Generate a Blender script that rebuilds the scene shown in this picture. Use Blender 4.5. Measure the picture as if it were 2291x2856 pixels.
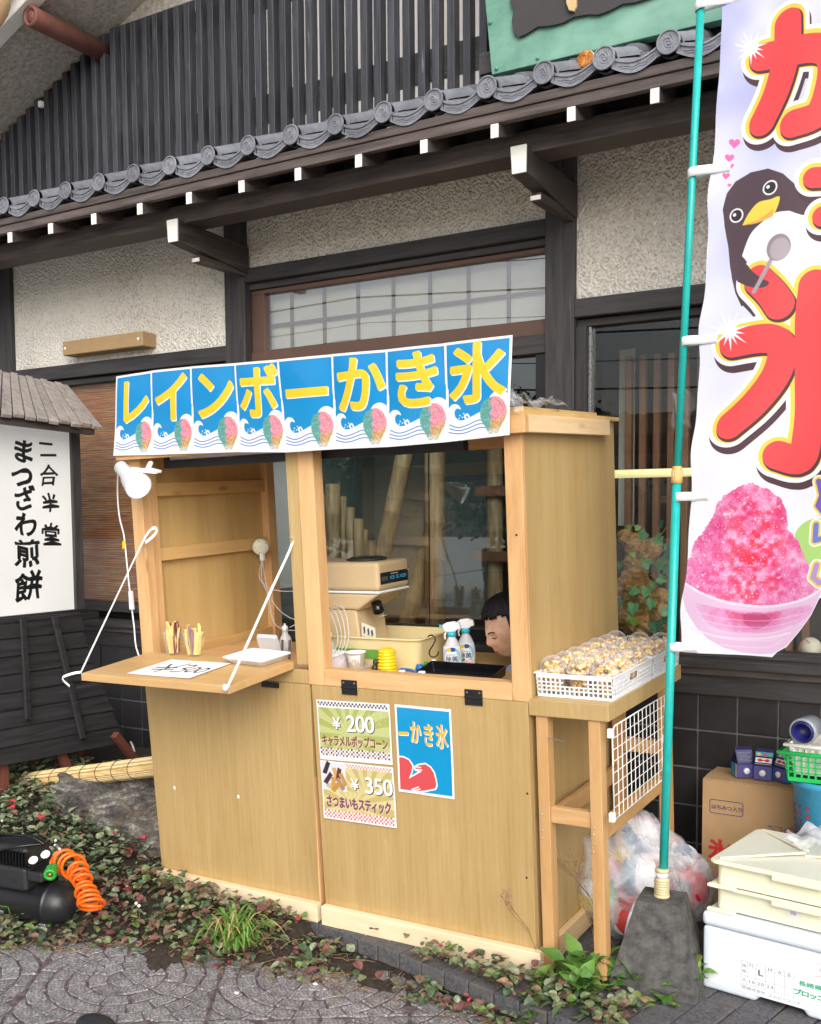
import bpy, bmesh, math, random
import numpy as np
from mathutils import Vector, Matrix, Euler
for o in list(bpy.data.objects): bpy.data.objects.remove(o)
SC = bpy.context.scene
COL = SC.collection
rnd = random.Random(7)
PI = math.pi

# ---------------------------------------------------------------- camera
CAMZ = 1.45
FPX, PCX, PCY, SW, SH = 2896.408, 1145.5, 1650.0, 2291.0, 2856.0
AR = Vector((0.85614911, 0.5166832, -0.00686774))
AU = Vector((-0.03151224, 0.06547293, 0.99735664))
AF = Vector((-0.51576707, 0.85366959, -0.07233644))
cd = bpy.data.cameras.new('camera'); cam = bpy.data.objects.new('camera', cd); COL.objects.link(cam)
cd.sensor_fit = 'HORIZONTAL'; cd.sensor_width = 36.0; cd.lens = FPX / SW * 36.0
cd.shift_y = (PCY - SH / 2) / SW
cd.clip_start = 0.05; cd.clip_end = 500
cam.matrix_world = Matrix(((AR.x, AU.x, -AF.x, 0), (AR.y, AU.y, -AF.y, 0), (AR.z, AU.z, -AF.z, CAMZ), (0, 0, 0, 1)))
SC.camera = cam

# ---------------------------------------------------------------- daylight: bright overcast
SUN_EL, SUN_AZ = math.radians(33), math.radians(143)      # compass azimuth: high behind the camera
world = bpy.data.worlds.new('World'); SC.world = world; world.use_nodes = True
wn = world.node_tree.nodes; wl = world.node_tree.links; wn.clear()
wo = wn.new('ShaderNodeOutputWorld'); bg = wn.new('ShaderNodeBackground'); sky = wn.new('ShaderNodeTexSky')
sky.sky_type = 'NISHITA'; sky.sun_disc = False; sky.sun_elevation = SUN_EL; sky.sun_rotation = SUN_AZ
sky.air_density = 1.0; sky.dust_density = 4.0; sky.ozone_density = 1.0; sky.altitude = 0
hsv = wn.new('ShaderNodeHueSaturation'); hsv.inputs['Saturation'].default_value = 0.45
wl.new(sky.outputs[0], hsv.inputs['Color']); wl.new(hsv.outputs[0], bg.inputs['Color'])
bg.inputs['Strength'].default_value = 0.15
wl.new(bg.outputs[0], wo.inputs['Surface'])
sd = bpy.data.lights.new('sun', 'SUN'); sun = bpy.data.objects.new('sun', sd); COL.objects.link(sun)
sd.energy = 1.2; sd.angle = math.radians(60); sd.color = (1.0, 1.0, 0.985)
sdir = Vector((math.sin(SUN_AZ) * math.cos(SUN_EL), math.cos(SUN_AZ) * math.cos(SUN_EL), math.sin(SUN_EL)))
sun.rotation_euler = sdir.to_track_quat('Z', 'Y').to_euler()
SC.view_settings.view_transform = 'Standard'; SC.view_settings.look = 'None'
SC.view_settings.gamma = 1; SC.view_settings.use_curve_mapping = False
SC.view_settings.exposure = 0.5
try:
    SC.cycles.max_bounces = 8; SC.cycles.transparent_max_bounces = 24; SC.cycles.caustics_reflective = False; SC.cycles.caustics_refractive = False
except Exception: pass

# ---------------------------------------------------------------- survey helpers: photo point -> point on a plane of the place
def ray(px, py): return AF + AR * ((px - PCX) / FPX) - AU * ((py - PCY) / FPX)
def atY(px, py, Y):
    d = ray(px, py); p = d * (Y / d.y); return Vector((p.x, p.y, p.z + CAMZ))
def atZ(px, py, z):
    d = ray(px, py); p = d * ((z - CAMZ) / d.z); return Vector((p.x, p.y, z))
def atX(px, py, X):
    d = ray(px, py); p = d * (X / d.x); return Vector((p.x, p.y, p.z + CAMZ))
# stall frame: u along the front, v into depth, w up (origin: foot of its right front corner)
KM = Matrix(((0.99985535, 0.00849347, -0.01473554, -1.32294273), (-0.00917239, 0.99886991, -0.04663442, 2.94896471),
             (0.0143228, 0.04676284, 0.99880333, CAMZ - 1.38707922), (0, 0, 0, 1)))
KI = KM.inverted()
def kray(px, py):
    o = KI @ Vector((0, 0, CAMZ)); d = KI.to_3x3() @ ray(px, py); return o, d
def K(px, py, v=0.0):
    o, d = kray(px, py); return o + d * ((v - o.y) / d.y)
def Kw(px, py, w):
    o, d = kray(px, py); return o + d * ((w - o.z) / d.z)
def Ku(px, py, u):
    o, d = kray(px, py); return o + d * ((u - o.x) / d.x)

# ---------------------------------------------------------------- mesh builder
class MB:
    def __init__(s): s.v = []; s.f = []; s.m = []; s.uv = None; s.mi = 0; s.sm = []; s.smooth = False
    def _add(s, vs, fs):
        b = len(s.v); s.v += [tuple(x) for x in vs]
        for f in fs: s.f.append([b + i for i in f]); s.m.append(s.mi); s.sm.append(s.smooth)
        return s
    def box(s, x0, x1, y0, y1, z0, z1):
        return s._add([(x0, y0, z0), (x1, y0, z0), (x1, y1, z0), (x0, y1, z0), (x0, y0, z1), (x1, y0, z1), (x1, y1, z1), (x0, y1, z1)],
                      [(0, 3, 2, 1), (4, 5, 6, 7), (0, 1, 5, 4), (1, 2, 6, 5), (2, 3, 7, 6), (3, 0, 4, 7)])
    def hexa(s, lo, hi):          # two quads, bottom and top rings
        return s._add(list(lo) + list(hi), [(0, 3, 2, 1), (4, 5, 6, 7), (0, 1, 5, 4), (1, 2, 6, 5), (2, 3, 7, 6), (3, 0, 4, 7)])
    def quad(s, a, b, c, d): return s._add([a, b, c, d], [(0, 1, 2, 3)])
    def bar(s, p, q, w, h, up=(0, 0, 1)):
        p = Vector(p); q = Vector(q); d = (q - p).normalized(); up = Vector(up)
        sd_ = d.cross(up)
        if sd_.length < 1e-4: sd_ = d.cross(Vector((1, 0, 0)))
        sd_.normalize(); u2 = sd_.cross(d).normalized(); a = sd_ * w / 2; b = u2 * h / 2
        return s.hexa([p - a - b, p + a - b, p + a + b, p - a + b], [q - a - b, q + a - b, q + a + b, q - a + b])
    def tube(s, pts, r, n=8, cap=True, closed=False):
        pts = [Vector(p) for p in pts]; N = len(pts)
        rs = r if isinstance(r, (list, tuple)) else [r] * N
        ref = None; rings = []
        for i, p in enumerate(pts):
            if closed: d = pts[(i + 1) % N] - pts[i - 1]
            else: d = pts[min(i + 1, N - 1)] - pts[max(i - 1, 0)]
            if d.length < 1e-9: d = Vector((0, 0, 1))
            d.normalize()
            if ref is None:
                ref = d.cross(Vector((0, 0, 1)))
                if ref.length < .1: ref = d.cross(Vector((1, 0, 0)))
            ref = ref - d * ref.dot(d)
            if ref.length < 1e-6: ref = d.orthogonal()
            ref.normalize(); b = d.cross(ref)
            rings.append([p + (ref * math.cos(2 * PI * k / n) + b * math.sin(2 * PI * k / n)) * rs[i] for k in range(n)])
        vs = [x for rg in rings for x in rg]; fs = []
        M = N if closed else N - 1
        for i in range(M):
            for k in range(n):
                j = (i + 1) % N
                fs.append((i * n + k, i * n + (k + 1) % n, j * n + (k + 1) % n, j * n + k))
        if cap and not closed: fs.append(tuple(range(n))[::-1]); fs.append(tuple((N - 1) * n + k for k in range(n)))
        return s._add(vs, fs)
    def lathe(s, prof, n=20, o=(0, 0, 0), ax=None, cap=True):   # prof: (r, h) list
        o = Vector(o)
        if ax is None: X, Y, Z = Vector((1, 0, 0)), Vector((0, 1, 0)), Vector((0, 0, 1))
        else:
            Z = Vector(ax).normalized(); X = Z.orthogonal().normalized(); Y = Z.cross(X)
        vs = [o + X * (r * math.cos(2 * PI * k / n)) + Y * (r * math.sin(2 * PI * k / n)) + Z * h for r, h in prof for k in range(n)]
        fs = [(i * n + k, i * n + (k + 1) % n, (i + 1) * n + (k + 1) % n, (i + 1) * n + k) for i in range(len(prof) - 1) for k in range(n)]
        if cap:
            if prof[0][0] > 1e-5: fs.append(tuple(range(n))[::-1])
            if prof[-1][0] > 1e-5: fs.append(tuple((len(prof) - 1) * n + k for k in range(n)))
        return s._add(vs, fs)
    def prism(s, poly, d):        # planar polygon (3-d points) extruded by vector d
        poly = [Vector(p) for p in poly]; d = Vector(d); n = len(poly)
        return s._add(poly + [p + d for p in poly], [tuple(range(n))[::-1], tuple(range(n, 2 * n))] + [(i, (i + 1) % n, n + (i + 1) % n, n + i) for i in range(n)])
    def ell(s, c, r, n=14, m=9, fn=None):
        c = Vector(c); vs = []; fs = []
        for i in range(m + 1):
            t = PI * i / m
            for k in range(n):
                a = 2 * PI * k / n
                d = Vector((math.sin(t) * math.cos(a), math.sin(t) * math.sin(a), math.cos(t)))
                q = 1.0 if fn is None else fn(d)
                vs.append(c + Vector((d.x * r[0], d.y * r[1], d.z * r[2])) * q)
        for i in range(m):
            for k in range(n): fs.append((i * n + k, (i + 1) * n + k, (i + 1) * n + (k + 1) % n, i * n + (k + 1) % n))
        return s._add(vs, fs)
    def grid(s, fn, nu, nv, uv=True):
        b = len(s.v); st = len(s.f)
        vs = [fn(i / nu, j / nv) for j in range(nv + 1) for i in range(nu + 1)]
        fs = [(j * (nu + 1) + i, j * (nu + 1) + i + 1, (j + 1) * (nu + 1) + i + 1, (j + 1) * (nu + 1) + i) for j in range(nv) for i in range(nu)]
        s._add(vs, fs)
        if uv:
            if s.uv is None: s.uv = {}
            for j in range(nv + 1):
                for i in range(nu + 1): s.uv[b + j * (nu + 1) + i] = (i / nu, j / nv)
        return s
    def mesh(s, name):
        me = bpy.data.meshes.new(name); me.from_pydata(s.v, [], s.f)
        if any(s.m): me.polygons.foreach_set('material_index', s.m)
        if any(s.sm): me.polygons.foreach_set('use_smooth', s.sm)
        if s.uv is not None:
            l = me.uv_layers.new(name='UVMap')
            vi = np.zeros(len(me.loops), dtype=np.int32); me.loops.foreach_get('vertex_index', vi)
            arr = np.array([s.uv.get(int(i), (0, 0)) for i in vi], dtype=np.float32).ravel(); l.data.foreach_set('uv', arr)
        me.update(); return me
    def build(s, name, mat, parent=None, M=None, bevel=0, seg=2, smooth=False, sub=0):
        me = s.mesh(name)
        for m_ in (mat if isinstance(mat, (list, tuple)) else [mat]): me.materials.append(m_)
        if smooth: me.polygons.foreach_set('use_smooth', [True] * len(me.polygons))
        return link(name, me, parent, M, bevel, seg, sub)
def link(name, me, parent=None, M=None, bevel=0, seg=2, sub=0):
    o = bpy.data.objects.new(name, me); COL.objects.link(o)
    if parent is not None: o.parent = parent
    if M is not None:
        if parent is not None: o.matrix_local = M
        else: o.matrix_world = M
    if bevel:
        b = o.modifiers.new('bevel', 'BEVEL'); b.width = bevel; b.segments = seg; b.limit_method = 'ANGLE'; b.angle_limit = 0.6
        if seg > 1: b.harden_normals = False
    if sub:
        q = o.modifiers.new('sub', 'SUBSURF'); q.levels = sub; q.render_levels = sub
    return o
def tag(o, label, cat, group=None, kind=None):
    if label: o['label'] = label
    if cat: o['category'] = cat
    if group: o['group'] = group
    if kind: o['kind'] = kind
    return o
def empty(name, label, cat, M=None, group=None):
    o = bpy.data.objects.new(name, None); COL.objects.link(o); o.empty_display_size = .05
    if M is not None: o.matrix_world = M
    return tag(o, label, cat, group)
def copy_tree(o, M=None, label=None, group=None, parent=None):
    c = o.copy(); COL.objects.link(c)
    if parent is not None: c.parent = parent
    for ch in list(o.children):
        if ch.get('_skip'): continue
        copy_tree(ch, parent=c)
    if M is not None: c.matrix_world = M
    if label: c['label'] = label
    if group: c['group'] = group
    return c
def T(x, y=None, z=None):
    return Matrix.Translation(Vector(x) if y is None else Vector((x, y, z)))
def RZ(a): return Matrix.Rotation(a, 4, 'Z')
def RX(a): return Matrix.Rotation(a, 4, 'X')
def RY(a): return Matrix.Rotation(a, 4, 'Y')
def bez(p0, p1, p2, p3, n=12):
    p0, p1, p2, p3 = map(Vector, (p0, p1, p2, p3)); out = []
    for i in range(n + 1):
        t = i / n; out.append(p0 * (1 - t) ** 3 + p1 * 3 * t * (1 - t) ** 2 + p2 * 3 * t * t * (1 - t) + p3 * t ** 3)
    return out
def catmull(ps, n=6):
    ps = [Vector(p) for p in ps]; q = [ps[0]] + ps + [ps[-1]]; out = []
    for i in range(1, len(q) - 2):
        a, b, c, d = q[i - 1], q[i], q[i + 1], q[i + 2]
        for k in range(n):
            t = k / n
            out.append(.5 * ((2 * b) + (c - a) * t + (2 * a - 5 * b + 4 * c - d) * t * t + (3 * b - a - 3 * c + d) * t ** 3))
    out.append(ps[-1]); return out

# ---------------------------------------------------------------- materials
def srgb(r, g, b):
    f = lambda c: (c / 255 / 12.92) if c / 255 <= .04045 else ((c / 255 + .055) / 1.055) ** 2.4
    return (f(r), f(g), f(b), 1)
class NT:
    def __init__(s, name):
        s.m = bpy.data.materials.new(name); s.m.use_nodes = True; s.n = s.m.node_tree.nodes; s.l = s.m.node_tree.links
        s.n.clear(); s.out = s.n.new('ShaderNodeOutputMaterial'); s.p = s.n.new('ShaderNodeBsdfPrincipled')
        s.l.new(s.p.outputs[0], s.out.inputs['Surface'])
    def tex(s, kind='Object'):
        tc = s.n.new('ShaderNodeTexCoord'); return tc.outputs[kind]
    def map(s, vec, scale=(1, 1, 1), rot=(0, 0, 0), rand=0.0):
        mp = s.n.new('ShaderNodeMapping'); mp.inputs['Scale'].default_value = scale; mp.inputs['Rotation'].default_value = rot
        if rand:
            oi = s.n.new('ShaderNodeObjectInfo'); mu = s.n.new('ShaderNodeVectorMath'); mu.operation = 'SCALE'
            mu.inputs[0].default_value = (rand, rand * .73, rand * 1.31); s.l.new(oi.outputs['Random'], mu.inputs['Scale'])
            s.l.new(mu.outputs[0], mp.inputs['Location'])
        s.l.new(vec, mp.inputs['Vector']); return mp.outputs[0]
    def noise(s, vec, scale, detail=4, rough=.6, dist=0):
        t = s.n.new('ShaderNodeTexNoise'); t.inputs['Scale'].default_value = scale; t.inputs['Detail'].default_value = detail
        t.inputs['Roughness'].default_value = rough; t.inputs['Distortion'].default_value = dist; s.l.new(vec, t.inputs['Vector']); return t.outputs['Fac']
    def wave(s, vec, scale, dist=2, dscale=1, axis='X'):
        t = s.n.new('ShaderNodeTexWave'); t.bands_direction = axis; t.inputs['Scale'].default_value = scale; t.inputs['Distortion'].default_value = dist
        t.inputs['Detail'].default_value = 3; t.inputs['Detail Scale'].default_value = dscale; s.l.new(vec, t.inputs['Vector']); return t.outputs['Fac']
    def voro(s, vec, scale, feature='F1', out='Distance', rand=1.0):
        t = s.n.new('ShaderNodeTexVoronoi'); t.feature = feature; t.inputs['Scale'].default_value = scale; t.inputs['Randomness'].default_value = rand
        s.l.new(vec, t.inputs['Vector']); return t.outputs[out]
    def ramp(s, fac, stops):
        r = s.n.new('ShaderNodeValToRGB'); e = r.color_ramp.elements
        while len(e) < len(stops): e.new(.5)
        for i, (p, c) in enumerate(stops):
            e[i].position = p; e[i].color = c if len(c) == 4 else (*c, 1)
        s.l.new(fac, r.inputs['Fac']); return r.outputs['Color']
    def mix(s, fac, a, b, mode='MIX'):
        x = s.n.new('ShaderNodeMix'); x.data_type = 'RGBA'; x.blend_type = mode
        if isinstance(fac, (int, float)): x.inputs[0].default_value = fac
        else: s.l.new(fac, x.inputs[0])
        for i, v in ((6, a), (7, b)):
            if isinstance(v, tuple): x.inputs[i].default_value = v
            else: s.l.new(v, x.inputs[i])
        return x.outputs[2]
    def math(s, op, a, b=None, clamp=False):
        x = s.n.new('ShaderNodeMath'); x.operation = op; x.use_clamp = clamp
        for i, v in enumerate((a, b)):
            if v is None: continue
            if isinstance(v, (int, float)): x.inputs[i].default_value = v
            else: s.l.new(v, x.inputs[i])
        return x.outputs[0]
    def rng(s, v, a, b, c, d):
        x = s.n.new('ShaderNodeMapRange'); s.l.new(v, x.inputs[0])
        for i, q in enumerate((a, b, c, d)): x.inputs[i + 1].default_value = q
        return x.outputs[0]
    def col(s, c):
        if isinstance(c, tuple): s.p.inputs['Base Color'].default_value = c if len(c) == 4 else (*c, 1)
        else: s.l.new(c, s.p.inputs['Base Color'])
        return s
    def rough(s, v):
        if isinstance(v, (int, float)): s.p.inputs['Roughness'].default_value = v
        else: s.l.new(v, s.p.inputs['Roughness'])
        return s
    def bump(s, h, st=.3, d=.01):
        b = s.n.new('ShaderNodeBump'); b.inputs['Strength'].default_value = st; b.inputs['Distance'].default_value = d
        s.l.new(h, b.inputs['Height']); s.l.new(b.outputs[0], s.p.inputs['Normal']); return s
    def set(s, **k):
        for a, v in k.items(): s.p.inputs[a.replace('_', ' ')].default_value = v
        return s
def varied(t, c, k):          # each piece a little lighter or darker than its neighbours
    oi = t.n.new('ShaderNodeObjectInfo'); cb_ = t.n.new('ShaderNodeCombineColor'); g_ = t.rng(oi.outputs['Random'], 0, 1, 1 - k, 1 + k)
    for i in range(3): t.l.new(g_, cb_.inputs[i])
    return t.mix(1.0, c, cb_.outputs[0], 'MULTIPLY')
def plain(name, c, rough=.5, var=.12, scale=25, bump=.05, rand=3.0, vary=0.0, **k):
    t = NT(name); v = t.map(t.tex(), rand=rand); n = t.noise(v, scale, 5); n2 = t.noise(v, scale / 6, 3)
    d = tuple(x * (1 - var * 1.6) for x in c[:3]) + (1,); e = tuple(min(1, x * (1 + var)) for x in c[:3]) + (1,)
    cc = t.ramp(t.math('ADD', t.math('MULTIPLY', n, .5), t.math('MULTIPLY', n2, .5)), [(.3, d), (.7, e)]); t.col(varied(t, cc, vary) if vary else cc)
    t.rough(t.rng(n, .3, .7, max(0, rough - .08), min(1, rough + .08)))
    if bump: t.bump(n, bump, .004)
    t.set(**k); return t.m
def wood(name, c0, c1, c2, axis='z', grain=1.0, rough=.6, bump=.15, knots=0.0, sc=1.0, rand=4.0):
    t = NT(name)
    st = {'x': (1.2, 14, 14), 'y': (14, 1.2, 14), 'z': (14, 14, 1.2)}[axis]
    st = tuple(x * sc for x in st)
    v = t.map(t.tex(), st, rand=rand)
    a = t.noise(v, 2.2, 6, .62, .6); b = t.noise(v, 11, 4, .7)
    lo = t.noise(t.map(t.tex(), tuple(x * .22 for x in st), rand=rand), 1.5, 3)
    f = t.math('ADD', t.math('MULTIPLY', a, .55 * grain), t.math('ADD', t.math('MULTIPLY', b, .25 * grain), t.math('MULTIPLY', lo, .2 + .8 * (1 - grain))))
    c = t.ramp(f, [(.34, c0), (.5, c1), (.68, c2)])
    if knots:
        kv = t.voro(t.map(t.tex(), {'x': (3, 9, 9), 'y': (9, 3, 9), 'z': (9, 9, 3)}[axis], rand=rand), 1.0)
        kf = t.rng(kv, .05, .13, knots, 0); c = t.mix(kf, c, tuple(x * .35 for x in c0[:3]) + (1,))
    t.col(c); t.rough(t.rng(a, .3, .7, rough - .1, rough + .1)); t.bump(f, bump, .003); return t.m
def glassy(name, tint=(1, 1, 1), refl=1.0, ior=1.5, rough=0.0):
    t = NT(name); t.n.remove(t.p)
    tr = t.n.new('ShaderNodeBsdfTransparent'); tr.inputs[0].default_value = (*tint, 1)
    gl = t.n.new('ShaderNodeBsdfGlossy'); gl.inputs['Roughness'].default_value = rough
    lw = t.n.new('ShaderNodeLayerWeight'); lw.inputs['Blend'].default_value = .5; f0 = ((ior - 1) / (ior + 1)) ** 2
    mx = t.n.new('ShaderNodeMixShader'); f = t.math('MULTIPLY', t.math('ADD', t.math('MULTIPLY', t.math('POWER', lw.outputs['Facing'], 5.0), 1 - f0), f0), refl, True)
    t.l.new(f, mx.inputs[0]); t.l.new(tr.outputs[0], mx.inputs[1]); t.l.new(gl.outputs[0], mx.inputs[2]); t.l.new(mx.outputs[0], t.out.inputs['Surface']); return t.m
def film(name, c, alpha, rough=.15, wr=0.0):
    t = NT(name); t.col(c).rough(rough)
    if wr:
        v = t.tex(); t.bump(t.noise(v, 14, 3, .55, 1.0), wr, .02)
        n = t.noise(v, 10, 3, .55, 1.0); t.l.new(t.rng(n, .35, .7, alpha * .55, min(1, alpha * 1.6)), t.p.inputs['Alpha'])
    else: t.set(Alpha=alpha)
    return t.m

M = {}
def vinyl(name):
    t = NT(name); v = t.tex(); g1 = t.noise(t.map(v, (26, 26, 1.1), rand=2.0), 2.0, 6, .65, .8); g2 = t.noise(t.map(v, (90, 90, 5), rand=2.0), 2.0, 4, .7); lo = t.noise(t.map(v, (5, 5, .5), rand=2.0), 1.6, 3)
    wv = t.wave(t.map(v, (3.2, 3.2, .22), rand=2.0), 5.0, 7.0, 1.2, 'X')
    f = t.math('ADD', t.math('ADD', t.math('MULTIPLY', g1, .34), t.math('MULTIPLY', g2, .24)), t.math('ADD', t.math('MULTIPLY', lo, .32), t.math('MULTIPLY', wv, .04)))
    c = t.ramp(f, [(.28, srgb(160, 130, 82)), (.43, srgb(177, 148, 97)), (.53, srgb(185, 157, 106)), (.68, srgb(195, 169, 120))])
    d = t.rng(t.noise(v, 3.1, 5, .6), .56, .72, 0, .22); c = t.mix(d, c, srgb(150, 120, 78))
    sc_ = t.rng(t.noise(t.map(v, (60, 60, 7)), 1.3, 3), .72, .76, 0, .35); c = t.mix(sc_, c, srgb(214, 196, 158))
    t.col(c).rough(t.rng(g1, .3, .7, .42, .6)).bump(t.math('ADD', g1, g2), .12, .002); return t.m
M['panel'] = vinyl('vinyl_oak_panel')
M['panel_x'] = wood('vinyl_oak_panel_flat', srgb(184, 144, 94), srgb(202, 164, 110), srgb(212, 178, 126), 'x', .6, .45, .06, sc=1.3, rand=1.0)
M['pine_z'] = wood('pine_post', srgb(190, 144, 92), srgb(214, 170, 118), srgb(226, 188, 138), 'z', .8, .6, .1, .5)
M['pine_x'] = wood('pine_rail', srgb(190, 144, 92), srgb(214, 170, 118), srgb(226, 188, 138), 'x', .8, .6, .1, .5)
M['pine_y'] = wood('pine_batten', srgb(198, 156, 98), srgb(214, 174, 114), srgb(226, 190, 134), 'y', .7, .6, .1, .5)
M['pale_x'] = wood('pale_pine_skirting', srgb(226, 196, 156), srgb(240, 217, 182), srgb(246, 228, 198), 'x', .7, .6, .08, .45)
M['pale_y'] = wood('pale_pine_side_skirting', srgb(216, 180, 132), srgb(230, 200, 156), srgb(240, 214, 176), 'y', .7, .6, .08, .3)
M['ply'] = wood('plywood', srgb(186, 150, 92), srgb(205, 172, 112), srgb(216, 186, 130), 'z', .5, .65, .06, .35, .7)
M['leg'] = wood('honey_pine', srgb(172, 124, 74), srgb(192, 148, 96), srgb(205, 166, 116), 'z', .8, .55, .1, .5)
M['leg_y'] = wood('honey_pine_rail', srgb(168, 122, 74), srgb(188, 146, 94), srgb(202, 164, 112), 'y', .8, .55, .1, .4)
M['leg_x'] = wood('honey_pine_cross', srgb(186, 140, 90), srgb(206, 166, 114), srgb(218, 184, 136), 'x', .8, .55, .1, .3)
def black_timber(name, axis, c=(47, 45, 46), wear=.25):
    t = NT(name); st = {'x': (1.5, 22, 22), 'y': (22, 1.5, 22), 'z': (22, 22, 1.5)}[axis]
    v = t.map(t.tex(), st, rand=5.0); a = t.noise(v, 2.5, 6, .65, .4); w = t.noise(t.map(t.tex(), tuple(x * .5 for x in st), rand=5.0), 3.0, 6, .7)
    base = t.ramp(a, [(.3, srgb(*[x * .72 for x in c])), (.72, srgb(*[min(255, x * 1.5) for x in c]))])
    f = t.rng(w, .63, .73, 0, wear); t.col(varied(t, t.mix(f, base, srgb(130, 138, 142)), .22)); t.rough(t.rng(a, .3, .7, .5, .75)); t.bump(a, .35, .004); return t.m
M['bt_x'] = black_timber('black_stained_beam', 'x'); M['bt_y'] = black_timber('black_stained_bracket', 'y', (60, 53, 50), .05); M['bt_z'] = black_timber('black_stained_post', 'z')
M['bb_x'] = black_timber('brown_black_eave_board', 'x', (68, 60, 57), .05)
M['slat'] = black_timber('weathered_black_slat', 'z', (47, 48, 53), .95)
M['clap'] = black_timber('black_clapboard', 'y', (30, 29, 31), .15)
t = NT('stucco_sprayed'); v = t.tex(); n = t.noise(v, 55, 5, .6, .5); n2 = t.noise(v, 34, 5, .65, 1.2); vo = t.voro(v, 95, 'SMOOTH_F1')
h = t.math('ADD', t.math('MULTIPLY', n2, .7), t.math('MULTIPLY', vo, .6))
t.col(t.ramp(t.math('ADD', t.math('MULTIPLY', h, .7), t.math('MULTIPLY', t.noise(t.map(v, (1, 1, .35)), 2.6, 4), .32)), [(.30, srgb(164, 157, 144)), (.56, srgb(232, 227, 216)), (.8, srgb(243, 240, 231))])).rough(.9).bump(h, 1.0, .02); M['stucco'] = t.m
t = NT('soffit_render'); v = t.tex(); n = t.noise(v, 38, 5, .7); t.col(t.ramp(n, [(.3, srgb(150, 142, 132)), (.7, srgb(212, 205, 194))])).rough(.95).bump(n, .8, .02); M['soffit'] = t.m
M['white_wall'] = plain('white_plaster', srgb(216, 214, 210), .85, .08)
M['white_paint'] = plain('white_painted_end', srgb(232, 230, 224), .6, .06, 60)
M['kawara'] = plain('smoked_roof_tile', srgb(124, 126, 134), .5, .28, 45, .3, vary=.16)
M['kawara_dk'] = plain('smoked_roof_tile_dark', srgb(98, 99, 104), .55, .3, 45, .3)
M['brown_frame'] = plain('brown_window_frame', srgb(96, 72, 62), .45, .12, 20)
M['red_pipe'] = plain('red_brown_log', srgb(128, 82, 72), .7, .22, 30, .3)
M['black_metal'] = plain('black_metal', srgb(30, 30, 32), .4, .15, 40)
M['black_gloss'] = plain('black_gloss', srgb(18, 18, 20), .22, .1, 60, .02)
M['tile_black'] = plain('black_glazed_tile', srgb(42, 40, 42), .38, .2, 18, .05, vary=.2)
M['grout'] = plain('grey_grout', srgb(120, 120, 122), .9, .15, 60, .2)
t = NT('patina_copper'); v = t.tex(); n = t.noise(v, 6, 6, .65); n2 = t.noise(t.map(v, (1, 9, 2)), 3, 4)
t.col(t.mix(t.rng(n2, .45, .7, 0, .5), t.ramp(n, [(.3, srgb(80, 126, 110)), (.7, srgb(114, 158, 140))]), srgb(134, 172, 155))).rough(.7).bump(n, .15, .01); M['patina'] = t.m
M['charcoal'] = plain('charcoal_board', srgb(58, 56, 56), .8, .15, 40)
M['gold'] = plain('gold_leaf_letter', srgb(196, 168, 120), .5, .12, 40)
t = NT('rotten_log_end'); v = t.tex(); n = t.noise(v, 34, 5, .65, .8); t.col(t.ramp(n, [(.35, srgb(74, 36, 12)), (.52, srgb(176, 106, 36)), (.7, srgb(214, 168, 104))])).rough(.9).bump(n, 1, .01); M['rot'] = t.m
M['white'] = plain('white_plastic', srgb(234, 236, 238), .4, .03, 30, .01)
M['white_soft'] = plain('white_cotton_tape', srgb(238, 238, 236), .85, .05, 90, .1)
M['cream'] = plain('cream_plastic', srgb(222, 206, 156), .45, .06, 14, .03)
M['cream_pale'] = plain('pale_cream_plastic', srgb(240, 234, 206), .42, .04, 10, .02, Subsurface_Weight=.1)
M['beige_mach'] = plain('beige_machine_enamel', srgb(204, 180, 140), .42, .05, 12, .02)
M['foam'] = plain('white_styrofoam', srgb(218, 226, 236), .75, .03, 120, .15)
M['card'] = plain('kraft_cardboard', srgb(184, 150, 108), .85, .08, 30, .05)
M['teal_pole'] = plain('teal_plastic_pole', srgb(30, 172, 164), .35, .12, 30, .03)
M['ivory_joint'] = plain('ivory_plastic_joint', srgb(206, 192, 150), .5, .1, 40, .03)
M['orange'] = plain('orange_hose', srgb(240, 108, 24), .3, .05, 30, .01)
M['green_pl'] = plain('green_plastic', srgb(48, 158, 58), .4, .08, 30, .02)
M['green_bas'] = plain('bright_green_plastic', srgb(34, 186, 92), .4, .06, 30, .02)
M['blue_tub'] = plain('blue_plastic', srgb(62, 152, 192), .4, .08, 10, .02)
M['yellow_pl'] = plain('yellow_plastic', srgb(240, 200, 18), .35, .05, 20, .01)
M['blue_pl'] = plain('blue_plastic_hose', srgb(32, 110, 196), .35, .06, 20, .01)
M['cyan_pl'] = plain('cyan_plastic', srgb(60, 190, 214), .35, .05, 20, .01)
M['black_pl'] = plain('black_plastic', srgb(36, 37, 40), .5, .15, 50, .05)
M['tank'] = plain('black_powder_coat', srgb(34, 35, 38), .38, .12, 90, .05)
M['brass'] = plain('brass', srgb(190, 150, 80), .35, .1, 40, Metallic=.9)
M['steel'] = plain('steel', srgb(190, 190, 192), .3, .08, 60, Metallic=.9)
M['galv'] = plain('white_coated_wire', srgb(236, 236, 232), .4, .04, 40, .01)
t = NT('mottled_concrete'); v = t.tex(); n = t.noise(v, 28, 6, .7); n2 = t.noise(t.map(v, (6, 6, 1)), 6, 4)
t.col(t.mix(t.rng(n2, .4, .7, 0, .5), t.ramp(n, [(.3, srgb(44, 43, 42)), (.7, srgb(106, 104, 101))]), srgb(70, 68, 66))).rough(.92).bump(n, .6, .01); M['concrete'] = t.m
M['teal_wall'] = plain('grey_green_interior', srgb(118, 136, 138), .85, .1, 60, .3)
M['dark_room'] = plain('dark_interior', srgb(58, 52, 48), .9, .2, 8)
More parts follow.
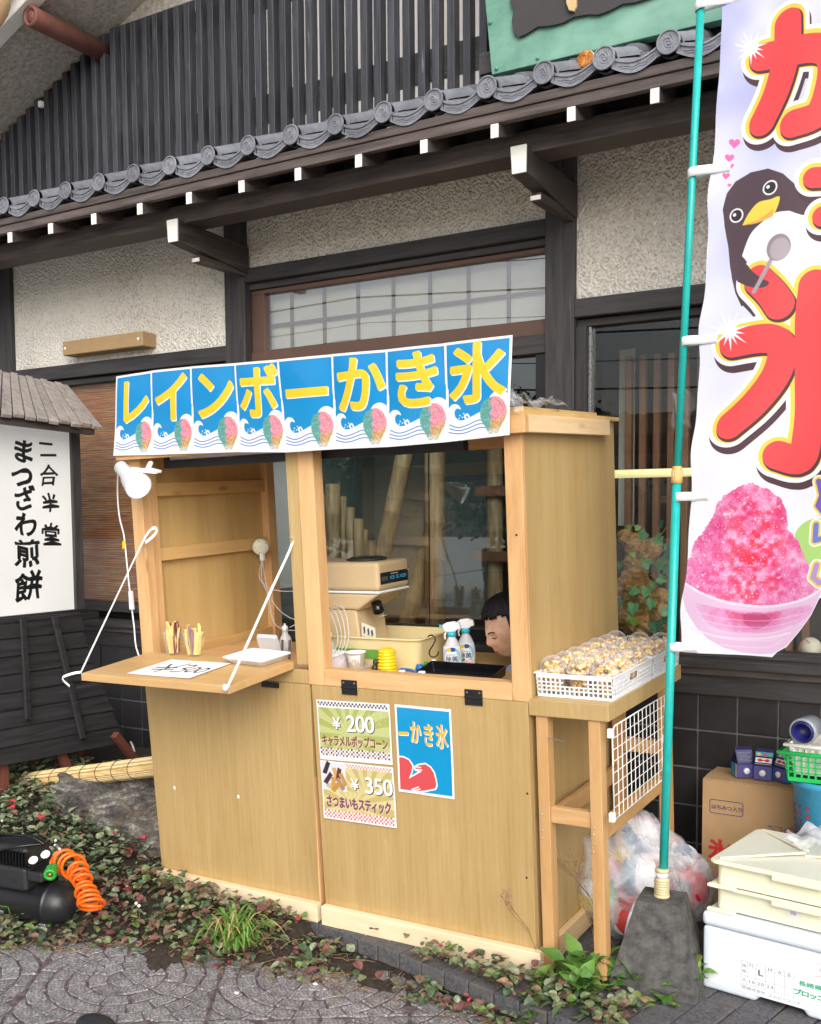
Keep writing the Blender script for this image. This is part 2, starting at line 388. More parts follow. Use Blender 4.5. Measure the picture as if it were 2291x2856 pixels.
M['lattice'] = wood('brown_lattice', srgb(98, 66, 50), srgb(124, 86, 66), srgb(140, 100, 78), 'z', .7, .6, .1)
M['dark_panel'] = plain('dark_brown_door_panel', srgb(56, 46, 44), .55, .2, 14)
M['shoji'] = plain('frosted_shoji', srgb(234, 230, 218), .8, .05, 10)
t = NT('bamboo_dry'); v = t.tex(); n = t.noise(t.map(v, (40, 40, 3), rand=5), 2, 5); t.col(t.ramp(n, [(.3, srgb(134, 112, 84)), (.7, srgb(190, 168, 132))])).rough(.55).bump(n, .1, .003); M['bamboo'] = t.m
t = NT('reed_blind'); v = t.tex(); n = t.noise(t.map(v, (4, 4, 160)), 1.5, 4, .7); n2 = t.noise(t.map(v, (1.5, 1, 1.2)), 2, 4)
t.col(t.mix(t.rng(n2, .4, .65, 0, .55), t.ramp(n, [(.34, srgb(104, 70, 48)), (.52, srgb(178, 128, 90)), (.7, srgb(206, 164, 122))]), srgb(160, 74, 36))).rough(.7).bump(n, .6, .004); M['reed_blind'] = t.m
t = NT('straw_reed'); v = t.tex(); n = t.noise(t.map(v, (6, 60, 60)), 2, 4); t.col(t.ramp(n, [(.3, srgb(196, 160, 96)), (.5, srgb(230, 202, 144)), (.7, srgb(244, 224, 172))])).rough(.6); M['straw'] = t.m
M['glass'] = glassy('window_glass', (.96, .98, .97), 1.0, 1.5)
M['glass_film'] = glassy('reflective_transom_glass', (.97, .98, .97), 4.0, 1.6)
M['glass_dim'] = glassy('old_tinted_window_glass', (.92, .95, .94), 2.2, 1.6)
M['clear'] = glassy('clear_plastic', (.985, .985, .985), .8, 1.5, .03)
def shell(name, c, a0, a1, p=3.0, rough=.08):     # thin clear plastic: denser where seen edge-on
    t = NT(name); t.col(c).rough(rough); lw = t.n.new('ShaderNodeLayerWeight'); lw.inputs['Blend'].default_value = .5
    t.l.new(t.math('ADD', t.math('MULTIPLY', t.math('POWER', lw.outputs['Facing'], p), a1 - a0), a0), t.p.inputs['Alpha']); return t.m
M['dome'] = shell('dome_lid_plastic', srgb(236, 236, 240), .05, .95, 2.4)
M['clear_rim'] = film('clear_plastic_rim', srgb(240, 240, 242), .28, .15)
M['clear_b'] = film('cloudy_bottle_plastic', srgb(226, 230, 236), .75, .3)
M['tubing'] = film('clear_tubing', srgb(232, 234, 238), .55, .1)
M['poly'] = film('thin_polythene', srgb(226, 228, 232), .2, .2, .5)
M['poly_bag'] = film('polythene_bag', srgb(230, 231, 236), .36, .18, .8)
M['paper'] = plain('white_paper', srgb(242, 243, 246), .6, .02, 10, .02)
M['lightbox'] = plain('white_acrylic_panel', srgb(226, 226, 224), .4, .03, 2, .01)
M['ink'] = plain('black_ink', srgb(22, 20, 22), .6, .1, 30)
M['laminate_edge'] = glassy('laminate_margin', (.93, .93, .96), .9, 1.5, .05)
# ================================================================ GROUND
t = NT('worn_asphalt'); v = t.tex(); n = t.noise(v, 60, 6, .7); n2 = t.noise(v, 2.2, 4)
t.col(t.mix(t.rng(n2, .4, .65, 0, .5), t.ramp(n, [(.3, srgb(46, 41, 41)), (.7, srgb(92, 86, 86))]), srgb(58, 46, 46))).rough(.95).bump(n, .7, .01); M['asphalt'] = t.m
t = NT('stamped_concrete_stone'); v = t.tex(); n = t.noise(v, 110, 5, .8); n2 = t.noise(t.map(v, rand=4), 7, 4); vo = t.voro(v, 240, out='Color')
c = t.ramp(n, [(.36, srgb(70, 68, 70)), (.5, srgb(124, 121, 124)), (.64, srgb(192, 189, 190))])
c = t.mix(t.rng(n2, .52, .72, 0, .45), c, srgb(112, 116, 108)); c = t.mix(t.rng(t.noise(t.tex('Generated'), 2.5, 4), .45, .62, 0, .5), c, srgb(70, 62, 63))
t.col(varied(t, c, .14)).rough(.9).bump(n, .35, .003); M['fan_stone'] = t.m
t = NT('pink_mortar'); v = t.tex(); n = t.noise(v, 40, 5, .7); t.col(t.ramp(n, [(.42, srgb(74, 66, 67)), (.64, srgb(122, 104, 106)), (.78, srgb(150, 122, 124))])).rough(.95).bump(n, .5, .006); M['mortar'] = t.m
t = NT('dark_soil'); v = t.tex(); n = t.noise(v, 45, 6, .75); t.col(t.ramp(n, [(.3, srgb(34, 28, 25)), (.7, srgb(86, 74, 62))])).rough(1).bump(n, 1, .02); M['soil'] = t.m
t = NT('grey_black_paver'); v = t.map(t.tex(), rand=6); n = t.noise(v, 90, 6, .75); n2 = t.noise(v, 11, 5, .65)
t.col(t.mix(t.rng(n2, .48, .66, 0, .6), t.ramp(n, [(.3, srgb(50, 49, 52)), (.7, srgb(112, 110, 114))]), srgb(104, 98, 90))).rough(.9).bump(t.math('ADD', n, n2), .7, .008); M['paver'] = t.m
PAVZ = -0.075
g = MB(); g.quad((-60, -60, -.115), (60, -60, -.115), (60, 60, -.115), (-60, 60, -.115))
t = NT('pale_bounce_street'); v = t.tex(); n = t.noise(v, 30, 6, .7); t.col(t.ramp(n, [(.3, srgb(166, 163, 158)), (.7, srgb(200, 197, 192))])).rough(.95); M['street'] = t.m  # street colour lifted so it bounces light up under the eave
tag(g.build('ground', M['street']), None, None, kind='structure')
def fnoise(x, y):
    return (math.sin(x * 7.3 + 1.3 * math.sin(y * 5.1)) + math.sin(y * 8.7 + 1.7 * math.sin(x * 4.3)) + .6 * math.sin(x * 19 + y * 13)) / 2.6
def edge_y(x):        # where pavement gives way to the planted strip
    P = [(-6, 1.9), (-3.12, 2.32), (-2.75, 2.6), (-2.36, 2.62), (-1.93, 2.74), (-1.55, 2.74), (-1.185, 2.70), (-.8, 2.62), (4, 1.6)]
    for (a, b), (c_, d) in zip(P, P[1:]):
        if a <= x <= c_: return b + (d - b) * (x - a) / (c_ - a)
    return 2.0
pv = MB(); pv.box(-4.6, 1.2, .2, 3.0, -.11, PAVZ - .0045)
pave = pv.build('pavement', M['mortar']); tag(pave, 'grey stamped concrete pavement with concentric fan stones', None, kind='structure')
# concentric fan stones in square bays, each a bevelled piece
L = .62; ca, sa = math.cos(math.radians(33)), math.sin(math.radians(33)); STN = []
def in_view(x, y):
    d = Vector((x, y, PAVZ - CAMZ)); z = d.dot(AF)
    if z < .3: return False
    px = PCX + FPX * d.dot(AR) / z; py = PCY - FPX * d.dot(AU) / z
    return -160 < px < 2450 and py < 3050
def bay_pt(ci, cj, x, y):
    X, Y = ci * L + x, cj * L + y; return (-2.55 + X * ca - Y * sa, 2.38 + X * sa + Y * ca)
for ci in range(-5, 6):
    for cj in range(-5, 6):
        w_ = .064; nr = int(L * .72 / w_) + 1
        for r in range(nr):
            r0, r1 = r * w_ + .0045, (r + 1) * w_ - .0045
            if r == 0: r0 = 0.002
            k_ = max(4, int(2 * PI * (r + .5) * w_ / .078)); off = rnd.random()
            for k in range(k_):
                g_ = .004 / max(.02, (r + .5) * w_)
                a0, a1 = 2 * PI * (k + off) / k_ + g_, 2 * PI * (k + 1 + off) / k_ - g_
                cm = ((r0 + r1) / 2 * math.cos((a0 + a1) / 2), (r0 + r1) / 2 * math.sin((a0 + a1) / 2))
                pts = []
                h = L / 2 - .006
                sub = 3
                ring = [(r1, a0 + (a1 - a0) * q / sub) for q in range(sub + 1)] + [(r0, a1 - (a1 - a0) * q / sub) for q in range(sub + 1)]
                poly = [(max(-h, min(h, rr_ * math.cos(a))), max(-h, min(h, rr_ * math.sin(a)))) for rr_, a in ring]
                ar = abs(sum(poly[i][0] * poly[(i + 1) % len(poly)][1] - poly[(i + 1) % len(poly)][0] * poly[i][1] for i in range(len(poly)))) / 2
                if ar < .0007: continue
                cx_, cy_ = sum(p[0] for p in poly) / len(poly), sum(p[1] for p in poly) / len(poly)
                wx, wy = bay_pt(ci, cj, cx_, cy_)
                if not in_view(wx, wy) or wy > edge_y(wx) + .10 or wy < 1.3: continue
                z = PAVZ + .002 * rnd.uniform(-1, 1)
                wp = []
                for x, y in poly:
                    X, Y = bay_pt(ci, cj, x + rnd.uniform(-.004, .004), y + rnd.uniform(-.004, .004)); wp.append((X, Y))
                STN.append((Vector((wx, wy, z - CAMZ)).length, wx, wy, z, wp))
STN.sort(key=lambda q: q[0]); rest = MB()
for k, (_, wx, wy, z, wp) in enumerate(STN):
    n_ = len(wp); ox, oy, oz = (wx, wy, z) if k < 300 else (0, 0, 0); b = MB() if k < 300 else rest; inn = [(p[0] + (wx - p[0]) * .08, p[1] + (wy - p[1]) * .08) for p in wp]
    b._add([(x - ox, y - oy, z - oz - .03) for x, y in wp] + [(x - ox, y - oy, z - oz - .004) for x, y in wp] + [(x - ox, y - oy, z - oz) for x, y in inn],
           [(i, (i + 1) % n_, n_ + (i + 1) % n_, n_ + i) for i in range(n_)] + [(n_ + i, n_ + (i + 1) % n_, 2 * n_ + (i + 1) % n_, 2 * n_ + i) for i in range(n_)] + [tuple(range(2 * n_, 3 * n_))])
    if k < 300: b.build('paving_stone', M['fan_stone'], pave, T(wx, wy, z))
if rest.v: rest.build('far_paving_stones', M['fan_stone'], pave)['kind'] = 'stuff'
print('stones', len(STN))
pz = [atZ(x / 2.47, 2050 + y / 2.47, PAVZ) for x, y in ((930, 1400), (1100, 1360), (1300, 1370), (1450, 1420), (1500, 1480), (1400, 1530), (1300, 1560), (1200, 1580), (1120, 1620), (1030, 1640), (1000, 1540), (990, 1480))]
c0 = sum(pz, Vector()) / len(pz); b = MB(); n_ = len(pz); rg = []
for f, dz in ((1.0, .0), (.85, .006), (.6, .009), (.3, .011)):
    for k in range(n_ * 4): a, d = pz[k // 4], pz[(k // 4 + 1) % n_]; q = a.lerp(d, (k % 4) / 4); q = c0.lerp(q, f * (1 + .10 * math.sin(k * 1.7) + .06 * math.sin(k * 4.1))); rg.append((q.x, q.y, PAVZ + dz + .002 * math.sin(k * 2.3)))
m_ = n_ * 4; b._add(rg + [(c0.x, c0.y, PAVZ + .011)], [(i * m_ + k, i * m_ + (k + 1) % m_, (i + 1) * m_ + (k + 1) % m_, (i + 1) * m_ + k) for i in range(3) for k in range(m_)] + [(3 * m_ + k, 3 * m_ + (k + 1) % m_, 4 * m_) for k in range(m_)])
tag(b.build('soil_spill', M['soil'], smooth=True), 'dark damp soil spilled over the fan paving', 'soil', kind='stuff')
# brick paving under the stall and towards the shop wall
bb = MB()
def brot(x, y):
    a = math.radians(-12); return (-1.97 + x * math.cos(a) - y * math.sin(a), 2.885 + x * math.sin(a) + y * math.cos(a))
q = [brot(-.45, .01), brot(2.9, .01), brot(2.9, 1.5), brot(-.45, 1.5)]
bb.prism([(x, y, -.11) for x, y in q], (0, 0, .098)); brick_floor = bb.build('brick_paving', M['soil']); tag(brick_floor, 'dark grey brick paving under the stall and table', None, kind='structure')
br = MB(); br.box(-.0475, .0475, 0, .195, -.055, 0); brm = br.mesh('brick'); brm.materials.append(M['paver'])
nb = 0
for i in range(-4, 29):
    for j in range(0, 5):
        x, y = i * .1 + .05, j * .2
        wx, wy = brot(x, y + .1)
        if wy > 3.88 or (-2.9 < wx < -1.42 and wy > 3.12): continue
        a, b_ = brot(x, y)
        o = link('brick', brm, brick_floor, T(a, b_, rnd.uniform(-.004, .003)) @ RZ(math.radians(-12) + rnd.uniform(-.01, .01)) @ RX(rnd.uniform(-.012, .012)), bevel=.004, seg=2); nb += 1
# planted strip: low mound of soil that climbs to the left towards the wall
def bed_z(x, y):
    e = edge_y(x); d = y - e
    if d < -.05: return -.13
    lift = .10 * max(0, min(1, (d + .02) / .25)) + .22 * max(0, min(1, (-2.85 - x) / .8)) * max(0, min(1, (d - .15) / .5))
    if x > -2.2: lift = min(lift, .035)
    if x > -1.9: lift = .02
    return -.10 + lift + .012 * fnoise(x * 1.7, y * 1.7)
bd = MB(); bd.smooth = True
bd.grid(lambda a, b: (lambda x, y: (x, y, bed_z(x, y)))(-6 + 7.2 * a, 1.9 + 2.15 * b), 120, 44, False)
bed = bd.build('planting_bed', M['soil']); tag(bed, 'dark soil planting strip along the shop front', None, kind='structure')

# ================================================================ SHOP BUILDING
shop = empty('shop_building', 'black timbered shop with stucco walls, slatted gable and tiled eave behind the stall', 'building')
def S(name, mb, mat, **k): return mb.build(name, mat, shop, **k)
YF = 3.985                                             # face of the timber frame
for a, b, z0, z1 in ((-5.6, -5.065, .7, 2.95), (-3.467, -3.34, .02, 2.95), (-1.757, -1.629, .02, 2.95), (.55, .7, .02, 2.95)):
    S('post', MB().box(a, b, YF, 4.12, z0, z1), M['bt_z'], bevel=.004)
for a, b, z0, z1 in ((-5.065, -3.467, 2.298, 2.95), (-3.34, -1.757, 2.655, 2.95), (-1.629, .55, 2.318, 2.95)):
    S('stucco_panel', MB().box(a, b, 4.012, 4.09, z0, z1), M['stucco'])
for a, b, z0, z1 in ((-5.065, -3.467, 2.225, 2.298), (-3.34, -1.757, 2.588, 2.655), (-1.629, .55, 2.245, 2.318)):
    S('lintel', MB().box(a, b, YF + .003, 4.1, z0, z1), M['bt_x'], bevel=.003)
for a, b, z in ((-5.065, -3.467, 2.19), (-3.34, -1.757, 2.557), (-1.629, .55, 2.21)):
    S('head_trim', MB().box(a, b, 4.02, 4.1, z, z + (.03 if z < 2.5 else .029)), M['bt_x'], bevel=.003)
# eave: beam, brackets, rafters, boards
S('eave_beam', MB().box(-6.2, 1.2, 3.555, 3.69, 2.768, 2.85), M['bb_x'], bevel=.004)
for px, py in ((481, 643), (1447, 444)):
    p = atY(px, py, 3.51); x, z = p.x, p.z; w_, h_ = .031, .049
    b = MB(); b.hexa([(x - w_, 3.516, z - h_), (x + w_, 3.516, z - h_), (x + w_, 4.0, z - h_ - .05), (x - w_, 4.0, z - h_ - .05)], [(x - w_, 3.516, z + h_), (x + w_, 3.516, z + h_), (x + w_, 4.0, z + h_ - .02), (x - w_, 4.0, z + h_ - .02)]); br_ = S('bracket', b, M['bt_y'], bevel=.003)
    e = MB(); e.hexa([(x - w_ * .82, 3.507, z - h_), (x + w_ * .95, 3.507, z - h_), (x + w_ * .95, 3.515, z - h_), (x - w_ * .82, 3.515, z - h_)], [(x - w_ - .001, 3.507, z + h_), (x + w_ + .001, 3.507, z + h_), (x + w_ + .001, 3.515, z + h_), (x - w_ - .001, 3.515, z + h_)]); e.build('painted_end', M['white_paint'], br_, bevel=.0015)
    MB().box(x - .018, x + .022, 3.66, 4.0, z - h_ - .062, z - h_ - .03).build('corbel', M['bt_y'], br_, bevel=.002)
    MB().box(x - .018, x + .022, 3.652, 3.659, z - h_ - .058, z - h_ - .042).build('painted_end', M['white_paint'], br_)
rf = MB(); rf.prism([(-.014, 0, -.023), (-.014, .62, .19), (-.014, .62, .235), (-.014, 0, .023)], (.028, 0, 0)); rfm = rf.mesh('rafter'); rfm.materials.append(M['bt_y'])
rfe = MB(); rfe.box(-.0145, .0145, -.006, -.001, -.0235, .0235); rfem = rfe.mesh('painted_end'); rfem.materials.append(M['white_paint'])
for i in range(-3, 17):
    r_ = link('rafter', rfm, shop, T(-4.301 + i * .29, 3.40, 2.808)); link('painted_end', rfem, r_)
roof = S('eave_roof', MB().prism([(-6.2, 3.41, 2.868), (-6.2, 3.41, 2.895), (-6.2, 3.97, 3.11), (-6.2, 3.97, 3.085)], (7.2, 0, 0)), M['bb_x'])
S('eave_dark_board', MB().box(-6.2, 1.0, 3.70, 3.72, 2.80, 3.02), M['bb_x'])  # dark board added so the gaps between the rafters stay dark
for y, z0, z1 in ((3.403, 2.836, 2.872), (3.395, 2.873, 2.905)):
    MB().box(-6.2, 1.0, y, y + .03, z0, z1).build('eave_board', M['bb_x'], roof, bevel=.003)
# eave tiles: disc end with swirl, barrel, wavy pan with moulded lip
tp = .217
def tile_mesh(dark=False):
    b = MB(); b.smooth = True; R_ = .040
    b.lathe([(R_, 0), (R_, -.022)], 24, (0, 0, 0), (0, -1, 0), False)
    b.smooth = False
    b.lathe([(R_, .022), (R_ - .002, .026), (R_ - .006, .026), (R_ - .007, .021), (0.0, .021)], 24, (0, 0, 0), (0, -1, 0), False)
    for k in range(3):
        a0 = k * 2 * PI / 3; pts = []
        for q in range(9):
            s_ = q / 8; a = a0 + s_ * 3.6; r = .005 + .017 * s_; pts.append((r * math.cos(a), -.0215, r * math.sin(a)))
        b.tube(pts, [.0035 - .0024 * q / 8 for q in range(9)], 5)
    for k in range(14):
        a = 2 * PI * k / 14; b.lathe([(.0016, .02), (.0016, .0225), (0, .0235)], 5, (.0262 * math.cos(a), 0, .0262 * math.sin(a)), (0, -1, 0), False)
    b.smooth = True
    # barrel upslope
    n = 10
    for s_ in range(1):
        rg = []
        for yy, zz in ((-.002, 0), (.26, .105)):
            rg.append([(R_ * .95 * math.cos(PI * k / n), yy, zz + R_ * .95 * math.sin(PI * k / n)) for k in range(n + 1)])
        b._add(rg[0] + rg[1], [(k, n + 1 + k, n + 2 + k, k + 1) for k in range(n)])
    # pan with lip
    nx = 14; top = []; bot = []; back = []; itop = []; ibot = []
    x0, x1 = .022, tp - .028
    for i in range(nx + 1):
        s_ = i / nx; x = x0 + (x1 - x0) * s_
        zt = .002 - .024 * math.sin(PI * min(1, s_ * 1.05)) - .004 * (1 - s_); zb = zt - .034 - .008 * math.sin(PI * s_)
        top.append((x, -.012, zt)); bot.append((x, -.012, zb)); back.append((x, .27, zt + .108))
        f = .0045 if 0 < i < nx else 0
        itop.append((x, -.012, zt - .007)); ibot.append((x, -.012, zb + .008))
    m = nx + 1
    b._add(top + back, [(i, i + 1, m + i + 1, m + i) for i in range(nx)])
    b.smooth = False
    b._add(top + itop, [(i + 1, i, m + i, m + i + 1) for i in range(nx)])
    b._add(ibot + bot, [(i + 1, i, m + i, m + i + 1) for i in range(nx)])
    ii = [(x, y + .005, z) for x, y, z in itop[1:-1]]; jj = [(x, y + .005, z) for x, y, z in ibot[1:-1]]; mm = len(ii)
    b._add(itop[1:-1] + ii, [(i + 1, i, mm + i, mm + i + 1) for i in range(mm - 1)]); b._add(jj + ibot[1:-1], [(i + 1, i, mm + i, mm + i + 1) for i in range(mm - 1)])
    b._add(ii + jj, [(i + 1, i, mm + i, mm + i + 1) for i in range(mm - 1)])
    for e_ in (0, nx - 1): b._add([itop[e_], itop[e_ + 1], ibot[e_ + 1], ibot[e_]], [(0, 1, 2, 3)])
    wv = [(x, -.0075, z - .011 - .003 * math.sin(x * 150)) for x, y, z in itop[2:-2]]
    b.tube(wv, .0022, 5); b.tube([(x, y, z - .008) for x, y, z in wv], .0016, 5)
    b._add(bot + [(x, .10, z + .04) for x, y, z in bot], [(i, m + i, m + i + 1, i + 1) for i in range(nx)])
    me = b.mesh('roof_tile'); me.materials.append(M['kawara']); return me
tm = tile_mesh()
ub = MB(); ub.smooth = True
n = 9
for yy0, yy1 in ((0, .27),):
    rg = [[(.034 * math.cos(PI * k / n), y, .034 * math.sin(PI * k / n) + y * .4) for k in range(n + 1)] for y in (yy0, yy1)]
    ub._add(rg[0] + rg[1], [(k, n + 1 + k, n + 2 + k, k + 1) for k in range(n)]); ub._add(rg[0], [tuple(range(n + 1))])
    pn = [[(.03 + (tp - .06) * s_ / 8, y, -.022 * math.sin(PI * s_ / 8) + y * .4) for s_ in range(9)] for y in (yy0, yy1)]
    ub._add(pn[0] + pn[1], [(k, k + 1, 10 + k, 9 + k) for k in range(8)]); ub._add([(x, y, z - .02) for x, y, z in pn[0]] + pn[0], [(k, k + 1, 10 + k, 9 + k) for k in range(8)])
um = ub.mesh('roof_tile'); um.materials.append(M['kawara_dk'])
for i in range(-3, 20):
    link('roof_tile', tm, roof, T(-4.317 + i * tp, 3.40 + rnd.uniform(-.002, .002), 2.957 + rnd.uniform(-.0025, .0025)) @ RY(rnd.uniform(-.02, .02)))
    link('roof_tile', um, roof, T(-4.317 + i * tp, 3.63, 3.062 + rnd.uniform(-.002, .002)))
S('flashing', MB().box(-6, 1.0, 3.885, 3.90, 3.125, 3.15), M['red_pipe'])
# gable: white wall, rail, slats, soffit
S('gable_wall', MB().box(-3.0, 1.0, 3.945, 4.06, 3.05, 5.2), M['white_wall'])
S('gable_wall', MB().box(-6.3, -3.0, 3.945, 4.06, 3.05, 3.93), M['white_wall'])
S('gable_head', MB().box(-6.3, -3.0, 3.945, 4.06, 3.93, 5.2), M['soffit'])
S('gable_rail', MB().box(-6.3, -1.9, 3.9425, 3.9445, 3.285, 3.42), M['bt_x'])
S('gable_rail', MB().box(-6.3, -1.9, 3.9425, 3.9445, 3.80, 3.9), M['bt_x'])
def soff_z(x): return 3.565 + .42 * (x + 5.03)
sx = -6.0
i = 0
while sx < -1.93:
    top = min(3.955 if sx < -3.3 else 4.35, soff_z(sx) + .02)
    if top > 3.25:
        dx = rnd.uniform(-.004, .004); w_ = .034
        b = MB(); b.hexa([(sx + dx, 3.893, 3.155), (sx + dx + w_, 3.893, 3.155), (sx + dx + w_, 3.942, 3.15), (sx + dx, 3.942, 3.15)],
                         [(sx + dx, 3.893, top - .03), (sx + dx + w_, 3.893, top - .03), (sx + dx + w_, 3.942, top), (sx + dx, 3.942, top)])
        S('slat', b, M['slat'], bevel=.002, seg=1)
    sx += .0725
so = MB(); so.prism([(-6.3, 3.52, soff_z(-6.3)), (-2.6, 3.52, soff_z(-2.6)), (-2.6, 3.52, soff_z(-2.6) + .03), (-6.3, 3.52, soff_z(-6.3) + .03)], (0, .60, 0)); S('soffit', so, M['soffit'])
so = MB(); so.prism([(-6.3, 3.44, soff_z(-6.3) - .02), (-2.6, 3.44, soff_z(-2.6) - .02), (-2.6, 3.44, soff_z(-2.6) + .16), (-6.3, 3.44, soff_z(-6.3) + .16)], (0, .078, 0)); S('barge_board', so, M['white_paint'], bevel=.004)
so = MB(); so.prism([(-6.3, 3.36, soff_z(-6.3) + .06), (-2.6, 3.36, soff_z(-2.6) + .06), (-2.6, 3.36, soff_z(-2.6) + .24), (-6.3, 3.36, soff_z(-6.3) + .24)], (0, .078, 0)); S('roof_edge', so, M['bt_x'])
lg = MB(); lg.smooth = True; lg.lathe([(.0, .004), (.026, .004), (.028, -.006), (.033, -.006), (.034, .01), (.047, .012), (.049, .0), (.049, -.50)], 24, (-4.197, 3.478, 3.845), (0, -1, 0)); S('purlin_log', lg, M['red_pipe'])
# small white electrical box tucked under the soffit
sb = MB(); sb.box(-4.63, -4.607, 3.86, 3.885, 3.635, 3.668); S('junction_box', sb, M['white'], bevel=.004)
# transom window
win = S('transom_window', MB().box(-3.34, -1.757, 4.03, 4.10, 2.195, 2.262), M['brown_frame'], bevel=.004)
for a, b, z0, z1 in ((-3.34, -1.757, 2.535, 2.556), (-3.34, -3.262, 2.262, 2.535), (-1.772, -1.757, 2.262, 2.535)):
    MB().box(a, b, 4.04, 4.095, z0, z1).build('frame', M['brown_frame'], win, bevel=.003)
MB().box(-3.262, -1.772, 4.062, 4.066, 2.262, 2.535).build('pane', M['glass_film'], win)
S('shoji_screen', MB().box(-3.3, -1.757, 4.125, 4.135, 2.17, 2.6), M['shoji'])
for i in range(8):
    x = -3.16 + i * .195; S('mullion', MB().box(x, x + .014, 4.112, 4.123, 2.18, 2.59), M['lattice'])
S('mullion', MB().box(-3.3, -1.757, 4.107, 4.111, 2.385, 2.40), M['lattice'])
# lower shop window behind the stall
S('window_head', MB().box(-3.34, -1.757, 4.0, 4.1, 2.12, 2.195), M['bt_x'])
w2 = S('shop_window', MB().box(-3.34, -3.285, 4.01, 4.09, .9, 2.12), M['bt_z'], bevel=.003)
for a, b, z0, z1 in ((-1.81, -1.757, .9, 2.12), (-3.285, -1.81, .9, .955), (-2.57, -2.535, .955, 2.12)):
    if a == -2.57: continue
    MB().box(a, b, 4.012, 4.088, z0, z1).build('frame', M['black_metal'], w2, bevel=.003)
MB().box(-3.285, -1.81, 4.05, 4.055, .955, 2.12).build('pane', M['glass_dim'], w2)
# right bay: glazed front with display behind
w3 = S('display_window', MB().box(-1.629, -1.585, 4.0, 4.09, .9, 2.21), M['bt_z'], bevel=.003)
MB().box(-1.585, .55, 4.0, 4.088, .9, .93).build('frame', M['bt_x'], w3, bevel=.003)
MB().box(-1.583, -1.572, 4.03, 4.06, .93, 2.21).build('frame', M['steel'], w3)
MB().box(-1.572, .55, 4.05, 4.055, .93, 2.21).build('pane', M['glass'], w3)
# left bay: window with reed blind
w1 = S('blind_window', MB().box(-5.065, -3.467, 4.0, 4.09, .94, .99), M['bt_x'], bevel=.003)
MB().box(-4.12, -4.06, 4.012, 4.088, .99, 2.19).build('frame', M['bt_z'], w1, bevel=.003)
MB().box(-3.52, -3.467, 4.012, 4.088, .99, 2.19).build('frame', M['bt_z'], w1, bevel=.003)
MB().box(-5.065, -4.12, 4.05, 4.055, .99, 2.19).build('pane', M['glass'], w1)
MB().box(-4.06, -3.52, 4.05, 4.055, .99, 2.19).build('pane', M['glass'], w1)
bl = MB()
for k in range(96):
    z = .97 + k * .0128
    bl.box(-5.06, -3.48, 4.075 + rnd.uniform(-.001, .001), 4.083, z, z + .0105)
rb = bl.build('reed_blind', M['reed_blind']); tag(rb, 'brown reed blind hanging inside the window beside the sign lantern', 'blind')
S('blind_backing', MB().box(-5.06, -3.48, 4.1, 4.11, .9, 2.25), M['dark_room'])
# sill, apron and tiled plinth
S('sill', MB().box(-5.2, .6, 3.93, 4.08, .865, .9), M['bt_x'], bevel=.004)
S('sill_groove', MB().box(-5.2, .6, 3.955, 4.08, .838, .865), M['bb_x'])
S('apron_board', MB().box(-5.2, .6, 3.97, 4.09, .757, .838), M['bt_x'], bevel=.003)
pl = S('plinth', MB().box(-5.3, .7, 3.992, 4.1, -.1, .757), M['grout'])
tl = MB(); tl.box(.0035, .1465, 0, .012, .0035, .1465); tlm = tl.mesh('wall_tile'); tlm.materials.append(M['tile_black'])
for i in range(-27, 12):
    for j in range(-4, 1):
        x = -1.1075 + i * .15; z = .6138 + j * .15
        if -3.3 < x < -1.75 and j < 0: continue
        link('wall_tile', tlm, pl, T(x, 3.985 + rnd.uniform(-.0008, .0008), z) @ RX(rnd.uniform(-.004, .004)), bevel=.002, seg=1)
S('plinth_ledge', MB().box(-5.3, .7, 3.9, 3.99, -.05, .02), M['paver'])
# interior of the shop
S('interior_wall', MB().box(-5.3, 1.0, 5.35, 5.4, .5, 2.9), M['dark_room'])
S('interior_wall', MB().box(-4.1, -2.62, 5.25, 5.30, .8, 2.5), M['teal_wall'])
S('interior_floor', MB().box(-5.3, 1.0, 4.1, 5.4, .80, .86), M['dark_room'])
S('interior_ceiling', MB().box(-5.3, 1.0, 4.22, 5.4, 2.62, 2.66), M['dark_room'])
S('interior_wall', MB().box(-3.46, -3.42, 4.12, 5.4, .85, 2.6), M['teal_wall'])
S('interior_wall', MB().box(.75, .8, 4.1, 5.4, .85, 2.6), M['dark_room'])
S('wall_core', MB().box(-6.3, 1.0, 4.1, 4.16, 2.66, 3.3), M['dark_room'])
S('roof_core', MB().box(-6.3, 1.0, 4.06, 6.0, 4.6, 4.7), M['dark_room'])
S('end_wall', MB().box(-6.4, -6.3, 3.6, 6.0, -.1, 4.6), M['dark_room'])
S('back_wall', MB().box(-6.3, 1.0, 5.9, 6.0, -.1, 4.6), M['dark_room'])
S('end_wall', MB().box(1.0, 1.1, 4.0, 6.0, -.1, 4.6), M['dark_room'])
# boarded door with slit lights and lattice, inside the right bay
dr = S('boarded_door', MB().box(-1.75, .9, 4.62, 4.66, .86, 2.62), M['dark_panel'])
for k in range(8):
    x = -1.52 + k * .17; MB().box(x, x + .006, 4.606, 4.618, .86, 2.62).build('batten', M['bt_z'], dr)
for x0 in (-1.66,):
    MB().box(x0, x0 + .075, 4.604, 4.612, 1.4, 2.20).build('slit_light', M['shoji'], dr)
for k in range(13):
    x = -1.545 + k * .062
    S('lattice_bar', MB().box(x, x + .027, 4.36, 4.395, .86, 2.13), M['lattice'], bevel=.002, seg=1)
S('lattice_rail', MB().box(-1.40, .2, 4.40, 4.43, 1.50, 1.53), M['lattice'])
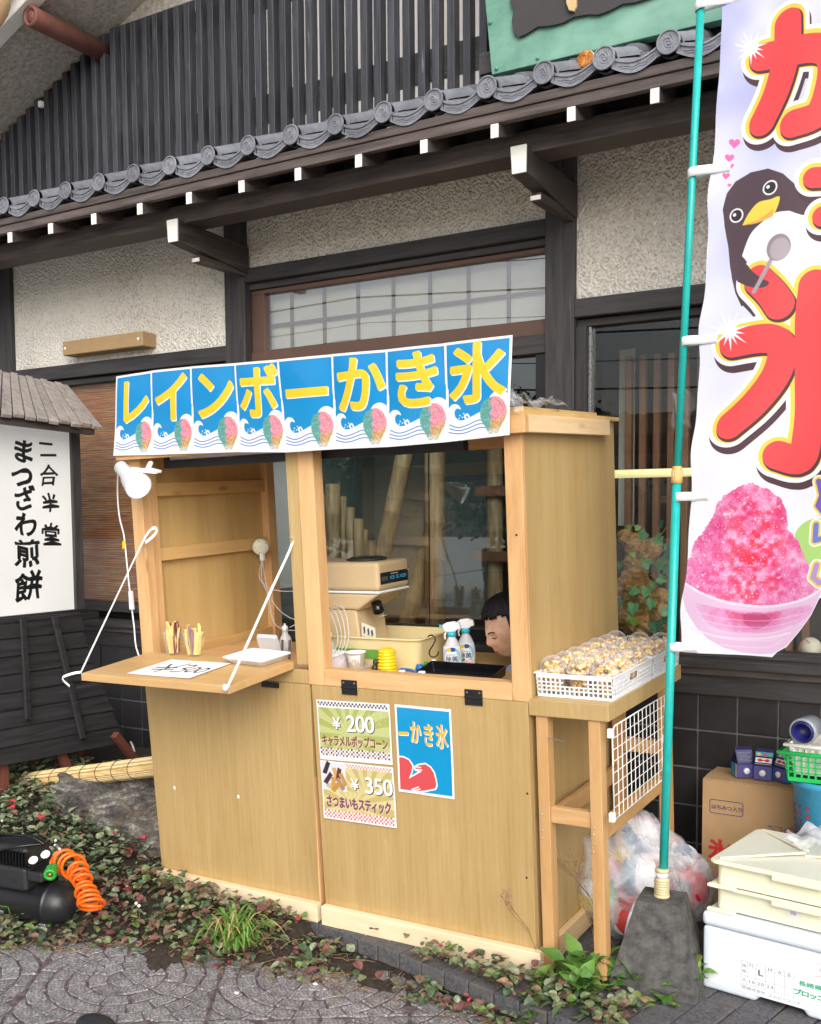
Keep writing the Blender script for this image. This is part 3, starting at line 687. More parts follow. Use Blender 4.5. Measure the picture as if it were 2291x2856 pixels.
# green copper name board above the eave with dark scalloped field
sg = empty('name_board', 'verdigris green framed name board with dark scalloped field above the tiles', 'sign', T(-1.86, 3.70, 3.12))
tilt = .12
def sgp(px, py, dy=0.0):
    p = atY(px, py, 3.70); return Vector((p.x + 1.86, dy + tilt * (p.z - 3.12), p.z - 3.12))
b = MB(); b.prism([sgp(1371, 207), sgp(2150, 20), sgp(2190, -420), sgp(1300, -300)], (0, .05, 0)); b.build('copper_panel', M['patina'], sg, bevel=.003)
zz = [(1415, -200), (1418, 2), (1429, 22), (1425, 55), (1432, 90), (1448, 102), (1468, 93), (1500, 72), (1535, 70), (1570, 62), (1600, 45), (1640, 38), (1668, 40), (1700, 28), (1738, 8), (1770, 5), (1810, -8), (1850, -25), (1900, -60), (1900, -240)]
b = MB(); b.prism([sgp(x, y, -.016) for x, y in zz], (0, .012, 0)); b.build('dark_field', M['charcoal'], sg)
b = MB(); b.prism([sgp(x, y, -.030) for x, y in ((1578, -60), (1582, 10), (1590, 30), (1604, 33), (1610, 20), (1606, -60))], (0, .012, 0)); b.build('gilt_stroke', M['gold'], sg)
for x, y in ((1360, 55), (1385, 190), (1500, 160)):
    b = MB(); p = sgp(x, y, -.004); b.ell(p, (.008, .006, .008), 10, 6); b.build('rivet', M['patina'], sg, smooth=True)
S('roof_board', MB().box(-1.95, .9, 3.80, 3.9, 3.10, 3.19), M['bt_x'])
S('name_board_bearer', MB().box(-1.95, .9, 3.78, 3.86, 3.19, 3.27), M['bt_x'])
lc = atY(1632, 166, 3.62)
lg = MB(); lg.smooth = True; lg.lathe([(.036, -.012), (.037, -.30)], 22, lc, (0, -1, 0)); lo = lg.build('timber_log', M['white_paint']); tag(lo, 'short round log with rotten orange end lying on the tiles under the name board', 'log')
lg = MB(); lg.lathe([(.0, .0), (.016, .0025), (.030, .001), (.034, -.004), (.0345, -.012)], 18, lc + Vector((0, -.001, 0)), (0, -1, 0)); lg.build('log_end', M['rot'], lo, smooth=True)
# wooden box fixed on the stucco
wb = MB(); a = atY(174, 953, 3.915); e_ = atY(398, 964, 3.915)
wb.box(a.x, e_.x, 3.915, 4.011, e_.z, a.z); bx_ = wb.build('wall_box', plain('tan_grained_cover', srgb(168, 140, 100), .6, .12, 30)); tag(bx_, 'long tan box screwed to the stucco above the blind window', 'box'); bx_.modifiers.new('b', 'BEVEL').width = .004
for x in (a.x + .02, e_.x - .03):
    b = MB(); b.ell((x, 3.914, (a.z + e_.z) / 2), (.008, .004, .008), 10, 6); b.build('screw_cap', M['white'], bx_, smooth=True)
# red-rimmed paper lantern under the gable at the picture corner
pl_ = MB(); pl_.smooth = True; pl_.lathe([(.05, -.16), (.09, -.14)] + [(.09 + .05 * math.sin(PI * (k + .5) / 14) + (.002 if k % 2 else 0), -.13 + .26 * k / 14) for k in range(15)] + [(.09, .14), (.05, .16)], 24, tuple(atY(-62, -22, 3.2)))
t = NT('paper_lantern_skin'); v = t.tex('Generated'); t.col(t.ramp(t.noise(v, 3, 3), [(.3, srgb(238, 190, 140)), (.7, srgb(246, 214, 170))])).rough(.7); M['lantern'] = t.m
ln = pl_.build('paper_lantern', M['lantern']); tag(ln, 'peach paper lantern with red rim hanging under the gable corner', 'lantern')
c_ = atY(-62, -22, 3.2); b = MB(); b.tube([(c_.x + .118 * math.cos(a) * .85, c_.y + .118 * math.cos(a) * .5 - .09, c_.z + .145 * math.sin(a)) for a in [2 * PI * k / 24 for k in range(24)]], .006, 6, closed=True); b.build('rim', plain('red_lantern_rim', srgb(214, 60, 60), .5), ln, smooth=True)
# ================================================================ FOOD STALL (stall frame u, v, w)
stall = empty('food_stall', 'tan wood-grain food stall with open serving window and drop shelf', 'stall', KM)
def Q(name, mb, mat, **k): return mb.build(name, mat, stall, **k)
H1 = .811
b = MB(); b.hexa([(-1.638, 0, .0), (-.858, 0, .0), (-.858, .02, .0), (-1.638, .02, .0)], [(-1.664, 0, H1), (-.846, 0, H1), (-.846, .02, H1), (-1.664, .02, H1)]); Q('front_panel', b, M['panel'], bevel=.0015)
b = MB(); b.hexa([(-.826, -.004, .0), (.0, -.004, .0), (.0, .018, .0), (-.826, .018, .0)], [(-.836, -.004, H1), (.0, -.004, H1), (.0, .018, H1), (-.836, .018, H1)]); Q('front_panel', b, M['panel'], bevel=.0015)
b = MB(); b.box(-.857, -.851, .003, .3, 0, H1 - .02); Q('divider', b, M['pine_z'])
b = MB(); b.box(-.841, -.835, .02, .3, 0, H1 - .02); Q('divider', b, M['pine_z'])
# skirting boards
Q('skirting', MB().box(-1.64, -.846, -.032, -.001, -.052, .016), M['pale_x'], bevel=.003)
Q('skirting', MB().box(-.826, .028, -.034, -.005, -.054, .016), M['pale_x'], bevel=.003)
Q('shim', MB().box(-.72, .03, -.031, .1, -.066, -.055), M['pale_x'])
Q('skirting', MB().box(.001, .024, .0, .78, -.066, .008), M['pale_y'], bevel=.003)
# right end wall, left end wall with battens
Q('end_wall', MB().box(-.02, .0, .019, .795, .0, 1.692), M['panel'], bevel=.0015)
Q('end_wall', MB().box(-1.664, -1.646, .021, .80, .0, 1.68), M['ply'], bevel=.0015)
Q('post', MB().box(-1.666, -1.606, .0, .045, H1 + .001, 1.66), M['pine_z'], bevel=.002)
Q('post', MB().box(-1.645, -1.606, .752, .806, .0, 1.66), M['pine_z'], bevel=.002)
Q('post', MB().box(-1.645, -1.61, .046, .085, .0, 1.66), M['pine_z'], bevel=.002)
for z0, z1 in ((1.492, 1.545), (1.238, 1.29), (.835, .885)):
    Q('batten', MB().box(-1.645, -1.618, .086, .751, z0, z1), M['pine_y'], bevel=.002)
# front posts and rails
Q('post', MB().box(-.899, -.848, .0, .05, H1 + .07, 1.66), M['panel'], bevel=.002)
Q('post', MB().box(-.845, -.779, -.004, .05, H1 + .001, 1.66), M['pine_z'], bevel=.002)
Q('post', MB().box(-.053, .006, -.004, .018, H1 + .001, 1.66), M['pine_z'], bevel=.002)
Q('sill_rail', MB().box(-.778, -.054, -.004, .05, H1 + .001, .869), M['pine_x'], bevel=.002)
Q('sill_rail', MB().box(-1.605, -.847, .0, .04, H1 + .001, .862), M['panel'], bevel=.002)
# roof: boards, front and side fascias, stacked ply
Q('roof_board', MB().box(-1.70, .02, -.01, .80, 1.692, 1.706), M['ply'], bevel=.001)
Q('roof_board', MB().box(-1.68, .012, .0, .60, 1.7065, 1.716), M['ply'], bevel=.001)
Q('fascia', MB().box(-1.69, .036, -.04, -.011, 1.636, 1.690), M['pine_x'], bevel=.002)
Q('fascia', MB().box(.001, .034, -.0105, .668, 1.638, 1.691), M['pale_y'], bevel=.002)
Q('back_rail', MB().box(-1.645, -.021, .76, .80, 1.62, 1.68), M['pine_x'], bevel=.002)
# counter inside
Q('counter', MB().box(-1.604, -.021, .052, .70, .802, .828), M['ply'], bevel=.002)
Q('inner_shelf', MB().box(-1.604, -.86, .09, .55, .829, .852), M['pine_x'], bevel=.002)
# drop shelf hinged on the left front
b = MB(); b.hexa([(-1.62, -.345, .840), (-.912, -.345, .840), (-.912, .0, .863), (-1.62, .0, .863)], [(-1.62, -.345, .867), (-.912, -.345, .867), (-.912, .0, .8905), (-1.62, .0, .8905)]); shelf = Q('drop_shelf', b, M['panel_x'], bevel=.002)
for x in (-1.60, -.93):
    MB().lathe([(.009, -.002), (.009, .002), (.005, .002), (.005, -.002)], 12, (x, -.335, .852), (0, 1, 0)).build('screw_eye', M['brass'], shelf)
# black hinges
def hinge(u, w, wd=.056):
    h = Q('hinge', MB().box(u, u + wd, -.0085, -.0045, w, w + .024), M['black_metal'])
    MB().box(u, u + wd, -.0085, -.0045, w - .027, w - .003).build('leaf', M['black_metal'], h)
    MB().lathe([(.0035, 0), (.0035, wd)], 8, (u, -.009, w - .0015), (1, 0, 0)).build('pin', M['black_metal'], h)
    for k in range(3):
        for zz in (.014, -.015):
            c = M['steel'] if (zz > 0 and k != 1) else M['black_metal']
            MB().lathe([(.0038, 0), (.003, .0015), (0, .002)], 8, (u + .009 + k * (wd - .018) / 2, -.0085, w + zz), (0, -1, 0)).build('screw', c, h)
p = K(957, 1918); hinge(p.x, H1 + .004, .063); p = K(1300, 1942); hinge(p.x, H1 + .004, .063)
b = MB(); b.box(-1.06, -.982, -.009, -.004, .79, .81); Q('hinge', b, M['black_metal'])
for x, w in ((-.012, .52), (-.024, .245), (.0, 1.33)):
    MB().lathe([(.004, 0), (.0, .001)], 8, (x if x < 0 else -.02, -.0045, w), (0, -1, 0)).build('screw_hole', M['black_metal'], stall)
# old tape marks
for px, py in ((487, 2197), (665, 2222)):
    p = K(px, py); MB().box(p.x - .004, p.x + .005, -.0012, -.0002, p.z - .007, p.z + .006).build('tape_scrap', M['paper'], stall)
# black framed menu board hung inside, behind the sheets
mb_ = MB(); mb_.box(-1.54, -.235, .075, .095, 1.607, 1.9); brd = mb_.build('menu_board', M['white'], M=KM); tag(brd, 'black framed white board hung behind the blue letter sheets', 'board')
for a in ((-1.545, -.23, .066, .10, 1.597, 1.628), (-1.545, -1.522, .066, .10, 1.628, 1.9), (-.253, -.23, .066, .10, 1.628, 1.9)):
    MB().box(*a).build('frame', M['black_pl'], brd, bevel=.002)

# ---------------------------------------------------------------- popcorn table
table = empty('side_table', 'tan topped pine side table holding the popcorn baskets', 'table', KM)
TU0, TU1, TD, TT = .002, .262, .706, .822
def QT(name, mb, mat, **k): return mb.build(name, mat, table, **k)
QT('tabletop', MB().box(TU0, TU1, -.004, TD, TT - .051, TT), M['panel'], bevel=.002)
for u0, v0 in ((.021, .004), (.193, .004), (.021, .65), (.193, .65)):
    QT('leg', MB().box(u0, u0 + .038, v0, v0 + .045, -.045, TT - .052), M['leg'], bevel=.002)
QT('cross_rail', MB().box(.0595, .1925, .010, .035, .432, .482), M['leg_x'], bevel=.002)
QT('side_rail', MB().box(.205, .228, .0495, .6495, .39, .45), M['leg_y'], bevel=.002)
QT('side_rail', MB().box(.030, .052, .0495, .6495, .40, .455), M['leg_y'], bevel=.002)
QT('back_rail', MB().box(.0595, .1925, .66, .685, .50, .55), M['leg_x'], bevel=.002)
for u in (.031, .202):
    for w in (.36, .385, .415, .436):
        MB().lathe([(.0036, 0), (.002, .0012), (0, .001)], 8, (u + rnd.uniform(-.002, .004), .004, w + (.02 if u < .1 else 0)), (0, -1, 0)).build('screw', M['steel'], table)
nl = MB(); a = K(1535, 2054, .02); nl.tube([(a.x, .0, a.z), (a.x + .058, -.012, a.z - .002)], .0017, 8); nl.tube([(a.x + .057, -.0119, a.z - .002), (a.x + .059, -.0122, a.z - .002)], .0036, 8)
tag(nl.build('nail', M['steel'], M=KM), 'bare steel nail sticking out of the table leg', 'nail')
# white wire grid panel on the table side
wg = MB(); gu = .266; v0, v1, w0, w1 = .012, .50, .468, .752
wg.smooth = True
wg.tube([(gu, v0, w0), (gu, v1, w0), (gu, v1, w1), (gu, v0 + .02, w1), (gu, v0, w1 - .02)], .0024, 6, closed=True)
grid_ = wg.build('wire_grid_panel', M['galv'], M=KM); tag(grid_, 'white wire grid panel clipped to the side of the popcorn table', 'grid panel')
for k in range(1, 13):
    v = v0 + (v1 - v0) * k / 13; MB().tube([(gu + .002, v, w0), (gu + .002, v, w1)], .0015, 5).build('wire', M['galv'], grid_)
for k in range(1, 8):
    w = w0 + (w1 - w0) * k / 8; MB().tube([(gu - .001, v0, w), (gu - .001, v1, w)], .0015, 5).build('wire', M['galv'], grid_)
for v, w in ((.006, .735), (.004, .478), (.505, .60)):
    MB().box(gu - .012, gu + .006, v - .007, v + .009, w - .014, w + .014).build('clip', M['white'], grid_, bevel=.002)

# ---------------------------------------------------------------- white cloth straps holding the shelf
def strap(name, pts, w, label, tail=None, mat=None, M_=KM, thick=.0012):
    b = MB()
    pts = catmull(pts, 8)
    for i in range(len(pts) - 1):
        pass
    L_ = []; R_ = []
    for i, p in enumerate(pts):
        d = (pts[min(i + 1, len(pts) - 1)] - pts[max(i - 1, 0)]).normalized(); s_ = d.cross(Vector((0.25, 1, .0)))
        if s_.length < .05: s_ = d.cross(Vector((1, 0, 0)))
        s_.normalize(); L_.append(p - s_ * w / 2); R_.append(p + s_ * w / 2)
    off = Vector((0, thick, 0)); n = len(pts)
    b._add(L_ + R_ + [x + off for x in L_] + [x + off for x in R_],
           [(i, n + i, n + i + 1, i + 1) for i in range(n - 1)] + [(2 * n + i, 2 * n + i + 1, 3 * n + i + 1, 3 * n + i) for i in range(n - 1)] +
           [(i, i + 1, 2 * n + i + 1, 2 * n + i) for i in range(n - 1)] + [(n + i, 3 * n + i, 3 * n + i + 1, n + i + 1) for i in range(n - 1)] + [(0, 2 * n, 3 * n, n), (n - 1, 2 * n - 1, 4 * n - 1, 3 * n - 1)])
    o = b.build(name, mat or M['white_soft'], M=M_, smooth=False); return tag(o, label, 'strap')
e1 = K(400.6, 1509, -.01); lp = K(437, 1478, -.02)
strap('cloth_strap', [(-1.618, -.348, .87), (-1.612, -.18, .87 + (e1.z - .87) * .5), (e1.x, -.012, e1.z), tuple(lp + Vector((-.02, 0, .006))), tuple(lp), tuple(lp + Vector((-.012, -.004, -.02))), (e1.x + .012, -.014, e1.z - .006)], .013, 'white cloth strap tied in a loop at the far end post, holding the shelf')
tl_ = K(194, 1914, -.40)
strap('strap_tail', [(-1.615, -.347, .872), (-1.645, -.36, .868), (-1.68, -.38, .852), tuple(tl_)], .009, 'loose white strap end curling off the far shelf corner')
e2 = K(812, 1522, -.008)
strap('cloth_strap', [(-.918, -.35, .86), (-.918 + (e2.x + .918) * .33, -.235, .86 + (e2.z - .86) * .33), (-.918 + (e2.x + .918) * .67, -.12, .86 + (e2.z - .86) * .67), (e2.x, -.006, e2.z), (e2.x - .001, -.007, e2.z + .03)], .016, 'taut white cloth strap from the centre post to the near shelf corner')
kn = MB(); kn.ell((-.922, -.352, .862), (.012, .009, .012), 10, 8, lambda d: 1 + .2 * math.sin(d.x * 7 + d.z * 5)); tag(kn.build('strap_knot', M['white_soft'], M=KM, smooth=True), 'small white knot at the near shelf corner', 'knot')

# ---------------------------------------------------------------- clamp lamp, lit
lp0 = K(334, 1300, -.075); lp1 = K(420, 1378, -.11)
ax = (lp1 - lp0).normalized(); ax = (ax + Vector((.0, -.10, -.0))).normalized(); Lh = .15
lamp = empty('clamp_lamp', 'white clamp lamp with lit bulb clipped to the stall corner', 'lamp', KM)
b = MB(); b.smooth = True
b.lathe([(.0, -.002), (.016, 0), (.022, .006), (.0235, .05), (.026, .062), (.034, .085), (.0425, .13), (.044, .142), (.0425, .142), (.040, .128), (.030, .08), (.02, .06)], 28, lp0, ax, False); b.v = [tuple(lp0 + (Vector(q) - lp0) * 1.16) for q in b.v]; b.build('lamp_shade', plain('grey_white_shade', srgb(206, 208, 212), .35, .03), lamp)
for k in range(4):
    a = 2 * PI * (k + 8.6) / 18
    X = ax.orthogonal().normalized(); Y = ax.cross(X); r = X * math.cos(a) + Y * math.sin(a)
    MB().bar(lp0 + r * .0236 + ax * .014, lp0 + r * .0242 + ax * .034, .002, .002).build('vent_slot', M['black_pl'], lamp)
t = NT('lit_bulb'); t.p.inputs['Emission Color'].default_value = (1, .93, .82, 1); t.p.inputs['Emission Strength'].default_value = 4; M['bulb'] = t.m
MB().lathe([(.012, .06), (.02, .085), (.031, .112), (.030, .128), (.018, .138), (0, .140)], 20, lp0, ax, False).build('bulb', M['bulb'], lamp, smooth=True)
lc = lp0 + ax * .05
cl = K(440, 1316, -.045)
b = MB(); b.bar(lc + Vector((.0, .015, .012)), cl, .016, .022, (0, 1, 0)); b.bar(cl + Vector((-.045, .002, .012)), cl + Vector((.01, .0, 0)), .012, .024, (0, 1, 0)); b.build('clamp', M['white'], lamp, bevel=.003)
b = MB(); b.bar(cl + Vector((-.05, .02, .04)), cl + Vector((-.052, .0, .01)), .02, .012); b.build('clamp_jaw', M['white'], lamp, bevel=.003)
ld = bpy.data.lights.new('lamp_glow', 'SPOT'); ld.energy = 4.5; ld.spot_size = math.radians(110); ld.spot_blend = .8; ld.color = (1, .93, .82); ld.shadow_soft_size = .03
lo_ = bpy.data.objects.new('lamp_glow', ld); COL.objects.link(lo_); lo_.parent = lamp
lo_.matrix_local = T(lp0 + ax * .148) @ (ax * -1).to_track_quat('Z', 'Y').to_matrix().to_4x4()
cp = [K(330, 1310, -.06), K(328, 1372, .0), K(333, 1440, .01), K(346, 1495, .012), K(353, 1560, .012), K(359, 1620, .012), K(366, 1680, .012), K(374, 1745, .012), K(386, 1825, .012), (-1.60, .015, .75)]
b = MB(); b.smooth = True; b.tube(catmull(cp, 5), .0032, 7); cord = b.build('lamp_cord', M['white_soft'], M=KM); tag(cord, 'thin white lamp cord hanging down beside the stall end', 'cord')
p = K(365, 1675, .006)
b = MB(); b.hexa([(p.x - .009, .0, p.z - .038), (p.x + .009, .0, p.z - .038), (p.x + .009, .018, p.z - .038), (p.x - .009, .018, p.z - .038)], [(p.x - .007, .0, p.z + .038), (p.x + .007, .0, p.z + .038), (p.x + .007, .018, p.z + .038), (p.x - .007, .018, p.z + .038)]); b.build('switch', M['white'], cord, bevel=.005, seg=3)
p = K(345, 1517, .008); MB().prism([(p.x - .01, p.y, p.z - .022), (p.x + .006, p.y, p.z - .012), (p.x + .008, p.y, p.z + .014), (p.x - .006, p.y, p.z + .012)], (.0, .0012, 0)).build('warning_tag', M['yellow_pl'], cord)
# ================================================================ FLAT PRINT (drawn in code, pixel by pixel)
_gly = {}
def glyph(ch):
    if ch in _gly: return _gly[ch]
    c = bpy.data.curves.new('g', 'FONT'); c.body = ch; c.resolution_u = 4
    o = bpy.data.objects.new('g', c); COL.objects.link(o); bpy.context.view_layer.update()
    me = bpy.data.meshes.new_from_object(o.evaluated_get(bpy.context.evaluated_depsgraph_get()))
    me.calc_loop_triangles()
    v = np.array([(p.co.x, p.co.y) for p in me.vertices]).reshape(-1, 2)
    t_ = np.array([tuple(x.vertices) for x in me.loop_triangles], dtype=int).reshape(-1, 3)
    bpy.data.objects.remove(o); bpy.data.curves.remove(c); bpy.data.meshes.remove(me)
    _gly[ch] = (v, t_); return _gly[ch]
_ns = {}
def vnoise(w, h, cell, seed=0):
    r = np.random.RandomState(seed); gw, gh = int(w / cell) + 3, int(h / cell) + 3; g_ = r.rand(gh, gw)
    y, x = np.mgrid[0:h, 0:w] / cell; xi, yi = x.astype(int), y.astype(int); fx, fy = x - xi, y - yi
    fx = fx * fx * (3 - 2 * fx); fy = fy * fy * (3 - 2 * fy)
    return (g_[yi, xi] * (1 - fx) + g_[yi, xi + 1] * fx) * (1 - fy) + (g_[yi + 1, xi] * (1 - fx) + g_[yi + 1, xi + 1] * fx) * fy
class CV:
    def __init__(s, w, h, c=(255, 255, 255)): s.w, s.h = int(w), int(h); s.a = np.ones((s.h, s.w, 3)) * np.array(c) / 255.
    def put(s, m, c, x0=0, y0=0, al=1.0):
        h, w = m.shape; X0, Y0, X1, Y1 = max(0, x0), max(0, y0), min(s.w, x0 + w), min(s.h, y0 + h)
        if X1 <= X0 or Y1 <= Y0: return s
        mm = (m[Y0 - y0:Y1 - y0, X0 - x0:X1 - x0] * al)[..., None]
        cc = (np.array(c) / 255.) if not isinstance(c, np.ndarray) else c[Y0:Y1, X0:X1]
        s.a[Y0:Y1, X0:X1] = s.a[Y0:Y1, X0:X1] * (1 - mm) + cc * mm; return s
    def _seg(s, pts, pad):
        P = np.array(pts, float); x0, y0 = np.floor(P.min(0) - pad).astype(int); x1, y1 = np.ceil(P.max(0) + pad).astype(int)
        x0, y0, x1, y1 = max(x0, -2), max(y0, -2), min(x1, s.w + 2), min(y1, s.h + 2)
        if x1 <= x0 or y1 <= y0: return None
        return P, x0, y0, *np.meshgrid(np.arange(x0, x1) + .5, np.arange(y0, y1) + .5)
    def stroke(s, pts, w, c, al=1.0, taper=None, smooth=False):
        if smooth: pts = [(p.x, p.y) for p in catmull([(x, y, 0) for x, y in pts], 6)]
        q = s._seg(pts, w / 2 + 2)
        if q is None: return s
        P, x0, y0, X, Y = q; D = np.full(X.shape, 1e9)
        n = len(P) - 1
        for i in range(n):
            a, b = P[i], P[i + 1]; d = b - a; L2 = max(d @ d, 1e-9); tt = np.clip(((X - a[0]) * d[0] + (Y - a[1]) * d[1]) / L2, 0, 1)
            dd = np.hypot(X - a[0] - tt * d[0], Y - a[1] - tt * d[1])
            if taper: ww = taper[0] + (taper[1] - taper[0]) * ((i + tt) / n); dd = dd - (ww - 1) * w / 2
            D = np.minimum(D, dd)
        return s.put(np.clip(.5 + w / 2 - D, 0, 1), c, x0, y0, al)
    def poly(s, pts, c, al=1.0, smooth=False):
        if smooth:
            pts = list(pts); pts = [(p.x, p.y) for p in catmull([(x, y, 0) for x, y in pts + pts[:1]], 6)][:-1]
        q = s._seg(pts, 2)
        if q is None: return s
        P, x0, y0, X, Y = q; ins = np.zeros(X.shape, bool); D = np.full(X.shape, 1e9); n = len(P)
        for i in range(n):
            a, b = P[i], P[(i + 1) % n]; d = b - a
            cr = ((a[1] > Y) != (b[1] > Y)) & (X < d[0] * (Y - a[1]) / (d[1] if abs(d[1]) > 1e-9 else 1e-9) + a[0]); ins ^= cr
            tt = np.clip(((X - a[0]) * d[0] + (Y - a[1]) * d[1]) / max(d @ d, 1e-9), 0, 1); D = np.minimum(D, np.hypot(X - a[0] - tt * d[0], Y - a[1] - tt * d[1]))
        m = np.where(ins, np.clip(.5 + D, 0, 1), np.clip(.5 - D, 0, 1)); s.last = (m, x0, y0)
        return s.put(m, c, x0, y0, al)
    def ell(s, cx, cy, rx, ry, c, al=1.0): return s.poly([(cx + rx * math.cos(2 * PI * k / 40), cy + ry * math.sin(2 * PI * k / 40)) for k in range(40)], c, al)
    def rect(s, x0, y0, x1, y1, c, al=1.0): return s.poly([(x0, y0), (x1, y0), (x1, y1), (x0, y1)], c, al)
    def char(s, ch, cx, cy, size, c, bold=0.0, sx=1, sy=1, rot=0, sh=0, al=1.0, wob=0):
        v, tr = glyph(ch)
        if len(v) == 0: return s
        if ord(ch) > 0x2000: ctr = np.array([.5, .38])
        else: ctr = np.array([(v[:, 0].min() + v[:, 0].max()) / 2, .36])
        p = (v - ctr) * np.array([sx, -sy]) * size
        if wob: p = p + wob * size * np.stack([np.sin(p[:, 1] / size * 5 + cx), np.sin(p[:, 0] / size * 6 + cy)], -1)
        p[:, 0] += -p[:, 1] * sh; cr, sr = math.cos(rot), math.sin(rot); p = p @ np.array([[cr, sr], [-sr, cr]]) + np.array([cx, cy])
        SS = 3; pad = bold + 3; x0, y0 = np.floor(p.min(0) - pad).astype(int); x1, y1 = np.ceil(p.max(0) + pad).astype(int)
        W_, H_ = (x1 - x0) * SS, (y1 - y0) * SS; m = np.zeros((H_, W_), bool); q = (p - [x0, y0]) * SS
        for t3 in tr:
            A, B, C = q[t3[0]], q[t3[1]], q[t3[2]]
            bx0, by0 = np.maximum(np.floor(np.minimum(np.minimum(A, B), C)).astype(int), 0); bx1, by1 = np.ceil(np.maximum(np.maximum(A, B), C)).astype(int) + 1
            X, Y = np.meshgrid(np.arange(bx0, min(bx1, W_)) + .5, np.arange(by0, min(by1, H_)) + .5)
            e = lambda a, b: (b[0] - a[0]) * (Y - a[1]) - (b[1] - a[1]) * (X - a[0])
            e0, e1_, e2_ = e(A, B), e(B, C), e(C, A)
            m[by0:by0 + X.shape[0], bx0:bx0 + X.shape[1]] |= ((e0 >= 0) & (e1_ >= 0) & (e2_ >= 0)) | ((e0 <= 0) & (e1_ <= 0) & (e2_ <= 0))
        if bold > 0:
            r = max(1, int(round(bold * SS))); o = m.copy()
            for dy in range(-r, r + 1):
                k = int(math.sqrt(r * r - dy * dy))
                for dx in ((-k, 0, k) if k else (0,)):
                    o[max(0, dy):H_ + min(0, dy), max(0, dx):W_ + min(0, dx)] |= m[max(0, -dy):H_ + min(0, -dy), max(0, -dx):W_ + min(0, -dx)]
            m = o
            # close gaps left by sparse shifts
        mm = m.reshape(y1 - y0, SS, x1 - x0, SS).mean((1, 3)); return s.put(mm, c, int(x0), int(y0), al)
    def text(s, st, x, y, size, c, adv=1.0, vert=False, **k):
        for i, ch in enumerate(st):
            if ch != ' ': s.char(ch, x + (0 if vert else i * size * adv), y + (i * size * adv if vert else 0), size, c, **k)
        return s
    def image(s, name):
        im = bpy.data.images.new(name, s.w, s.h); px = np.ones((s.h, s.w, 4), np.float32); px[..., :3] = np.clip(s.a[::-1], 0, 1)
        im.pixels.foreach_set(px.ravel()); im.update(); im.pack(); return im
    def mat(s, name, rough=.5, coat=0.0, k=.86, bump=0.0):
        t = NT(name); tx = t.n.new('ShaderNodeTexImage'); tx.image = s.image(name); tx.extension = 'EXTEND'; t.l.new(t.tex('UV'), tx.inputs['Vector'])
        t.col(t.mix(1.0, tx.outputs['Color'], (k, k, k, 1), 'MULTIPLY')).rough(rough)
        if coat: t.set(Coat_Weight=coat, Coat_Roughness=.08)
        if bump: t.bump(t.noise(t.tex(), 9, 4), bump, .01)
        return t.m
def pquad(name, mat, TL, TR, BR, BL, parent=None, M_=None, n=1, bulge=None):
    TL, TR, BR, BL = map(Vector, (TL, TR, BR, BL)); b = MB()
    def f(u, v):
        p = BL * (1 - u) * (1 - v) + BR * u * (1 - v) + TR * u * v + TL * (1 - u) * v
        return p + Vector(bulge(u, v)) if bulge else p
    b.grid(f, n, n); return b.build(name, mat, parent, M_, smooth=n > 1)
def sheet(name, mat, TL, TR, BR, BL, label, cat, M_=KM, n=8, bulge=None, group=None, th=.0008, back=None, nrm=(0, 1, 0)):   # paper with thickness
    TL, TR, BR, BL = map(Vector, (TL, TR, BR, BL)); b = MB(); nv = Vector(nrm)
    def f(u, v):
        p = BL * (1 - u) * (1 - v) + BR * u * (1 - v) + TR * u * v + TL * (1 - u) * v
        return p + Vector(bulge(u, v)) if bulge else p
    b.grid(f, n, n); b.mi = 1
    b.grid(lambda u, v: f(1 - u, v) + nv * th, n, n, False)
    o = b.build(name, [mat, back or M['paper']], None, M_, smooth=True); return tag(o, label, cat, group)

# ---- letter sheets
YEL, BLU = (255, 214, 56), (22, 146, 214)
def cone(c, x, y, s_):
    w, h = int(150 * s_), int(190 * s_); n1, n2 = vnoise(w, h, 5 * s_ + 1, 3), vnoise(w, h, 16 * s_, 5)
    yy, xx = np.mgrid[0:h, 0:w]; u, v = xx / w, yy / h
    tq = np.array((104, 172, 164)); pk = np.array((240, 152, 168)); gd = np.array((206, 170, 108)); wh = np.array((214, 212, 204))
    fp = np.clip((u - .36 + .12 * (n2 - .5)) * 9, 0, 1)[..., None]; fg = np.clip((v - .47 - .22 * (1 - u) + .18 * (n2 - .5)) * 7, 0, 1)[..., None]
    col = tq * (1 - fp) + pk * fp; col = col * (1 - fg * fp) + gd * fg * fp
    fc = np.clip((v - .82) * 10, 0, 1)[..., None]; col = col * (1 - fc) + wh * fc * .9 + col * fc * .1
    col = col * (.86 + .3 * n1[..., None]); sq = np.clip(((u - .5) / .5) ** 2 + ((v - .42) / .44) ** 2, 0, 9)
    m = np.clip((1.0 - sq + .16 * (n1 - .5)) * 12, 0, 1); cn = (v > .62) & (np.abs(u - .5) < .40 - (v - .62) * .60); m = np.maximum(m, cn * 1.0)
    full = np.zeros((c.h, c.w, 3)); X0, Y0 = int(x), int(y); X1, Y1 = min(c.w, X0 + w), min(c.h, Y0 + h)
    full[Y0:Y1, X0:X1] = (col / 255)[:Y1 - Y0, :X1 - X0]; c.put(m[:Y1 - Y0, :X1 - X0], full, X0, Y0)
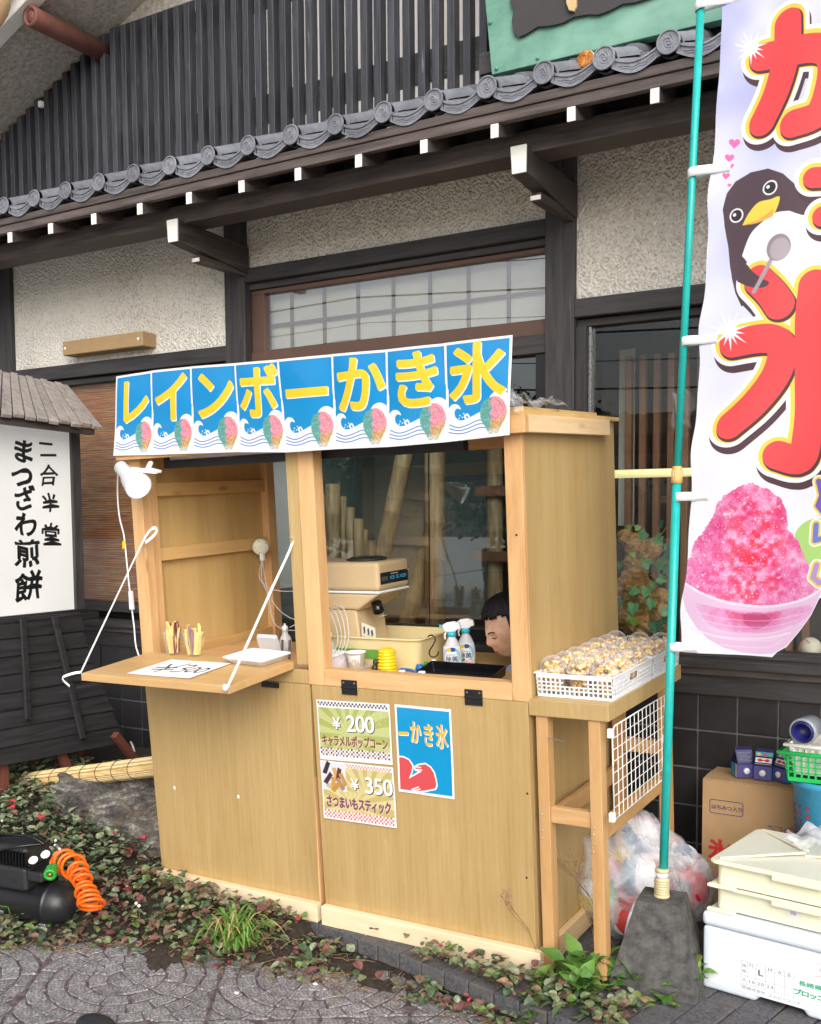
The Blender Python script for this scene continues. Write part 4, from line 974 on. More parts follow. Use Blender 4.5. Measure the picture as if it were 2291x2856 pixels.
def letter_sheet(ch, k):
    c = CV(360, 506, (250, 251, 253)); c.rect(13, 13, 347, 493, BLU)
    g_ = np.linspace(0, 1, 506)[:, None] * np.ones((1, 360)); c.put((g_ > .03) * (g_ < .97) * np.clip(g_, 0, 1) * (np.abs(np.linspace(-1, 1, 360))[None] < .925), (60, 176, 232), al=.35)
    c.ell(302, 330, 58, 58, (250, 251, 253)); c.rect(280, 300, 347, 480, (250, 251, 253))
    c.poly([(13, 395), (60, 410), (110, 402), (160, 385), (200, 370), (260, 366), (347, 372), (347, 493), (13, 493)], (250, 251, 253), smooth=False)
    c.poly([(13, 336), (40, 316), (72, 322), (88, 346), (66, 340), (52, 352), (54, 380), (80, 402), (120, 404), (60, 430), (13, 420)], (250, 251, 253), smooth=True)
    c.stroke([(120, 402), (110, 384), (124, 376), (134, 388)], 11, (250, 251, 253), smooth=True)
    for x, y in ((82, 378), (96, 388), (104, 370), (76, 392)): c.ell(x, y, 4, 4, (250, 251, 253))
    for q in range(3): c.stroke([(16, 418 + q * 20), (70, 452 + q * 16 - 14), (120, 432 + q * 18), (190, 412 + q * 20), (240, 420 + q * 18)], 5, (74, 128, 206), smooth=True)
    cone(c, 196, 300, 1.0)
    if ch == 'ー':
        for (dx, dy, cc) in ((7, 6, (250, 252, 240)), (0, 0, YEL)): c.stroke([(44 + dx, 190 + dy), (312 + dx, 190 + dy)], 2, cc); c.poly([(40 + dx, 166 + dy), (314 + dx, 166 + dy), (314 + dx, 212 + dy), (40 + dx, 212 + dy)], cc)
    else:
        for (dx, dy, cc) in ((7, 7, (250, 252, 240)), (0, 0, YEL)): c.char(ch, 178 + dx, 166 + dy, 318, cc, bold=9)
    return c.mat('letter_print_%d' % k, .22, .6, k=.76)
TOPS = [(326, 1050), (421.5, 1034), (531.6, 1022), (655, 1013), (773.7, 1003), (925.5, 988), (1077, 975), (1240.5, 957), (1428.7, 933.6)]
BOTS = [(316, 1271), (423, 1269), (535.6, 1265), (666, 1261), (794, 1262), (931.6, 1253), (1079, 1247), (1245, 1233), (1421.5, 1213)]
NAMES = ['tick-shaped stroke, at the far end of the row', 'slanted stroke over a vertical leg', 'short dash above a long rising stroke', 'cross with two side ticks', 'single long horizontal bar',
         'open hook with a side tick', 'two bars crossed above a curl', 'ice character, nearest the roof corner']
for i, ch in enumerate('レインボーかき氷'):
    v = -.05 - .0022 * i; a, d = K(*TOPS[i], v), K(*BOTS[i], v); bq, cq = K(*TOPS[i + 1], v), K(*BOTS[i + 1], v)
    du = .012 if i < 7 else 0.0
    fwd = rnd.uniform(.002, .006)
    sheet('letter_sheet', letter_sheet(ch, i), a, bq + Vector((du, 0, 0)), cq + Vector((du, 0, 0)), d, 'blue laminated sheet with a yellow letter: ' + NAMES[i], 'poster', n=6,
          bulge=lambda u, v_, f_=fwd: (0, -f_ * math.sin(PI * u) + .003 * math.sin(5 * v_ + 3 * u), 0), group='blue letter sheets over the serving window', th=.001)

# ---- price posters
def burst(c, x0, y0, x1, y1, c1, c2):
    h, w = y1 - y0, x1 - x0; yy, xx = np.mgrid[0:h, 0:w]; an = np.arctan2(yy - h * .62, xx - w * .42); m = (np.sin(an * 15) > .1) * 1.0
    c.rect(x0, y0, x1, y1, c1); c.put(m * np.clip(np.hypot(xx - w * .42, yy - h * .62) / 180, 0, 1), c2, x0, y0, .8)
def checker(c, x0, y0, x1, y1, n, cols):
    for i in range(int((x1 - x0) / n)):
        for j in range(int((y1 - y0) / n)):
            if (i + j) % 2 == 0: c.rect(x0 + i * n, y0 + j * n, x0 + (i + 1) * n, y0 + (j + 1) * n, cols[(i * 7 + j * 3) % len(cols)])
def yen(c, st, x, y, size):
    for dx, dy, cc in ((7, 7, (30, 34, 40)), (0, 0, (250, 251, 255))):
        c.char('¥', x + dx, y + dy + 6, size * .86, cc, bold=2.5)
        for i, ch in enumerate(st): c.char(ch, x + size * .95 + i * size * .60 + dx, y + dy, size * 1.28, cc, bold=3.0)
c = CV(714, 500, (244, 244, 248)); burst(c, 12, 62, 702, 400, (198, 204, 140), (168, 176, 92)); checker(c, 14, 12, 700, 62, 17, [(84, 66, 70), (112, 92, 88)]); checker(c, 14, 396, 700, 464, 17, [(84, 62, 62), (138, 108, 100), (212, 180, 150)])
for q in range(60): c.rect(rnd.uniform(380, 690), rnd.uniform(70, 200), 0, 0, (230, 236, 180)) if False else c.ell(rnd.uniform(250, 690), rnd.uniform(70, 210), 5, 5, (224, 230, 170), .7)
yen(c, '200', 190, 180, 150)
for i, ch in enumerate('キャラメルポップコーン'):
    for dx, cc in ((3, (236, 232, 200)), (0, (138, 76, 66))): c.char(ch, 62 + i * 59 + dx, 334 + dx, 78, cc, bold=3.2, sx=.78, sy=1.25)
P1 = c.mat('popcorn_price_print', .4, .15, bump=.1)
c = CV(714, 500, (246, 246, 248)); burst(c, 250, 44, 702, 420, (222, 208, 150), (196, 178, 108)); burst(c, 12, 250, 702, 420, (222, 208, 150), (196, 178, 108)); checker(c, 260, 12, 700, 46, 15, [(226, 140, 132), (204, 120, 108)]); checker(c, 14, 418, 700, 486, 17, [(222, 106, 98), (238, 160, 148), (206, 88, 88)])
c.rect(12, 12, 250, 250, (222, 226, 234)); c.ell(140, 215, 95, 30, (188, 150, 60), .5)
for q, (x, y, r_, cc) in enumerate(((60, 60, .5, (58, 48, 52)), (70, 150, .7, (84, 44, 46)), (120, 190, .1, (206, 158, 84)), (150, 110, -.2, (214, 170, 100)), (178, 110, .3, (108, 56, 44)), (190, 190, -.5, (168, 138, 120)), (145, 215, .8, (196, 146, 70)), (220, 150, -.4, (200, 150, 80)))):
    cr, sr = math.cos(r_), math.sin(r_); c.poly([(x + a * cr - b_ * sr, y + a * sr + b_ * cr) for a, b_ in ((-22, -60), (18, -56), (24, 50), (-18, 60))], cc)
yen(c, '350', 330, 170, 150)
for i, ch in enumerate('さつまいもスティック'):
    for dx, cc in ((3, (240, 232, 206)), (0, (122, 56, 96))): c.char(ch, 66 + i * 64 + dx, 345 + dx, 84, cc, bold=3.6, sx=.80, sy=1.3)
P2 = c.mat('potato_price_print', .4, .15, bump=.1)
def bl(k): return lambda u, v: (0, -.0015 * abs(math.sin(3 * u * PI * .5 + k)) - .0008 * math.sin(7 * v + k), 0)
sheet('price_poster', P1, K(882, 1951, -.006), K(1087, 1964, -.006), K(1096.5, 2134, -.006), K(893.5, 2117, -.006), 'pale green price poster reading 200 yen, the upper of two', 'poster', bulge=bl(0))
sheet('price_poster', P2, K(894, 2120, -.008), K(1097, 2141, -.008), K(1108, 2310, -.008), K(905, 2281, -.008), 'pale yellow price poster reading 350 yen with potato photo, the lower of two', 'poster', bulge=bl(1))
# blue poster
c = CV(540, 760, (246, 248, 250)); c.rect(18, 22, 522, 738, (10, 152, 208))
def zp(x, y):   # zoom3 px -> canvas by bilinear inverse of poster quad
    ax_ = (905 + (945 - 905) * (y - 222) / 840); bx_ = (1448 + 35 * (y - 272) / 868); u = (x - ax_) / (bx_ - ax_); ty = 222 + 50 * u; by = 1062 + 78 * u
    return (u * 540, (y - ty) / (by - ty) * 760)
for dx, cc in ((7, (246, 250, 250)), (0, (232, 186, 66))):
    c.poly([(zp(940, 480)[0] + dx, zp(940, 482)[1] + dx), (zp(1035, 490)[0] + dx, zp(1035, 488)[1] + dx), (zp(1035, 525)[0] + dx, zp(1035, 520)[1] + dx), (zp(940, 515)[0] + dx, zp(940, 514)[1] + dx)], cc)
    for ch, x, y in (('か', 1108, 488), ('き', 1235, 515), ('氷', 1360, 530)):
        X, Y = zp(x, y); c.char(ch, X + dx, Y + dx, 124, cc, bold=3.5, sx=.92, sy=1.75)
red = [(925, 730), (990, 735), (1040, 760), (1075, 810), (1075, 850), (1045, 940), (1100, 910), (1170, 870), (1110, 850), (1105, 830), (1140, 810), (1205, 800), (1250, 830), (1285, 880), (1305, 960), (1312, 1000), (1300, 1035), (1200, 1055), (1080, 1062), (935, 1056)]
rp = [zp(x, y) for x, y in red]
c.stroke(rp + rp[:1], 26, (246, 248, 250)); c.poly(rp, (218, 84, 88)); c.rect(0, 0, 18, 760, (246, 248, 250)); c.rect(0, 738, 540, 760, (246, 248, 250))
for a, b_ in (((1075, 1045), (1140, 1020)), ((1085, 1058), (1155, 1040)), ((1110, 825), (1160, 832)), ((1115, 850), (1170, 856))): c.stroke([zp(*a), zp(*b_)], 10, (246, 248, 250))
sheet('ice_poster', c.mat('ice_poster_print', .25, .5), K(1101.7, 1964.2, -.006), K(1258.7, 1978.7, -.006), K(1268.9, 2229.7, -.006), K(1113.3, 2207.1, -.006), 'blue poster with yellow ice lettering and red shape, beside the price posters', 'poster', bulge=bl(2))
# handwritten price on the drop shelf
c = CV(520, 300, (250, 250, 252))
for pts in ([(150, 70), (205, 125), (262, 48)], [(120, 128), (250, 112)], [(130, 158), (255, 138)], [(200, 125), (190, 190)], [(285, 70), (325, 60), (330, 95), (300, 115), (338, 130), (325, 165), (280, 172)], [(380, 90), (360, 130), (375, 160), (405, 140), (405, 100), (380, 90)], [(445, 90), (425, 130), (440, 160), (470, 138), (468, 100), (445, 90)]): c.stroke([(x * 1.15 - 60, y * 1.25) for x, y in pts], 15, (30, 30, 44), smooth=True)
def onshelf(px, py, h=.0015):
    p = Kw(px, py, .88)
    for _ in range(4): p = Kw(px, py, .8905 + .068 * min(0, p.y) + h)
    return p
z1 = lambda x, y: (180 + x / 2.47, 1250 + y / 2.47)
z2 = lambda x, y: (840 + x / 2.47, 1250 + y / 2.47)
sheet('price_card', c.mat('price_card_print', .6), onshelf(*z1(735, 1455)), onshelf(*z1(1150, 1485)), onshelf(*z1(860, 1590)), onshelf(*z1(425, 1552)), 'white paper with handwritten 300 yen lying on the drop shelf', 'paper', bulge=lambda u, v: (0, 0, .002 * u * u), nrm=(0, 0, -.6))

# ---------------------------------------------------------------- tall ice banner on the teal pole
BX = lambda z: -.825 + (-.925 + .825) * (2.915 - z) / (2.915 - 1.037)
BT, BB, BW, BY = 2.97, 1.034, .60, 3.1
CW, CH_ = 620, 2000
def bc(px, py):
    p = atY(px, py, BY); return ((p.x - BX(p.z)) / BW * CW, (BT - p.z) / (BT - BB) * CH_)
A7 = lambda x, y: bc(1800 + x / 2.395, y / 2.395)
A8 = lambda x, y: bc(1800 + x / 2.053, 850 + y / 2.053)
c = CV(CW, CH_, (224, 226, 246)); nz = vnoise(CW, CH_, 160, 4) * .6 + vnoise(CW, CH_, 60, 8) * .4; yy = np.linspace(0, 1, CH_)[:, None] * np.ones((1, CW))
c.put(np.clip(1.25 - yy * 2.2, 0, 1) * np.clip(nz * 1.6 - .3, 0, 1), (178, 182, 232), al=.9); c.put(np.clip((yy - .45) * 3, 0, 1), (238, 240, 250), al=.8)
sc7 = np.hypot(A7(200, 0)[0] - A7(100, 0)[0], A7(200, 0)[1] - A7(100, 0)[1]) / 100; sc8 = np.hypot(A8(200, 0)[0] - A8(100, 0)[0], A8(200, 0)[1] - A8(100, 0)[1]) / 100
def big(strokes, w, sc):
    for off, ww, cc in (((14, 40), w + 92, (78, 52, 60)), ((0, 0), w + 92, (246, 246, 252)), ((0, 0), w + 44, (240, 208, 84)), ((8, 12), w + 8, (78, 50, 54)), ((0, 0), w - 4, (238, 74, 78))):
        for pts in strokes: c.stroke([(x + off[0] * sc, y + off[1] * sc) for x, y in pts], ww * sc, cc, smooth=True)
# penguin behind the big characters
dk = (82, 62, 72)
c.poly([A7(*p) for p in ((545, 1290), (600, 1210), (700, 1150), (820, 1130), (930, 1170), (1010, 1240), (1060, 1300), (1110, 1335), (1100, 1500), (900, 1600), (800, 1900), (640, 2050), (590, 1960), (560, 1860), (545, 1760), (538, 1650), (518, 1520), (512, 1400))], dk)
c.poly([A7(*p) for p in ((960, 1412), (860, 1430), (760, 1500), (690, 1570), (640, 1680), (632, 1730), (680, 1800), (800, 1860), (1000, 1900), (1180, 1800), (1180, 1440), (1060, 1440))], (246, 248, 252), smooth=True)
c.poly([A7(*p) for p in ((540, 1640), (640, 1720), (700, 1800), (780, 1862), (812, 1880), (814, 1910), (760, 1926), (680, 1916), (600, 1880), (550, 1800))], dk, smooth=True)
big([[A7(1130, 1190), A7(1300, 1170), A7(1500, 1120)], [A7(1180, 1440), A7(1500, 1360)], [A7(1330, 1070), A7(1380, 1300), A7(1460, 1500)], [A7(1480, 1620), A7(1360, 1570), A7(1330, 1660), A7(1450, 1720)]], 120, sc7)
c.poly([A7(*p) for p in ((640, 1510), (690, 1430), (760, 1360), (840, 1340), (905, 1322), (880, 1400), (840, 1450), (740, 1495))], (244, 216, 80), smooth=True); c.poly([A7(*p) for p in ((640, 1512), (760, 1470), (860, 1400), (850, 1450), (740, 1496))], (236, 176, 84))
for x, y in ((843, 1262), (604, 1444)):
    X, Y = A7(x, y); c.ell(X, Y, 44 * sc7, 44 * sc7, (240, 240, 246)); c.ell(X, Y, 34 * sc7, 34 * sc7, (46, 36, 44)); c.ell(X - 12 * sc7, Y - 6 * sc7, 11 * sc7, 11 * sc7, (246, 246, 250))
big([[A7(770, 385), A7(950, 355), A7(1150, 330), A7(1240, 390), A7(1230, 560), A7(1150, 760), A7(985, 830)], [A7(945, 150), A7(940, 350), A7(870, 600), A7(765, 815)], [A7(1380, 280), A7(1470, 420)]], 165, sc7)
big([[A7(745, 1870), A7(830, 1950), A7(900, 2040)], [A8(500, 225), A8(700, 195), A8(780, 250), A8(740, 400), A8(620, 560), A8(480, 690)], [A8(960, -120), A8(935, 300), A8(930, 700), A8(890, 880), A8(755, 860)], [A8(1120, 60), A8(1000, 300), A8(1200, 700)]], 165, (sc7 + sc8 * 1.0) / 2)
c.poly([A7(*p) for p in ((600, 1882), (680, 1916), (760, 1926), (812, 1908), (814, 1882), (770, 1862), (700, 1810), (650, 1760), (580, 1800))], dk, smooth=True)
X, Y = A7(884, 1655); c.stroke([A7(720, 1950), A7(835, 1735)], 26 * sc7, (168, 158, 168)); c.ell(X, Y, 72 * sc7, 80 * sc7, (150, 138, 146)); c.ell(X + 8 * sc7, Y + 10 * sc7, 58 * sc7, 66 * sc7, (176, 166, 174))
for cx_, cy_, f in ((690, 320, A7), (485, 150, A8)):
    for k in range(14):
        a = 2 * PI * k / 14 + .2; r = 125 if k % 2 else 95; c.poly([f(cx_ + r * math.cos(a), cy_ + r * math.sin(a)), f(cx_ + 22 * math.cos(a + .5), cy_ + 22 * math.sin(a + .5)), f(cx_ + 22 * math.cos(a - .5), cy_ + 22 * math.sin(a - .5))], (250, 250, 255))
    X, Y = f(cx_, cy_); c.ell(X, Y, 44 * sc7, 44 * sc7, (250, 250, 255))
for x, y, r in ((575, 955, 40), (545, 1055, 33), (560, 1108, 20), (532, 1175, 26), (560, 1235, 14)):
    c.poly([A7(x + r * 16 * math.sin(q) ** 3 / 16, y - r * (13 * math.cos(q) - 5 * math.cos(2 * q) - 2 * math.cos(3 * q) - math.cos(4 * q)) / 16) for q in [2 * PI * k / 30 for k in range(30)]], (250, 110, 172))
# shaved ice in a bowl
n1, n2, n3 = vnoise(CW, CH_, 5, 1), vnoise(CW, CH_, 14, 2), vnoise(CW, CH_, 46, 3)
ice = np.zeros((CH_, CW, 3)); f = np.clip(n1 * .35 + n2 * .35 + n3 * .5 - .1, 0, 1)[..., None]
ice[:] = np.array((238, 196, 226)) / 255 * (1 - f) + np.array((214, 44, 128)) / 255 * f
gx, gy = np.meshgrid(np.arange(CW), np.arange(CH_)); cx0, cy0 = A8(610, 1430); rd = np.exp(-(((gx - cx0) / 95) ** 2 + ((gy - cy0) / 190) ** 2))[..., None] * np.clip(n2 * 1.5 + n1 * .5 - .5, 0, 1)[..., None]
ice = ice * (1 - rd) + np.array((226, 30, 62)) / 255 * rd
hl = np.clip((n1 - .74) * 5, 0, 1)[..., None] * .7; ice = ice * (1 - hl) + hl
mnd = [(610, 1020), (560, 1030), (500, 1060), (440, 1100), (410, 1130), (380, 1210), (330, 1285), (260, 1370), (220, 1480), (200, 1580), (400, 1700), (700, 1740), (900, 1700), (1010, 1640), (970, 1560), (920, 1450), (860, 1350), (805, 1280), (800, 1180), (765, 1110), (700, 1060)]
jit = []
for i, (x, y) in enumerate(mnd):
    x2, y2 = mnd[(i + 1) % len(mnd)]
    for q in range(6): jit.append((x + (x2 - x) * q / 6 + rnd.uniform(-7, 7), y + (y2 - y) * q / 6 + rnd.uniform(-7, 7)))
gr = [(960, 1230), (900, 1250), (850, 1300), (860, 1380), (900, 1440), (960, 1490), (1200, 1480), (1200, 1230)]
c.poly([A8(x + rnd.uniform(-5, 5), y + rnd.uniform(-5, 5)) for x, y in gr], (172, 214, 120), smooth=True)
c.poly([A8(*p) for p in jit], ice)
bw = [(200, 1590), (215, 1680), (240, 1760), (290, 1850), (350, 1910), (440, 1965), (540, 1995), (640, 2004), (720, 2000), (800, 1955), (880, 1868), (950, 1780), (1010, 1650), (1016, 1620), (900, 1690), (700, 1735), (480, 1715), (330, 1660)]
c.poly([A8(*p) for p in bw], (226, 190, 222))
bwl = ice * .55 + np.array((214, 120, 182)) / 255 * .45; cxb, cyb = A8(620, 1790)
for k in range(7):
    f = 1 - k * .13; c.poly([(cxb + (A8(*p)[0] - cxb) * f, cyb + (A8(*p)[1] - cyb) * f * .8) for p in ((290, 1690), (480, 1730), (700, 1748), (940, 1700), (940, 1770), (840, 1850), (700, 1900), (520, 1910), (380, 1850), (320, 1770))], bwl if k < 4 else (206, 48, 92), .30, smooth=True)
c.poly([A8(*p) for p in ((560, 1770), (660, 1765), (720, 1810), (640, 1860), (570, 1830))], (168, 44, 96), .45, smooth=True)
for k in range(5): c.stroke([A8(300 + 30 * k, 1760 + 46 * k), A8(480 + 10 * k, 1800 + 40 * k), A8(700, 1810 + 38 * k), A8(900 - 30 * k, 1770 + 36 * k)], 4, (246, 226, 244), .35, smooth=True)
c.stroke([A8(*p) for p in ((205, 1590), (330, 1655), (480, 1705), (700, 1728), (900, 1690), (1012, 1625))], 7, (248, 236, 246), .8, smooth=True); c.stroke([A8(260, 1850), A8(420, 1900), A8(640, 1915), A8(830, 1880)], 5, (246, 226, 242), .7, smooth=True)
for pts, cc in (([(990, 1010), (1010, 1090), (985, 1150), (1020, 1190)], (118, 92, 190)), ([(975, 1260), (970, 1350), (1040, 1330)], (108, 126, 206)), ([(985, 1490), (965, 1560), (1000, 1590), (1060, 1570)], (176, 148, 206))):
    for ww, c2 in ((66, (246, 246, 250)), (50, (240, 208, 84)), (28, cc)): c.stroke([A8(*p) for p in pts], ww * sc8, c2)
PB = c.mat('ice_banner_print', .7, .0, k=.75, bump=.05)
lim8 = [(1500, 1640), (1016, 1650), (950, 1785), (880, 1875), (800, 1965), (720, 2004)]
def right_lim(v):      # v canvas fraction from top
    P = [(A8(x, y)[1] / CH_, A8(x, y)[0] / CW) for x, y in lim8]
    if v <= P[0][0]: return 1.0
    for (a, b_), (c2, d_) in zip(P, P[1:]):
        if a <= v <= c2: return min(1, b_ + (d_ - b_) * (v - a) / (c2 - a + 1e-9))
    return P[-1][1]
bm = MB(); bm.uv = {}; NU, NV = 36, 120
def bpos(u, v, side=0):
    z = BT - (BT - BB) * v; x = BX(z) + BW * u
    y = BY + .010 * math.sin(9 * u + 5 * v) * min(1, u * 3) + .006 * math.sin(31 * v + 4 * u) * min(1, u * 5 + .2) + .004 * math.sin(60 * v + 15 * u) * math.exp(-((v - .52) / .08) ** 2 * 0 - u * 1.5)
    ed = sum(math.exp(-((v - q) / .035) ** 2) for q in (.01, .31, .505, .685, .935)); x += .010 * (1 - min(1, ed)) * (1 - u) * (1 - u)
    return (x, y + side, z)
for sd_ in (0, 1):
    st = len(bm.v)
    for j in range(NV + 1):
        v = j / NV; rl = right_lim(v)
        for i in range(NU + 1):
            u = rl * i / NU; bm.v.append(bpos(u, v, .0008 * sd_)); bm.uv[st + j * (NU + 1) + i] = (u, 1 - v)
    for j in range(NV):
        for i in range(NU):
            a = st + j * (NU + 1) + i; f_ = [a, a + NU + 1, a + NU + 2, a + 1] if sd_ == 0 else [a, a + 1, a + NU + 2, a + NU + 1]
            bm.f.append(f_); bm.m.append(0); bm.sm.append(True)
banner = bm.build('ice_banner', PB); tag(banner, 'tall cloth banner with red ice lettering, penguin and pink shaved ice', 'banner')
# pole with joint, base
pole_pts = [atY(1848, 2530, BY), atY(1862, 1990, BY), atY(1890, 1400, BY), atY(1930, 700, BY), atY(1958, 20, BY), atY(1965, -160, BY)]
pd = (pole_pts[-1] - pole_pts[0]).normalized(); p0 = pole_pts[0] - pd * .06
pole = empty('banner_pole', 'teal plastic banner pole standing in the concrete block', 'pole')
b = MB(); b.smooth = True; j_ = atY(1889, 1325, BY)
b.tube([p0, j_], .0135, 14); b.build('lower_tube', M['teal_pole'], pole)
b = MB(); b.smooth = True; b.tube([j_, pole_pts[-1]], .0112, 14); b.build('upper_tube', M['teal_pole'], pole)
b = MB(); b.smooth = True; d_ = pd; b.lathe([(.0135, -.026), (.017, -.024), (.0175, -.010), (.0165, -.008), (.0165, .014), (.0145, .022), (.0135, .026)], 16, j_, d_); b.build('joint', plain('amber_pole_joint', srgb(206, 166, 98), .45), pole)
for k in range(16):
    X = d_.orthogonal().normalized(); Y = d_.cross(X); r = X * math.cos(2 * PI * k / 16) + Y * math.sin(2 * PI * k / 16); MB().bar(j_ + r * .0168 - d_ * .006, j_ + r * .0166 + d_ * .014, .0024, .0024).build('joint_rib', M['ivory_joint'], pole)
arm = MB(); arm.smooth = True; tp_ = pole_pts[-1]; arm.tube([tp_ + Vector((-.02, .0, 0)), tp_ + Vector((.60, .0, .02))], .006, 8); arm.build('cross_arm', M['teal_pole'], pole)
for px, py, w_ in ((1965, 12, .075), (1960, 477, .085), (1955, 948, .075), (1900, 1385, .07), (1870, 1803, .07)):
    p = atY(px, py, BY); v = (BT - p.z) / (BT - BB); q0 = Vector(bpos(.0, v)); cpt = p0 + pd * ((p.z - p0.z) / pd.z); b = MB(); pts = []
    e_ = Vector(bpos(.09, v, -.0022)); b2 = [e_, Vector(bpos(.03, v, -.003)), cpt + Vector((.004, -.0165, 0)), cpt + Vector((-.0165, -.006, -.003)), cpt + Vector((-.0165, .006, -.003)), cpt + Vector((.004, .0165, 0)), Vector(bpos(.04, v, .006))]
    cc = catmull(b2, 5); n = len(cc); hh = .013; b.smooth = True
    b._add([x + Vector((0, 0, hh)) for x in cc] + [x - Vector((0, 0, hh)) for x in cc], [(i, i + 1, n + i + 1, n + i) for i in range(n - 1)]); o = b.build('loop', M['white_soft'], banner); so_ = o.modifiers.new('s', 'SOLIDIFY'); so_.thickness = .0012
# ================================================================ CONCRETE POLE BASE
bc0 = Vector((p0.x, p0.y, 0)); topz = .265
base = empty('pole_base', 'weathered concrete pyramid block holding the banner pole', 'pole base', T(bc0.x, bc0.y, 0) @ RZ(math.radians(6)))
b = MB(); n = 7
def ringpts(hw, z, wob):
    pts = []
    for s_ in range(4):
        for k in range(n):
            f = -1 + 2 * k / n; x, y = ((f, -1), (1, f), (-f, 1), (-1, -f))[s_]; q = 1 + (wob if k % 2 else 0)
            pts.append((x * hw * q, y * hw * q, z))
    return pts
rs = [ringpts(.132, .0, .0), ringpts(.130, .03, .012), ringpts(.072, .238, .03), ringpts(.066, topz, .0)]
vs = [p for r in rs for p in r]; m = 4 * n
b._add(vs, [(i * m + k, i * m + (k + 1) % m, (i + 1) * m + (k + 1) % m, (i + 1) * m + k) for i in range(3) for k in range(m)] + [tuple(3 * m + k for k in range(m))]); b.build('block', M['concrete'], base)
b = MB(); b.smooth = True; prof = [(.024, 0), (.025, .008)]
for k in range(6): prof += [(.0215, .010 + k * .008), (.0215, .013 + k * .008), (.0235, .014 + k * .008), (.0235, .017 + k * .008)]
prof += [(.0185, .06), (.0185, .078), (.021, .08), (.021, .09), (.0165, .092)]
b.lathe(prof, 20, (0, 0, topz - .002)); b.build('ribbed_socket', M['ivory_joint'], base)
MB().lathe([(.0195, .062), (.0195, .077)], 20, (0, 0, topz)).build('collar', M['white'], base, smooth=True)

# ================================================================ POPCORN
t = NT('caramel_popcorn'); v = t.tex(); n1 = t.noise(v, 90, 4); n2 = t.noise(v, 35, 3)
oi = t.n.new('ShaderNodeObjectInfo')
t.col(t.ramp(t.math('ADD', t.math('MULTIPLY', n1, .5), t.math('MULTIPLY', n2, .5)), [(.36, srgb(160, 92, 32)), (.46, srgb(208, 154, 82)), (.55, srgb(240, 212, 156)), (.67, srgb(253, 244, 224))])).rough(.55).bump(n1, .5, .003).set(Subsurface_Weight=.15); M['pop'] = t.m
kern = []
for s_ in range(5):
    r2 = random.Random(s_); b = MB()
    ph = [r2.uniform(0, 6) for _ in range(6)]
    b.ell((0, 0, 0), (.0085, .0085, .0075), 8, 6, lambda d: 1 + .28 * math.sin(d.x * 5 + ph[0]) * math.sin(d.y * 5 + ph[1]) + .2 * math.sin(d.z * 6 + ph[2] + d.x * 3)); kern.append((b.v, b.f))
def pop_mesh(seed):
    r2 = random.Random(seed); b = MB(); b.smooth = True
    for k in range(105):
        for _ in range(20):
            z = r2.uniform(.006, .094); rr_ = .026 + .012 * min(1, z / .07)
            if z > .078: rr_ = math.sqrt(max(0, .040 ** 2 - (z - .070) ** 2)) * .86 - .002
            a = r2.uniform(0, 2 * PI); q = rr_ * math.sqrt(r2.uniform(.25, 1)) - .004
            if q > 0: break
        e = Euler((r2.uniform(0, 6), r2.uniform(0, 6), r2.uniform(0, 6))).to_matrix(); s_ = r2.uniform(.75, 1.2); kv, kf = kern[r2.randrange(5)]
        o = Vector((q * math.cos(a), q * math.sin(a), z)); b._add([e @ (Vector(x) * s_) + o for x in kv], kf)
    me = b.mesh('popcorn'); me.materials.append(M['pop']); return me
pops = [pop_mesh(s_) for s_ in range(4)]
b = MB(); b.smooth = True; b.lathe([(.0, .001), (.027, .0), (.0285, .002), (.0405, .070), (.0425, .072), (.0425, .0745)], 24, cap=False); cupm = b.mesh('cup'); cupm.materials.append(M['dome'])
b = MB(); b.smooth = True; b.lathe([(.0445, .070), (.0445, .0765), (.0415, .0775)] + [(.0405 * math.cos(q * PI / 2 / 9), .078 + .041 * math.sin(q * PI / 2 / 9)) for q in range(9)] + [(.006, .1185)], 24, cap=False); lidm = b.mesh('dome_lid'); lidm.materials.append(M['dome'])
b = MB(); b.smooth = True; b.lathe([(.0425, .0700), (.0452, .0705), (.0455, .0755), (.0425, .0765)], 24, cap=False); rimm = b.mesh('rim'); rimm.materials.append(M['clear_rim'])
lk = {0: 'against the stall wall', 1: 'in the middle', 2: 'on the open side'}; rk = ['front row', 'second row', 'third row', 'fourth row', 'fifth row', 'sixth row', 'seventh row']
cupn = 0
for r in range(7):
    for k in range(3):
        u = .052 + k * .083 + rnd.uniform(-.003, .003); v = .095 + r * .086 + (.022 if r > 3 else 0) + rnd.uniform(-.003, .003)
        if v > .70: continue
        Mx = KM @ T(u, v, TT + .004 + (.002 if k == 0 else 0)) @ RX(rnd.uniform(-.05, .05)) @ RY(rnd.uniform(-.06, .06) + (-.10 if (k == 0 and r == 0) else 0)) @ RZ(rnd.uniform(0, 6))
        cup = empty('popcorn_cup', 'domed clear cup of caramel popcorn, %s of the baskets, %s' % (rk[r], lk[k]), 'popcorn cup', Mx, 'popcorn cups in white baskets'); cupn += 1
        link('cup', cupm, cup); link('dome_lid', lidm, cup); link('rim', rimm, cup); o = link('popcorn', pops[cupn % 4], cup); o['kind'] = 'stuff'
